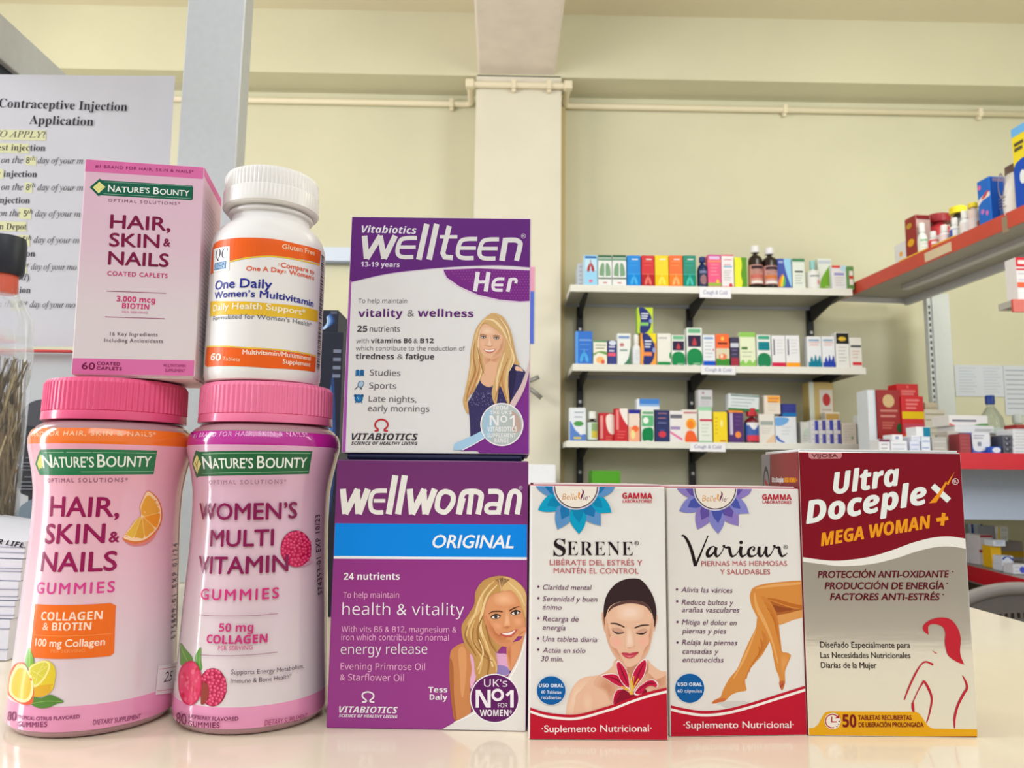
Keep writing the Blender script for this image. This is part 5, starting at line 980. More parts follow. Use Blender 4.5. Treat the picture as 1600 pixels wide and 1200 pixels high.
for (a0, b0, y, l2, nm) in ((1169, 1190.5, 385, (206, 150, 140), 'taller brown syrup bottle with a pink label'), (1191, 1213.5, 388, (206, 156, 150), 'brown syrup bottle with an orange striped label')):
    sbottle(nm+' on the top wall shelf', a0, b0, y, zt_, (40, 26, 24), (230, 230, 236), l2, [('r', .1, .78, .9, .95, (60, 40, 50)), ('r', .05, .3, .95, .5, (200, 110, 100) if a0 < 1180 else (206, 120, 70)), ('l', .15, .55, .85, .72, 3, .02, (90, 70, 70)), ('r', .1, .04, .9, .16, (230, 226, 226))], group=g, capw=.62, caph=.15, lz=(.1, .54), sh=.13)
sbox('dark blue box with rainbow streaks and a pale blue side on the top shelf', 1214.5, 1237, 404, zt_, (44, 74, 170), [('b', [(.5, 1), (.55, .7), (.75, .35), (1, .1), (1, 1)], (150, 206, 240)), ('b', [(.05, .05), (.1, .3), (.4, .5), (.36, .2)], (230, 130, 40)), ('b', [(.2, .1), (.36, .45), (.48, .35), (.36, .1)], (236, 210, 60)), ('b', [(.36, .1), (.46, .4), (.56, .3), (.5, .1)], (90, 180, 90)), ('r', .1, .84, .4, .92, (160, 170, 220))], group=g)
sbox('white box with a dark green top band on the top wall shelf', 1238, 1258, 404, zt_, (222, 230, 224), [('r', 0, .9, 1, 1, (70, 140, 96)), ('r', .2, .55, .85, .6, (60, 70, 70)), ('l', .2, .2, .8, .45, 4, .016, GY), ('r', 0, 0, 1, .03, (90, 150, 110))], group=g)
sbottle('small white bottle with a pale teal cap on the top wall shelf', 1260, 1279.5, 408, zt_, (226, 230, 230), (150, 206, 206), (228, 230, 230), [('r', .15, .7, .85, .8, (150, 156, 160)), ('d', .75, .35, .12, .16, (220, 150, 150))], group=g, capw=.42, caph=.28, sh=.05, lz=(.06, .58))
sbox('white box with a green leaf shape near the right end of the top shelf', 1278, 1300, 404, zt_, (226, 232, 226), [('r', .05, .84, .95, .94, (196, 206, 220)), ('b', [(.15, .08), (.2, .35), (.7, .7), (.95, .75), (.9, .2), (.5, .05)], (120, 176, 50)), ('l', .5, .08, .8, .14, 2, .02, (220, 230, 200))], Y=SF+.06, group=g)
sbox('white box with a red corner and lavender print on the top wall shelf', 1300, 1324, 415, zt_, (226, 226, 234), [('r', 0, .9, .6, 1, (220, 70, 70)), ('b', [(.6, 1), (.6, .8), (.95, .8), (1, 1)], (190, 220, 240)), ('r', .15, .6, .8, .7, (150, 150, 210)), ('l', .2, .2, .8, .5, 4, .02, (190, 190, 180))], group=g)
sbox('small green and red box at the right end of the top wall shelf', 1324, 1335, 416, zt_, (90, 140, 70), [('r', .3, .2, .85, .8, (226, 220, 220)), ('r', .3, .45, .85, .6, (206, 60, 60))], Y=SF+.02, group=g)
g = 'medicines on the middle wall shelf'
sbox('bright blue box with faint lungs at the left end of the middle shelf', 900, 926, 517.5, zm, (40, 110, 206), [('r', .0, .0, .12, 1, (90, 160, 240)), ('r', .2, .72, .95, .75, (150, 190, 240)), ('l', .25, .45, .85, .6, 2, .015, (110, 160, 230))]+lungs((80, 170, 236), .22), group=g, side=(96, 160, 240))
sbox('small white box with green and orange waves on the middle shelf', 927, 949, 532, zm, (232, 230, 216), [('r', 0, .93, 1, 1, (90, 150, 110)), ('l', .15, .68, .9, .8, 2, .03, (90, 110, 100)), ('b', [(0, .35), (.4, .5), (1, .4), (1, .52), (.5, .56), (0, .46)], (110, 160, 80)), ('d', .5, .2, .3, .14, (240, 180, 120)), ('d', .7, .12, .14, .08, (220, 90, 70))], group=g)
sbox('small navy box with a pink patch beside the white tube carton', 949.5, 964, 532, zm, (46, 54, 130), [('d', .55, .9, .4, .1, (210, 216, 236)), ('r', .0, .36, .9, .5, (224, 90, 120)), ('l', .15, .58, .8, .74, 2, .05, (226, 226, 240))], Y=SF+.035, group=g)
sbox('white carton with a dark green corner on the middle wall shelf', 964.5, 986, 521, zm, (228, 232, 232), [('r', .1, .84, .9, .92, (120, 150, 200)), ('d', .35, .64, .16, .06, (196, 120, 130)), ('r', .2, .44, .75, .5, (150, 170, 170)), ('b', [(.45, 0), (.8, .2), (.95, .5), (1, .6), (1, 0)], (70, 126, 96))], group=g)
sbottle('slim white spray bottle on the middle wall shelf', 987, 1001, 523, zm, (226, 230, 234), (232, 234, 234), (222, 226, 234), [('l', .3, .2, .7, .8, 5, .02, (160, 170, 190))], group=g, capw=.6, caph=.28, sh=.12, neck=.5)
CI = lambda c1, c2: [('b', [(.15, .04), (.2, .5), (.1, .98), (.5, .96), (.85, .7), (.9, .5), (.8, .2), (.5, .02)], (40, 50, 120)), ('l', .25, .58, .72, .76, 3, .04, (226, 230, 240)), ('r', .14, .3, .7, .42, c2), ('d', .84, .48, .1, .08, (140, 160, 220))]
_, _, _, _, zs2 = sbox('yellow and orange box with a dark blue bulge, lower of a stack of two', 1001.5, 1026, 521, zm, (238, 160, 60), [('r', .4, .72, 1, 1, (240, 214, 40))]+CI(0, (236, 140, 80)), group=g)
sbox('lime green box with a dark blue bulge stacked above the orange one', 996, 1021, 480.5, zs2, (190, 214, 40), CI(0, (130, 190, 110)), group=g, side=(150, 200, 80))
sbox('plain white box with a green base line on the middle shelf', 1027, 1049, 521, zm, (228, 228, 222), [('r', .02, .02, .95, .12, (20, 140, 70)), ('r', .1, .84, .7, .88, (170, 170, 176)), ('d', .95, .32, .1, .1, (60, 160, 100))], group=g)
GB = lambda: [('r', .1, .86, .9, .97, (110, 180, 140)), ('r', .08, .5, .92, .8, (48, 36, 70)), ('b', [(.5, .74), (.35, .56), (.65, .56)], (180, 60, 70)), ('b', [(.06, .04), (.06, .36), (.5, .46), (.94, .36), (.94, .04), (.5, .04)], (20, 134, 76)), ('l', .4, .06, .85, .07, 1, .02, (170, 210, 180))]
sbox('white box with navy square and green dome, the smaller of two alike', 1049.5, 1071, 523.5, zm, (226, 230, 228), GB(), group=g)
sbox('taller white box with navy square and green dome, standing right of its smaller twin', 1073, 1097.5, 512, zm, (228, 232, 230), GB(), group=g)
sbox('white box with a solid blue foot on the middle shelf', 1098.5, 1118, 523, zm, (226, 230, 238), [('r', .0, .02, 1, .17, (10, 80, 200)), ('r', .1, .86, .85, .92, (120, 150, 200)), ('l', .15, .3, .8, .75, 5, .014, GY), ('d', .84, .52, .05, .04, (220, 80, 110))], group=g)
sbox('orange and green box with a picture of food on the middle shelf', 1118.5, 1140, 522, zm, (238, 100, 36), [('d', .5, .86, .12, .06, (246, 190, 80)), ('r', .15, .68, .85, .74, (120, 40, 20)), ('r', 0, 0, 1, .56, (214, 206, 180)), ('r', 0, 0, 1, .24, (60, 140, 50)), ('d', .5, .3, .3, .1, (226, 130, 90)), ('d', .42, .32, .1, .06, (246, 220, 200))], group=g)
sbox('narrow navy box with a red lower panel on the middle shelf', 1141.5, 1155, 527, zm, (44, 34, 76), [('r', 0, .66, 1, .8, (200, 206, 220)), ('r', .05, .04, .95, .3, (160, 44, 66)), ('l', .15, .42, .85, .56, 2, .03, (110, 100, 150))], group=g)
sbox('pale green and white box with grass print on the middle shelf', 1155.5, 1181, 519, zm, (222, 230, 200), [('r', 0, .86, 1, 1, (140, 196, 90)), ('r', .12, .5, .5, .57, (80, 130, 60)), ('l', .15, .3, .8, .42, 2, .014, (150, 160, 130)), ('b', [(0, 0), (0, .1), (.2, .2), (.35, .1), (.6, .2), (.8, .12), (1, .22), (1, 0)], (140, 196, 90))], group=g)
sbox('white box with teal square and green dome on the middle shelf', 1182.5, 1205, 523, zm, (226, 230, 228), [('r', .1, .86, .9, .96, (60, 160, 130)), ('r', .1, .52, .9, .78, (0, 126, 140)), ('b', [(.08, .04), (.08, .34), (.5, .44), (.92, .34), (.92, .04), (.5, .04)], (20, 128, 80))], group=g)
for (a0, b0, c, nm) in ((1206, 1227.5, (204, 20, 70), 'white box with a crimson foot'), (1228, 1250, (244, 158, 20), 'white box with an orange foot')):
    sbox(nm+' and vertical lettering on the middle shelf', a0, b0, 524, zm, (226, 228, 234), [('r', 0, 0, 1, .15, c), ('r', .12, .38, .22, .88, (110, 110, 130)), ('l', .35, .45, .85, .85, 5, .016, (190, 190, 200))], group=g)
for (a0, b0, c, nm) in ((1261.5, 1284, (0, 120, 150), 'teal'), (1284.5, 1305, (30, 60, 170), 'dark blue')):
    sbox('white box with a '+nm+' splash at its foot on the middle shelf', a0, b0, 525.5, zm, (224, 228, 234), [('r', .1, .85, .85, .9, (100, 150, 190)), ('l', .15, .72, .9, .8, 2, .018, (220, 110, 100)), ('r', .05, .02, 1, .18, c), ('b', [(.2, .18), (.3, .36), (.42, .2), (.55, .42), (.68, .22), (.85, .4), (.9, .16)], c)], group=g)
sbox('white box with a black and yellow top panel on the middle shelf', 1305.5, 1327, 519.5, zm, (226, 226, 226), [('r', .05, .68, .98, .98, (28, 26, 26)), ('d', .5, .82, .3, .06, (214, 180, 50)), ('l', .2, .2, .8, .58, 5, .016, (170, 170, 176))], group=g)
sbox('white box with a red foot label at the right end of the middle shelf', 1327.5, 1347, 527.5, zm, (224, 222, 218), [('r', .1, .68, .95, .75, (70, 80, 84)), ('r', .2, .1, .95, .2, (206, 40, 50)), ('l', .2, .35, .8, .55, 3, .02, (210, 160, 150))], group=g)
g = 'medicines on the lower wall shelf'
sbox('white and blue box with a green oval at the left end of the lower shelf', 890, 916, 637, zl, (222, 228, 238), [('r', 0, 0, 1, .2, (50, 90, 190)), ('b', [(0, 0), (0, .6), (.4, .3), (1, .15), (1, 0)], (90, 130, 206)), ('d', .55, .52, .3, .08, (80, 150, 80)), ('l', .3, .72, .85, .86, 2, .03, (150, 160, 180)), ('d', .7, .28, .14, .1, (230, 232, 240)), ('r', .25, .06, .7, .12, (220, 200, 80))], group=g)
sbottle('dark bottle with a white cap and yellow green label on the lower shelf', 917, 933.5, 643, zl, (40, 42, 38), (228, 232, 230), (206, 220, 214), [('r', .4, .1, 1, .5, (206, 190, 70)), ('r', .4, .5, 1, .95, (140, 170, 120))], group=g, capw=.72, caph=.24, lz=(.05, .7), sh=.08)
sbox('smaller red box with a white oval leaning on the lower shelf', 936, 960, 645, zl, (196, 30, 44), [('r', .08, .1, .26, .9, (226, 150, 150)), ('b', [(.5, .9), (.5, .55), (.7, .3), (1, .3), (1, .9)], (236, 226, 220)), ('l', .45, .08, .9, .16, 2, .02, (226, 120, 100))], Y=SF+.05, group=g)
sbox('taller red box with a white quarter circle on the lower shelf', 960.5, 981.5, 638, zl, (198, 26, 40), [('b', [(.4, 1), (.5, .8), (.8, .58), (1, .52), (1, 1)], (236, 228, 226)), ('r', .12, .35, .3, .95, (230, 140, 140)), ('l', .2, .12, .85, .3, 3, .02, (228, 110, 110))], group=g)
sbox('cream box with a dark blue top and orange picture on the lower shelf', 982, 1000, 640, zl, (232, 214, 204), [('r', 0, .88, 1, 1, (40, 40, 150)), ('r', 0, 0, 1, .46, (240, 170, 140)), ('d', .6, .4, .3, .1, (236, 110, 60)), ('d', .4, .22, .2, .14, (236, 220, 150))], group=g)
t_ = sbox('white box with green panels and a white tooth shape on the lower shelf', 1002, 1022.5, 640, zl, (226, 232, 228), [('r', .1, .86, .95, .94, (110, 170, 130)), ('r', .05, .48, .95, .82, (96, 180, 130)), ('d', .35, .66, .22, .1, (236, 240, 238)), ('b', [(.1, .05), (.1, .36), (.5, .44), (.9, .4), (.9, .05), (.5, .05)], (10, 130, 76))], group=g)
t2_ = sbox('navy box with a red disc on the lower wall shelf', 1024, 1046, 641, zl, (26, 38, 98), [('l', .2, .75, .85, .9, 2, .025, (180, 120, 130)), ('r', .2, .58, .8, .62, (110, 120, 170)), ('d', .5, .24, .28, .1, (206, 60, 80)), ('r', .3, .36, .7, .4, (60, 80, 140))], group=g)
sbox('blue and white box lying across the green and navy boxes of the lower shelf', 995.5, 1031, 623, max(t_[4], t2_[4]), (226, 232, 242), [('r', .1, .5, 1, 1, (70, 130, 210)), ('r', .1, .3, 1, .5, (140, 180, 230))], group=g, D=.06)
sbox('white box with a grey label and pink ribbon on the lower shelf', 1046.5, 1067.5, 642, zl, (228, 226, 230), [('r', .05, .76, .95, .88, (110, 110, 124)), ('r', .05, .4, .8, .5, (160, 140, 190)), ('b', [(0, .3), (.4, .18), (1, .04), (1, .1), (.4, .26), (0, .36)], (226, 120, 170))], group=g)
sbox('white box with an orange head and shoulders figure on the lower shelf', 1066, 1090, 640, zl, (230, 224, 220), [('d', .58, .56, .34, .17, (240, 170, 50)), ('d', .55, .54, .22, .12, (240, 130, 40)), ('b', [(.2, .0), (.25, .28), (.5, .36), (.8, .3), (1, .05), (.9, 0)], (236, 100, 50)), ('r', .1, .88, .95, .93, (190, 120, 130))], Y=SF+.028, group=g)
t3_ = sbox('white box with a pale green top and crimson line on the lower shelf', 1091.5, 1113, 636, zl, (226, 232, 226), [('r', 0, .9, 1, 1, (150, 210, 170)), ('r', .1, .6, 1, .66, (206, 60, 90)), ('l', .2, .2, .8, .5, 4, .015, (180, 190, 180)), ('r', 0, .0, 1, .04, (120, 190, 140))], group=g)
sbox('pale grey box standing on the crimson lined box of the lower shelf', 1091, 1114, 609, t3_[4], (200, 200, 208), [('r', .2, .45, .9, .6, (150, 160, 160)), ('d', .35, .82, .08, .07, (170, 120, 140)), ('l', .2, .15, .8, .3, 2, .03, (180, 180, 190))], group=g)
t4_ = sbox('bright yellow box on the lower wall shelf', 1115, 1137, 643.5, zl, (240, 212, 20), [('d', .58, .62, .1, .12, (246, 232, 140)), ('l', .12, .3, .3, .8, 5, .02, (190, 150, 30)), ('r', .45, .04, .9, .08, (206, 110, 60))], group=g)
t5_ = sbox('purple box with an orange top and orange disc on the lower shelf', 1138.5, 1162, 641, zl, (74, 34, 110), [('r', 0, .93, 1, 1, (240, 140, 40)), ('r', .08, .25, .28, .92, (200, 190, 214)), ('d', .62, .25, .2, .1, (238, 140, 70)), ('l', .45, .55, .85, .8, 3, .02, (110, 80, 150))], group=g)
sbox('long white and grey box lying tilted on the yellow and purple boxes', 1137.5, 1186, 615, max(t4_[4], t5_[4])+.0005, (212, 220, 226), [('r', 0, 0, 1, .14, (30, 120, 60)), ('r', .08, .86, 1, .97, (130, 150, 146)), ('l', .1, .3, .85, .7, 3, .04, (160, 170, 176))], group=g, D=.06, roll=.05, side=(220, 226, 236))
sbottle('red syrup bottle with a red cap and blue label on the lower shelf', 1163, 1185, 638, zl, (110, 20, 36), (190, 30, 46), (50, 90, 170), [('r', .05, .0, .95, .3, (214, 60, 80)), ('b', [(.2, .95), (.5, .6), (.8, .95)], (230, 230, 236)), ('r', .05, .86, .95, 1, (226, 226, 232))], group=g, capw=.72, caph=.22, lz=(.06, .58), sh=.14)
t6_ = sbox('white box with grey print and a tan corner on the lower shelf', 1186, 1211, 647, zl, (226, 222, 216), [('r', .1, .62, .9, .76, (160, 170, 166)), ('b', [(.4, 0), (.7, .2), (1, .3), (1, 0)], (226, 196, 170)), ('l', .15, .35, .8, .5, 3, .015, (190, 186, 180))], group=g)
t7_ = sbox('wide white box with light blue clouds and a dark blue arc on the lower shelf', 1211.5, 1245, 651, zl, (222, 226, 234), [('b', [(0, .68), (.0, .95), (.6, .95), (.6, .8), (.3, .66)], (110, 166, 226)), ('b', [(.02, .2), (.15, .08), (.4, .02), (.4, .06), (.2, .16), (.06, .3)], (60, 100, 190)), ('l', .3, .35, .75, .6, 3, .02, (190, 196, 200))], group=g, side=(150, 150, 206))
sbox('white and orange box stacked above the tan cornered box', 1194.5, 1220, 618, t6_[4], (226, 216, 206), [('r', .2, .62, 1, .98, (240, 170, 80)), ('l', .25, .66, .9, .84, 2, .05, (190, 110, 60)), ('l', .25, .2, .85, .5, 3, .02, (190, 180, 170))], group=g)
sbox('dark blue box with a teal foot stacked above the wide cloud box', 1222.5, 1245, 631, t7_[4], (24, 30, 130), [('r', 0, 0, 1, .3, (20, 110, 180)), ('l', .2, .55, .8, .75, 2, .03, (70, 80, 180))], group=g)
sbox('small white packet with pale green print on the lower shelf', 1251, 1268, 659, zl, (224, 226, 220), [('b', [(.2, .4), (.5, .7), (.9, .6), (.7, .4)], (200, 214, 200)), ('l', .2, .15, .8, .35, 3, .02, GY)], Y=SF+.06, group=g)
for k, a0 in enumerate((1268, 1279.5, 1291, 1303)):
    sbox('narrow white packet with two blue violet bands, '+('leftmost' if k == 0 else 'second from the left' if k == 1 else 'third from the left' if k == 2 else 'rightmost')+' of four alike', a0, a0+11.3, 656.5-.3*k, zl, (226, 226, 232), [('r', .5, .56, 1, .98, (84, 84, 170) if k % 2 else (70, 80, 190)), ('r', .5, .02, 1, .42, (84, 84, 176)), ('l', .12, .2, .4, .8, 4, .04, (190, 190, 200))], group=g)
sbox('small cream packet with grey print near the right end of the lower shelf', 1316, 1339, 661, zl, (220, 214, 204), [('l', .1, .2, .9, .85, 6, .02, (180, 176, 170)), ('d', .7, .3, .08, .08, (140, 170, 120))], group=g)
sbox('white and blue packet at the right end of the lower wall shelf', 1341, 1353, 649, zl, (222, 228, 232), [('d', .6, .62, .3, .1, (110, 140, 200)), ('d', .5, .2, .3, .08, (110, 140, 200)), ('r', 0, .42, 1, .45, (190, 200, 214))], group=g)
tb_ = sbox('tall cream and gold box with a white label at the back of the lower shelf', 1264, 1303, 597, zl, (206, 180, 110), [('r', 0, 0, .2, 1, (226, 232, 220)), ('r', .42, .3, .95, .88, (226, 220, 210)), ('d', .7, .72, .16, .1, (196, 60, 60)), ('l', .5, .38, .88, .56, 3, .02, (200, 180, 170))], Y=SF+.17, D=.08, group=g)
sbox('small gold and white box behind the narrow blue banded packets', 1290, 1313, 644, zl, (226, 220, 206), [('r', .05, .72, .95, .95, (196, 160, 90)), ('l', .2, .3, .8, .5, 2, .04, (200, 190, 170))], Y=SF+.1, group=g)
# shelf label cards
CARD = mat((232, 232, 240), .6)
for (x0, x1, y0, y1, nm, lb) in ((1093, 1142, 450, 465, 'top', 'white paper name card hanging from the lip of the top wall shelf'), (1095.5, 1149, 572, 584.5, 'mid', 'white paper name card hanging from the lip of the middle wall shelf'), (1078, 1133.5, 692, 705, 'low', 'white paper name card hanging from the lip of the lower wall shelf')):
    P0, P1 = onY(x0, y1, SF-.003), onY(x1, y0, SF-.003); M = Matrix.Translation((P0.x, SF-.0035, P0.z)) @ Matrix.Rotation(.012, 4, 'Y'); t = thing('shelf_name_card', lb, 'label card', M, 'name cards on the wall shelves')
    boxobj('card', (0, 0, 0), (P1.x-P0.x, .001, P1.z-P0.z), CARD, t); ar = Art(BoxFace(M, P1.x-P0.x, .001, P1.z-P0.z), t, base=.0004); ar.norm = True; ar.part('lettering'); ar.text('Cough & Cold', (.12, .36), (.88, .36), .4, (128, 134, 178), 'm', .1)
    ar.uv = ar.uv; ar.finish()

# low cabinet under the shelves with two things on it
lc = thing('low_cabinet', 'low cream cabinet against the back wall under the wall shelves', 'cabinet', (.05, 3.08, 0))
boxobj('cabinet_body', (0, 0, 0), (1.2, .55, 1.03), mat((206, 196, 170), .5, noise=.03), lc, .004); boxobj('cabinet_top', (-.02, -.03, 1.03), (1.22, .56, 1.06), mat((226, 222, 210), .4), lc, .003)
wa, wb, wc = onY(812, 740, 3.4), onY(869, 740, 3.4), onY(850, 725.5, 3.4)
wm = thing('paper_box', 'plain white box standing by the foot of the pillar', 'box', (wa.x, 3.4, 1.06)); boxobj('box_body', (0, 0, 0), (wb.x-wa.x, .2, wc.z-1.06), mat((224, 226, 236), .5, noise=.02), wm, .008)
ga, gb, gc = onY(925.5, 740, 3.42), onY(969.5, 740, 3.42), onY(950, 735.5, 3.42)
gt = thing('green_box', 'bright green box top under the lower wall shelf', 'box', (ga.x, 3.42, 1.06)); boxobj('box_body', (0, 0, 0), (gb.x-ga.x, .15, gc.z-1.06), mat((70, 150, 20), .45, noise=.02), gt, .004)
# ================================================================== the gondola shelving on the right
gd = thing('gondola_shelving', 'red edged metal gondola shelving full of medicines on the right of the shop', 'shelving', (1.9, 3.0, 0))
def gpart(name, bm, m, parent=None):
    o = bmobj(name, bm, m, parent or gd)
    if parent is None: o.matrix_parent_inverse = Matrix.Translation((-1.9, -3.0, 0))
    return o
REDL = mat((198, 74, 58), .4, noise=.06, nscale=8); REDS = mat((196, 16, 40), .4, noise=.04, nscale=8); UND = mat((176, 174, 168), .5, noise=.03); LT = mat((206, 208, 214), .45)
FA = onY(1304, 473, 3.72); HB = FA.z; FB0 = onZ(1600, 346, HB); dirv = (FB0-FA).normalized(); FB = FA+dirv*2.4
RA0 = onZ(1452, 472, HB); perp = Vector((-dirv.y, dirv.x, 0)); perp = perp if perp.x > 0 else -perp
WDT = .40; LIP = .058
def slab(bm, A, B, off0, off1, z0, z1, mi=0):
    P = [A+perp*off0, B+perp*off0, B+perp*off1, A+perp*off1]; lo = [bm.verts.new((p.x, p.y, z0)) for p in P]; hi = [bm.verts.new((p.x, p.y, z1)) for p in P]
    fs = [bm.faces.new(lo[::-1]), bm.faces.new(hi)]+[bm.faces.new((lo[i], lo[(i+1) % 4], hi[(i+1) % 4], hi[i])) for i in range(4)]
    bmesh.ops.recalc_face_normals(bm, faces=fs)
bm = bmesh.new(); slab(bm, FA, FB, .004, WDT, HB+.034, HB+.046); top_shelf = gpart('shelf', bm, UND)
L1 = (FB0-FA).length
def kid(name, A, B, o0, o1, z0, z1, m): bm = bmesh.new(); slab(bm, A, B, o0, o1, z0, z1); o = bmobj(name, bm, m, gd); o.matrix_parent_inverse = Matrix.Translation((-1.9, -3.0, 0)); return o
seam = None
for px in range(1540, 1600):
    pass
def at_px(px, inset, z):
    lo, hi = 0, 2.2
    for _ in range(40):
        m = (lo+hi)/2; q = FA+dirv*m+perp*inset; x = topx((q.x, q.y, z))[0]
        if x < px: lo = m
        else: hi = m
    q = FA+dirv*lo+perp*inset; return Vector((q.x, q.y, z)), lo
sm = at_px(1571, 0, HB)[1]
kid('front_lip', FA, FA+dirv*(sm-.006), 0, .006, HB, HB+LIP, REDL); kid('front_lip', FA+dirv*(sm+.006), FB, 0, .006, HB, HB+LIP, REDL)
kid('seam_bracket', FA+dirv*(sm-.012), FA+dirv*(sm+.012), -.002, .002, HB-.012, HB+LIP-.012, mat((150, 130, 110), .5))
kid('stiffener', FA+dirv*.25, FB, .20, .235, HB+.012, HB+.034, LT); kid('back_fold', FA, FB, WDT-.02, WDT, HB+.0, HB+.034, LT); kid('end_fold', FA, FA+dirv*.004, .006, WDT, HB+.008, HB+.034, LT)
tk = at_px(1446, 0, HB)[1]; kid('price_strip', FA+dirv*tk, FA+dirv*(tk+.16), -.002, .0, HB+.006, HB+.044, mat((214, 196, 168), .6)); tk = at_px(1340.5, 0, HB)[1]
# upright with slots
uA = onY(1455, 560, 3.62); uB = onY(1489, 560, 3.62); UPM = mat((206, 212, 212), .45, noise=.02)
bm = bmesh.new(); add_box(bm, (uA.x+.02, 3.62, 0), (uB.x, 3.70, HB+.03), .003); gpart('upright', bm, UPM)
bm = bmesh.new(); add_box(bm, (uA.x, 3.63, 0), (uA.x+.02, 3.66, HB+.03), .001); us = gpart('slotted_strip', bm, UPM)
bm = bmesh.new()
for k in range(60): z = .2+.03*k; add_box(bm, (uA.x+.006, 3.6285, z), (uA.x+.014, 3.631, z+.016))
gpart('slots', bm, mat((60, 62, 66), .6))
# lower shelves, facing the counter
ZL1 = onZ(1550, 708, EYE.z+.1).z; Y1 = 2.75; z1 = onY(1550, 708.5, Y1).z; lip1 = 25*Y1/FPX
xa1 = onY(1345, 715, Y1).x
bm = bmesh.new(); add_box(bm, (xa1, Y1+.006, z1-.025), (3.0, 3.735, z1-.001)); gpart('shelf', bm, UND)
bm = bmesh.new(); add_box(bm, (xa1-.004, Y1, z1-lip1), (3.0, Y1+.008, z1+.002), .001); gpart('front_lip', bm, REDS)
Z2 = EYE.z-.36; q0, q1 = onZ(1513, 884, Z2), onZ(1600, 906, Z2); dv = (q1-q0).normalized(); A2 = q0-dv*.35; B2 = q0+dv*1.0; sv = perp; perp = Vector((-dv.y, dv.x, 0)); perp = perp if perp.x > 0 else -perp
kid('shelf', A2, B2, .006, .9, Z2-.02, Z2-.001, UND); kid('front_lip', A2, B2, 0, .006, Z2-.062, Z2+.002, REDS); kid('lip_edge', A2, B2, -.002, .01, Z2-.068, Z2-.062, mat((120, 110, 110), .5))
P2 = perp.copy(); perp = sv
bm = bmesh.new(); add_box(bm, (xa1+.5, 3.0, .965), (3.0, 3.02, z1-.025)); gpart('back_panel', bm, mat((184, 198, 224), .5, noise=.02))
bm = bmesh.new(); add_box(bm, (xa1, 3.66, 0), (3.0, 3.735, Z2-.1)); gpart('under_shelf_shade', bm, mat((70, 58, 46), .6, noise=.05))  # dark panel put in for the shade under the lowest shelf
# small nearer shelf at the right edge
nz = onY(1592, 468, 2.2).z; nx = onY(1584, 476, 2.2).x
bm = bmesh.new(); add_box(bm, (nx, 2.206, nz-.02), (2.6, 2.27, nz)); gpart('shelf', bm, UND); bm = bmesh.new(); add_box(bm, (nx-.002, 2.2, nz-.038), (2.6, 2.208, nz+.001)); gpart('front_lip', bm, REDL)
bm = bmesh.new(); add_box(bm, (2.25, 2.27, 0), (2.33, 2.33, nz+.3)); gpart('upright', bm, UPM)
sbox('red and white striped box on the short red edged shelf at the right', 1587.5, 1612, 402, nz+.001, (226, 222, 226), [('r', 0, .78, 1, 1, (206, 30, 50)), ('r', .15, .84, .9, .93, (236, 220, 220)), ('r', 0, .7, 1, .74, (206, 30, 50)), ('r', 0, .3, 1, .42, (226, 100, 60)), ('l', .1, .48, .8, .62, 2, .02, (190, 180, 200))], Y=2.215, D=.05)
g = 'goods on the high red edged shelf'; ZT = HB+.047; YAWG = -(PI/2-math.atan2(-dirv.y, dirv.x)) if False else math.atan2(dirv.y, dirv.x)
def gbox(label, xl, xr, yt, body, arts, depth, sidec, sarts=(), inset=.05, name='medicine_box'):
    """front faces the aisle (left), its near end faces the counter; xl..xr is the front as seen"""
    PA, ta = at_px(xl, inset, ZT); PB_, tb = at_px(xr, inset, ZT); Wd = max(.03, tb-ta)
    mx, my = topx(PB_); lo, hi = .02, .6
    for _ in range(40):
        m = (lo+hi)/2
        if topx((PB_.x, PB_.y, ZT+m))[1] > yt: lo = m
        else: hi = m
    H = lo; M = Matrix.Translation(PA) @ rotz(math.atan2(dirv.y, dirv.x))
    t = thing(name, label, 'box', M, g); bm = bmesh.new(); add_box(bm, (0, 0, 0), (Wd, depth, H), .002, seg=1); bmobj('carton', bm, mat(body, .45, noise=.02), t)
    ar = Art(BoxFace(M, Wd, depth, H), t, base=.0005, step=.0001); ar.norm = True; ar.part('front_print'); prn(ar, arts); ar.finish()
    ar = Art(BoxFace(M, Wd, depth, H, 'R'), t, base=.0005, step=.0001); ar.norm = True; ar.part('side_print'); ar.poly([(.03, .02), (.97, .02), (.97, .98), (.03, .98)], sidec); prn(ar, sarts); ar.finish(); return t
gbox('white box with an orange dot at the far end of the high shelf', 1399, 1416, 376, (224, 226, 232), [('d', .6, .55, .14, .1, (240, 170, 60)), ('r', .1, .1, .7, .2, (236, 200, 70))], .05, (226, 226, 230))
gbox('tall brown red box with gold print on the high red edged shelf', 1417, 1434, 335, (150, 34, 36), [('d', .4, .82, .26, .06, (190, 150, 50)), ('d', .5, .45, .3, .08, (226, 170, 40)), ('r', .25, .1, .9, .18, (150, 170, 150))], .07, (190, 160, 160), [('r', .1, .1, .9, .4, (210, 200, 200)), ('r', .05, .9, .95, .98, (120, 20, 30))])
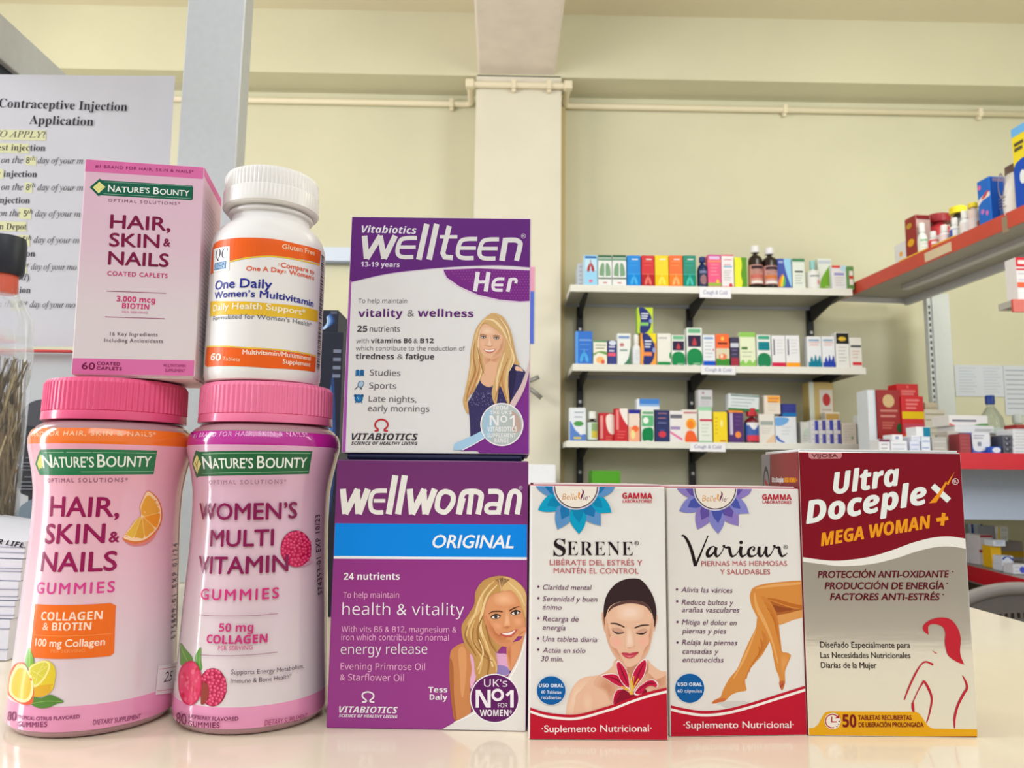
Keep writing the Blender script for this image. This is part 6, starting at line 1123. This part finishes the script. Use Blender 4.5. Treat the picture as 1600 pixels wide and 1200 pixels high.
def gbottle(label, xl, xr, yt, body, cap, lab, arts=(), inset=.06, capw=.6, caph=.2, name='medicine_bottle'):
    P, t0 = at_px((xl+xr)/2, inset, ZT); zz = (P-EYE).dot(CW); R = (xr-xl)/2*zz/FPX; lo, hi = .02, .6
    for _ in range(40):
        m = (lo+hi)/2
        if topx((P.x, P.y, ZT+m))[1] > yt: lo = m
        else: hi = m
    H = lo; t = thing(name, label, 'bottle', P, g); zc = H*(1-caph); prof = [(R*.92, 0), (R, H*.02), (R, zc-H*.16), (R*.8, zc-H*.08), (R*.45, zc-H*.02), (R*.45, zc)]
    lathe('bottle_body', prof, mat(body, .25, noise=.02), t, 32); lathe('cap', [(R*capw, zc-.001), (R*capw*1.02, zc+.002), (R*capw, H*.985), (R*capw*.85, H)], mat(cap, .4), t, 32)
    lathe('label', [(R+.0005, H*.1), (R+.0005, H*.55)], mat(lab, .5), t, 32, close=False)
    if arts:
        ar = Art(LatheFace(P, prof), t, base=.0012, step=.0001); ar.part('label_print'); ar.uv = lambda p: ((p[0]-.5)*R*2.2, H*(.1+.45*p[1])); prn(ar, arts); ar.finish()
gbottle('slim white bottle beside the brown red box on the high shelf', 1436, 1450, 349, (228, 232, 230), (230, 232, 232), (226, 230, 226), [('r', .1, .86, .9, .95, (120, 180, 130)), ('l', .2, .2, .8, .7, 3, .03, (180, 190, 190))], caph=.25)
gbottle('wide red tub with a dark red lid on the high shelf', 1452, 1488, 337, (196, 60, 70), (150, 24, 36), (216, 180, 190), [('d', .4, .3, .3, .3, (206, 40, 60)), ('r', .1, .7, .9, .85, (226, 210, 214))], inset=.2, capw=1.0, caph=.16, name='plastic_tub')
gbottle('small white bottle with a red band, in front of the red tub', 1452, 1467, 362, (226, 224, 228), (226, 228, 232), (206, 60, 70), [('r', .1, .5, .9, .8, (230, 220, 224))], inset=.03, caph=.3)
gbottle('small white bottle with a white cap standing in front of the tub lid', 1469, 1485, 352, (228, 228, 232), (232, 232, 234), (222, 206, 214), [('r', .1, .1, .9, .4, (200, 60, 80))], inset=.04, caph=.3)
gbottle('white bottle with blue label foot on the high shelf', 1486, 1501, 341, (226, 228, 234), (230, 232, 236), (60, 90, 180), [('r', .05, .4, .95, .95, (222, 226, 236))], inset=.05, caph=.25)
gbottle('yellow lidded black and white jar behind the white bottles', 1489, 1513, 324, (40, 36, 40), (238, 218, 30), (206, 200, 190), (), inset=.16, capw=1.0, caph=.14, name='plastic_tub')
gbottle('white bottle in front of the yellow lidded jar', 1501.5, 1517, 330, (230, 232, 234), (234, 236, 236), (226, 220, 220), [('r', .1, .1, .9, .35, (190, 120, 130))], inset=.05, caph=.25)
gbottle('white and red jar with black neck and yellow lid beside the blue box', 1516, 1532, 318, (226, 206, 200), (238, 214, 40), (230, 216, 214), [('r', .05, .0, .95, .3, (206, 60, 60)), ('d', .6, .6, .2, .2, (214, 130, 90))], inset=.07, capw=.95, caph=.12, name='plastic_tub')
gbox('big bright blue box with a white ribbon on the high shelf', 1531, 1550.5, 275, (12, 104, 206), [('b', [(0, .5), (.4, .58), (1, .62), (1, .7), (.5, .68), (0, .6)], (236, 226, 232)), ('b', [(.3, .62), (.7, .72), (.9, .72), (.6, .62)], (206, 70, 60)), ('d', .2, .86, .12, .05, (226, 110, 170)), ('d', .35, .36, .14, .05, (190, 120, 200)), ('d', .7, .3, .12, .05, (206, 120, 190)), ('b', [(.3, .03), (.6, .08), (1, .1), (1, .02)], (236, 220, 228))], .12, (18, 76, 170), [('r', .5, .5, .85, .72, (70, 120, 200)), ('r', .3, .22, .85, .34, (80, 120, 190)), ('r', .1, .9, .9, .97, (120, 110, 150))], .03)
# brown and white pouch bag
PA, ta = at_px(1564, .04, ZT); PB_, tb = at_px(1587, .04, ZT); Mb = Matrix.Translation(PA) @ rotz(math.atan2(dirv.y, dirv.x)); wb_ = (tb-ta); hb_ = .24
for h in [x*.002 for x in range(60, 200)]:
    if topx(PB_+Vector((0, 0, h)))[1] <= 250: hb_ = h; break
bagt = thing('pouch_bag', 'white pouch bag with a brown top and a round wreath print on the high shelf', 'bag', Mb, g)
bm = bmesh.new(); nx_, nz_ = 10, 12; F_, B_ = [], []
for j in range(nz_+1):
    v = j/nz_; th = .045*math.sin(min(1, (1-v)*1.25+.02)*PI/2)*(.35+.65*math.sin(PI*min(.95, v*.8+.2)))
    F_.append([bm.verts.new((wb_*i/nx_, .03-th*math.sin(PI*(i/nx_*.9+.05)), hb_*v)) for i in range(nx_+1)]); B_.append([bm.verts.new((wb_*i/nx_, .032+th*math.sin(PI*(i/nx_*.9+.05)), hb_*v)) for i in range(nx_+1)])
for S_, rv in ((F_, 0), (B_, 1)):
    for j in range(nz_):
        for i in range(nx_):
            f = bm.faces.new((S_[j][i], S_[j][i+1], S_[j+1][i+1], S_[j+1][i])); f.material_index = 1 if j >= nz_-2 or j == 0 else 0
for j in range(nz_):
    bm.faces.new((B_[j][0], F_[j][0], F_[j+1][0], B_[j+1][0])); bm.faces.new((F_[j][nx_], B_[j][nx_], B_[j+1][nx_], F_[j+1][nx_]))
for S0, S1 in ((F_[0], B_[0]), (F_[-1], B_[-1])):
    for i in range(nx_): bm.faces.new((S0[i], S0[i+1], S1[i+1], S1[i]))
bmesh.ops.recalc_face_normals(bm, faces=bm.faces[:]); bmobj('bag_body', bm, [mat((226, 222, 222), .4, noise=.02), mat((96, 70, 66), .4)], bagt, True)
ar = Art(BoxFace(Mb, wb_, .06, hb_), bagt, base=.018, step=.0001); ar.norm = True; ar.part('front_print'); ar.ring((.5, .6), .2, .05, (150, 140, 150)); prn(ar, [('l', .25, .22, .75, .38, 4, .015, (120, 110, 120))]); ar.finish()
gbox('tall yellow and blue box at the right edge of the high shelf', 1589, 1612, 190, (236, 214, 40), [('r', 0, .9, 1, 1, (110, 176, 236)), ('l', .15, .74, .8, .8, 2, .04, (90, 80, 60)), ('b', [(0, .1), (0, .5), (.4, .6), (1, .55), (1, 0), (.3, 0)], (30, 80, 190)), ('d', .6, .4, .2, .08, (230, 236, 240)), ('d', .8, .14, .16, .06, (226, 120, 50))], .1, (226, 200, 50), (), .03)
ys, t0 = at_px(1404, .012, ZT)
tag(kid('yellow_packet', FA+dirv*t0, FA+dirv*(t0+.36), .012, .045, ZT, ZT+.022, mat((240, 190, 40), .4)), 'flat yellow packets lying along the front of the high shelf', 'packet', g); yp = bpy.data.objects['yellow_packet']; yp.matrix_parent_inverse = Matrix(); yp.parent = None

g = 'medicines on the shelf behind the red carton'; zA = z1+.001
def low(label, x0, x1, yt, body, arts=(), Y=2.78, D=.07, z=None, **k): return sbox(label, x0, x1, yt, zA if z is None else z, body, arts, Y=Y, D=D, group=g, **k)
rb_ = low('dark red box with a gold seal and white side, left of the red boxes', 1369, 1408, 609, (150, 10, 18), [('d', .5, .83, .24, .1, (206, 176, 130)), ('l', .15, .6, .85, .68, 2, .03, (200, 130, 120)), ('l', .2, .42, .7, .5, 3, .02, (190, 100, 90)), ('d', .9, .42, .12, .07, (20, 80, 40)), ('b', [(.0, .05), (.1, .25), (.5, .3), (1, .2), (1, .05)], (110, 10, 20)), ('d', .55, .2, .2, .06, (60, 130, 50)), ('d', .3, .12, .16, .05, (206, 100, 50))], Y=3.2, D=.1)
low('white box end standing against the dark red gold seal box', 1356, 1368.5, 609, (216, 222, 232), [('r', .8, 0, 1, 1, (196, 206, 220))], Y=3.19, D=.1)
low('bright red box, taller one at the back with a pale line', 1402, 1436, 600, (200, 12, 28), [('l', .2, .86, .85, .9, 2, .03, (226, 120, 120)), ('d', .5, .96, .06, .02, (226, 100, 100))], Y=3.32, D=.08)
low('red box with a yellow band and a dark figure picture', 1409, 1444, 619, (204, 16, 30), [('r', 0, .62, 1, .74, (226, 190, 10)), ('l', .2, .8, .8, .93, 3, .03, (230, 130, 130)), ('r', .04, .4, .96, .54, (190, 70, 90)), ('r', .0, .28, 1, .36, (226, 90, 30)), ('r', .02, 0, .98, .28, (214, 170, 120)), ('d', .36, .16, .18, .12, (40, 30, 60)), ('d', .74, .2, .14, .08, (150, 20, 30))], Y=3.19, D=.08)
low('cream grey box with faint print behind the white packets', 1445, 1478, 640, (206, 200, 184), [('l', .05, .78, .95, .9, 2, .03, (170, 160, 140)), ('l', .1, .5, .85, .6, 2, .02, (180, 174, 156))], Y=3.19, D=.08)
low('cream box standing taller behind the cream grey box', 1446, 1466, 629, (208, 196, 170), [('l', .1, .7, .9, .9, 2, .02, (186, 172, 146))], Y=3.32, D=.06)
w1 = low('small white packet with a purple side at the left of the packet row', 1374, 1392, 686, (222, 224, 232), [('r', 0, .8, 1, 1, (120, 60, 90)), ('l', .2, .3, .8, .6, 2, .06, GY)])
w2 = low('white packet lying flat, lower of two in front of the dark red box', 1393, 1419, 689, (222, 226, 236), [('l', .1, .3, .9, .7, 2, .08, (180, 190, 206))]); low('white packet with a blue mark, upper of two in front of the dark red box', 1395, 1412, 679, (226, 228, 236), [('r', .3, .3, .6, .7, (140, 150, 190))], z=w2[4])
w3 = low('stacked white packet with a lavender edge beside the red box foot', 1423, 1439, 690, (214, 220, 240), [('l', .1, .3, .9, .7, 2, .08, (160, 176, 220))]); low('second white packet above the lavender edged one', 1425, 1440, 681, (222, 226, 240), [('l', .1, .3, .9, .7, 2, .08, (160, 176, 220))], z=w3[4])
w4 = low('pale blue white packet under the teal capped packet', 1440.5, 1455, 682, (216, 226, 240), [('l', .1, .3, .9, .7, 2, .08, (160, 176, 220))]); low('white packet with a bright teal end on top of the packet row', 1432, 1455, 667, (226, 230, 236), [('r', .5, .0, 1, .95, (0, 122, 160))], z=w4[4])
low('grey blister pack box beside the pale blue packet', 1457, 1481, 683, (176, 174, 172), [('l', .1, .3, .9, .7, 2, .06, (206, 206, 206))]); low('pale grey box low behind the grey blister pack box', 1481.5, 1499, 674, (190, 186, 182), [('r', .05, .05, .95, .25, (90, 110, 104))], Y=2.86)
low('maroon box standing at the left end of the red lip', 1500, 1518, 677.5, (150, 50, 60), [('l', .1, .25, .9, .8, 4, .02, (190, 100, 100))])
w5 = low('white box with a rounded pale panel and a blue swoosh foot', 1519, 1548, 676, (60, 90, 190), [('b', [(.02, .98), (.02, .4), (.1, .16), (.4, .1), (.8, .2), (.98, .4), (.98, .98), (.5, .99)], (222, 224, 234)), ('l', .1, .74, .7, .86, 2, .05, (150, 150, 170)), ('r', .3, .35, .5, .55, (130, 140, 160))], Y=2.80)
low('blue packet with a white disc lying in front of the swoosh box', 1549, 1566, 698, (20, 80, 190), [('d', .55, .5, .4, .4, (214, 222, 236))], Y=2.77, D=.05)
w6 = low('long white box lying flat under the wide white box', 1493, 1555, 665.5, (220, 222, 224), [('l', .5, .3, .95, .5, 2, .08, (140, 140, 160))], Y=2.88, D=.12, z=onY(1520, 676.5, 2.88).z)
low('wide white box with bold print and a green stroke, topmost of the pile', 1483.5, 1545, 649, (226, 224, 226), [('r', .08, .4, .7, .58, (110, 110, 126)), ('b', [(.65, .08), (.8, .2), (1, .22), (1, .04)], (90, 150, 80)), ('b', [(0, 0), (.15, .02), (.1, .1), (0, .25)], (226, 110, 110))], Y=2.88, D=.12, z=w6[4], name='medicine_box')
low('grey cardboard tray holding up the flat white boxes', 1494, 1566, 677, (150, 144, 138), [('r', .74, .1, .98, .9, (186, 176, 164))], Y=2.885, D=.14, name='cardboard_tray', cat='tray')
bl = low('dark grey blister packs in a row beside the white stack', 1568, 1583, 680, (86, 88, 104), [('d', .5, .8, .34, .12, (60, 62, 76)), ('d', .5, .5, .34, .12, (60, 62, 76)), ('d', .5, .2, .34, .12, (60, 62, 76)), ('d', .4, .84, .12, .05, (150, 152, 166)), ('d', .4, .54, .12, .05, (150, 152, 166)), ('d', .4, .24, .12, .05, (150, 152, 166))])
zz_ = zA
for k in range(4):
    r_ = low('white packet, '+('lowest', 'second', 'third', 'topmost')[k]+' of the stack at the right end of the shelf', 1584, 1612, 707-9.2*(k+1), (224, 226, 234), [('l', .1, .3, .9, .75, 2, .1, (176, 182, 200))], z=zz_, D=.1); zz_ = r_[4]
low('small dark red box on top of the white packet stack', 1589, 1608, 663.5, (150, 24, 28), [('l', .1, .3, .9, .6, 2, .08, (190, 80, 80))], z=zz_)
sbottle('clear plastic water bottle with a blue cap behind the white boxes', 1529, 1566, 618, zA, (206, 222, 214), (20, 60, 150), (196, 214, 214), Y=3.1, capw=.36, caph=.14, sh=.36, trans=1, neck=.28, name='water_bottle', lz=(.25, .5))
sbottle('clear plastic jar bottle behind the white packet stack', 1576, 1606, 648, zA, (214, 224, 218), (206, 214, 212), (210, 220, 216), Y=3.1, capw=.5, caph=.2, sh=.3, trans=1, neck=.4, name='clear_bottle', lz=(.1, .3))
# papers on the back wall
for (x0, x1, y0, y1, lb, cols) in ((1494, 1567, 571, 619, 'wide white paper sheet taped to the back wall above the water bottle', 2), (1572, 1612, 571.5, 649, 'tall white typed list taped to the back wall at the right', 1)):
    P0, P1 = onY(x0, y1, WY-.004), onY(x1, y0, WY-.004); M = Matrix.Translation((P0.x, WY-.004, P0.z)); t = thing('wall_paper_sheet', lb, 'paper', M); Wd, H = P1.x-P0.x, P1.z-P0.z
    boxobj('sheet', (0, 0, 0), (Wd, .0012, H), mat((206, 212, 224), .6), t); ar = Art(BoxFace(M, Wd, .001, H), t, base=.0006); ar.norm = True; ar.part('typed_lines')
    for c in range(cols):
        x_ = .08+.5*c
        for k in range(9): ar.line([(x_, .9-.095*k), (x_+(.36 if cols == 2 else .8)*(1-.12*((k*5) % 3)), .9-.095*k)], .018, (176, 184, 200) if cols == 2 else (150, 158, 176))
    ar.finish()
# goods on the lowest red edged shelf
g = 'goods on the lowest red edged shelf'
def lowest(label, x0, x1, yt, body, arts, inset, D=.06, z=None, name='medicine_box'):
    zz = (Z2+.001) if z is None else z
    lo, hi = -.2, 1.6
    for _ in range(40):
        m = (lo+hi)/2; q = A2+dv*m+P2*(inset+.03)
        if topx((q.x, q.y, zz))[0] < x0: lo = m
        else: hi = m
    Y = (A2+dv*lo+P2*(inset+.03)).y
    return sbox(label, x0, x1, yt, zz, body, arts, Y=Y, D=D, group=g, name=name)
v1 = lowest('white packet with a grey swirl at the left of the lowest shelf', 1513, 1531, 868, (214, 212, 220), [('d', .7, .5, .14, .2, (110, 120, 150))], .03, .07); lowest('pale grey box stacked above the grey swirl packet', 1513, 1530, 843, (200, 196, 200), [('l', .3, .3, .9, .7, 2, .05, (170, 168, 180))], .035, .06, v1[4])
v2 = lowest('white packet with a red top, lower of the red topped pair', 1531, 1549, 859, (222, 218, 228), [('r', 0, .82, 1, 1, (180, 40, 60)), ('b', [(.5, .1), (.8, .5), (1, .4), (1, .1)], (110, 110, 130))], .03, .1); lowest('white packet with a red top, upper of the red topped pair', 1532, 1552, 836, (224, 220, 230), [('r', 0, .84, 1, 1, (176, 40, 60)), ('b', [(.6, .1), (.8, .4), (1, .3), (1, .1)], (120, 120, 140))], .035, .1, v2[4])
v3 = lowest('bright yellow box standing on the lowest red edged shelf', 1549.5, 1566, 853, (232, 182, 16), [('l', .15, .2, .85, .85, 6, .014, (206, 150, 20)), ('r', .0, 0, 1, .08, (236, 210, 120))], .03); lowest('white packet tilted on top of the yellow box', 1553, 1573, 844, (224, 230, 244), [('l', .2, .4, .8, .7, 2, .08, (140, 160, 210))], .035, .06, v3[4])
v4 = lowest('white and yellow packet, lower of the stack behind the yellow box', 1559.5, 1577, 834, (228, 228, 222), [('r', 0, 0, .25, 1, (236, 210, 80)), ('l', .3, .4, .9, .6, 2, .06, (150, 160, 180))], .2, .08, Z2+.09); lowest('white and yellow packet, upper of the stack behind the yellow box', 1560, 1577, 822.5, (230, 230, 226), [('r', 0, 0, .2, 1, (236, 210, 80)), ('l', .3, .4, .9, .6, 2, .06, (150, 160, 180))], .2, .08, v4[4])
lowest('grey box supporting the white and yellow packets', 1556, 1600, 846, (150, 142, 140), [('r', 0, .2, 1, .5, (196, 150, 20))], .19, .12)
v5 = lowest('white packet with blue arcs on the lowest shelf, lower one', 1567, 1583, 882, (220, 226, 240), [('b', [(.1, .6), (.5, .8), (.9, .5), (.9, .8), (.5, 1), (.1, .8)], (40, 80, 180))], .02); lowest('white packet with a blue arch, upper one on the lowest shelf', 1567, 1585, 869, (222, 226, 240), [('b', [(.05, .5), (.5, .9), (.95, .4), (1, .7), (.5, 1), (.05, .8)], (50, 80, 180))], .025, .06, v5[4])
lowest('white packet with a violet blue blob at the right of the lowest shelf', 1584, 1608, 882, (222, 224, 236), [('d', .62, .45, .2, .34, (80, 90, 210)), ('l', .1, .3, .4, .7, 2, .08, (180, 186, 200))], .015)
lowest('blue and white box end at the back left of the lowest shelf', 1518, 1537, 819, (206, 214, 230), [('r', 0, 0, .2, 1, (20, 70, 170)), ('r', .8, .4, 1, 1, (30, 50, 130))], .14, .05); lowest('grey see through box at the back of the lowest shelf', 1539, 1555, 822, (150, 152, 160), [('l', .2, .3, .8, .7, 2, .05, (180, 180, 190))], .14, .05)
# grey plastic chair
ch = thing('plastic_chair', 'grey plastic chair with a perforated backrest behind the right end of the counter', 'chair', (.66, 1.2, 0))
CG = mat((128, 122, 120), .5, noise=.03, nscale=30)
pk = onY(1612, 912, 1.2); cw, cx0 = .235, pk.x+.03; ztop = onY(1605, 926, 1.2).z
def backz(u): return ztop-.34*abs(u)**2.1*.32
bm = bmesh.new(); NXc, NZc = 88, 52; rows = []
for j in range(NZc+1):
    v = j/NZc; r_ = []
    for i in range(NXc+1):
        u = -1+2*i/NXc; zt2 = backz(u); z0 = .50; r_.append(bm.verts.new((cx0-.66+cw*u, .05*(1-u*u)+.02*v, z0+(zt2-z0)*v)))
    rows.append(r_)
for j in range(NZc):
    for i in range(NXc):
        hole = 6 <= j <= NZc-5 and 6 <= i <= NXc-7 and j % 2 == 0 and i % 2 == 0
        if not hole: bm.faces.new((rows[j][i], rows[j][i+1], rows[j+1][i+1], rows[j+1][i]))
bmesh.ops.solidify(bm, geom=bm.faces[:], thickness=.008); bmobj('backrest', bm, CG, ch)
bm = bmesh.new(); tube_bm(bm, [(cx0-.66+cw*u, .05*(1-u*u)+.024, backz(u)-.004) for u in [-1+2*i/24 for i in range(25)]], .011, 8); bmobj('top_rail', bm, CG, ch)
bm = bmesh.new(); add_box(bm, (cx0-.66-.21, .06, .43), (cx0-.66+.21, .47, .455), .01); bmobj('seat', bm, CG, ch)
for sx in (-1, 1):
    for yy in (.09, .44): boxobj('leg', (cx0-.66+sx*.19-.013, yy-.013, 0), (cx0-.66+sx*.19+.013, yy+.013, .435), mat((60, 60, 64), .4, metal=.5), ch)
    boxobj('back_post', (cx0-.66+sx*.19-.012, .05, .43), (cx0-.66+sx*.19+.012, .075, .62), mat((60, 60, 64), .4, metal=.5), ch)
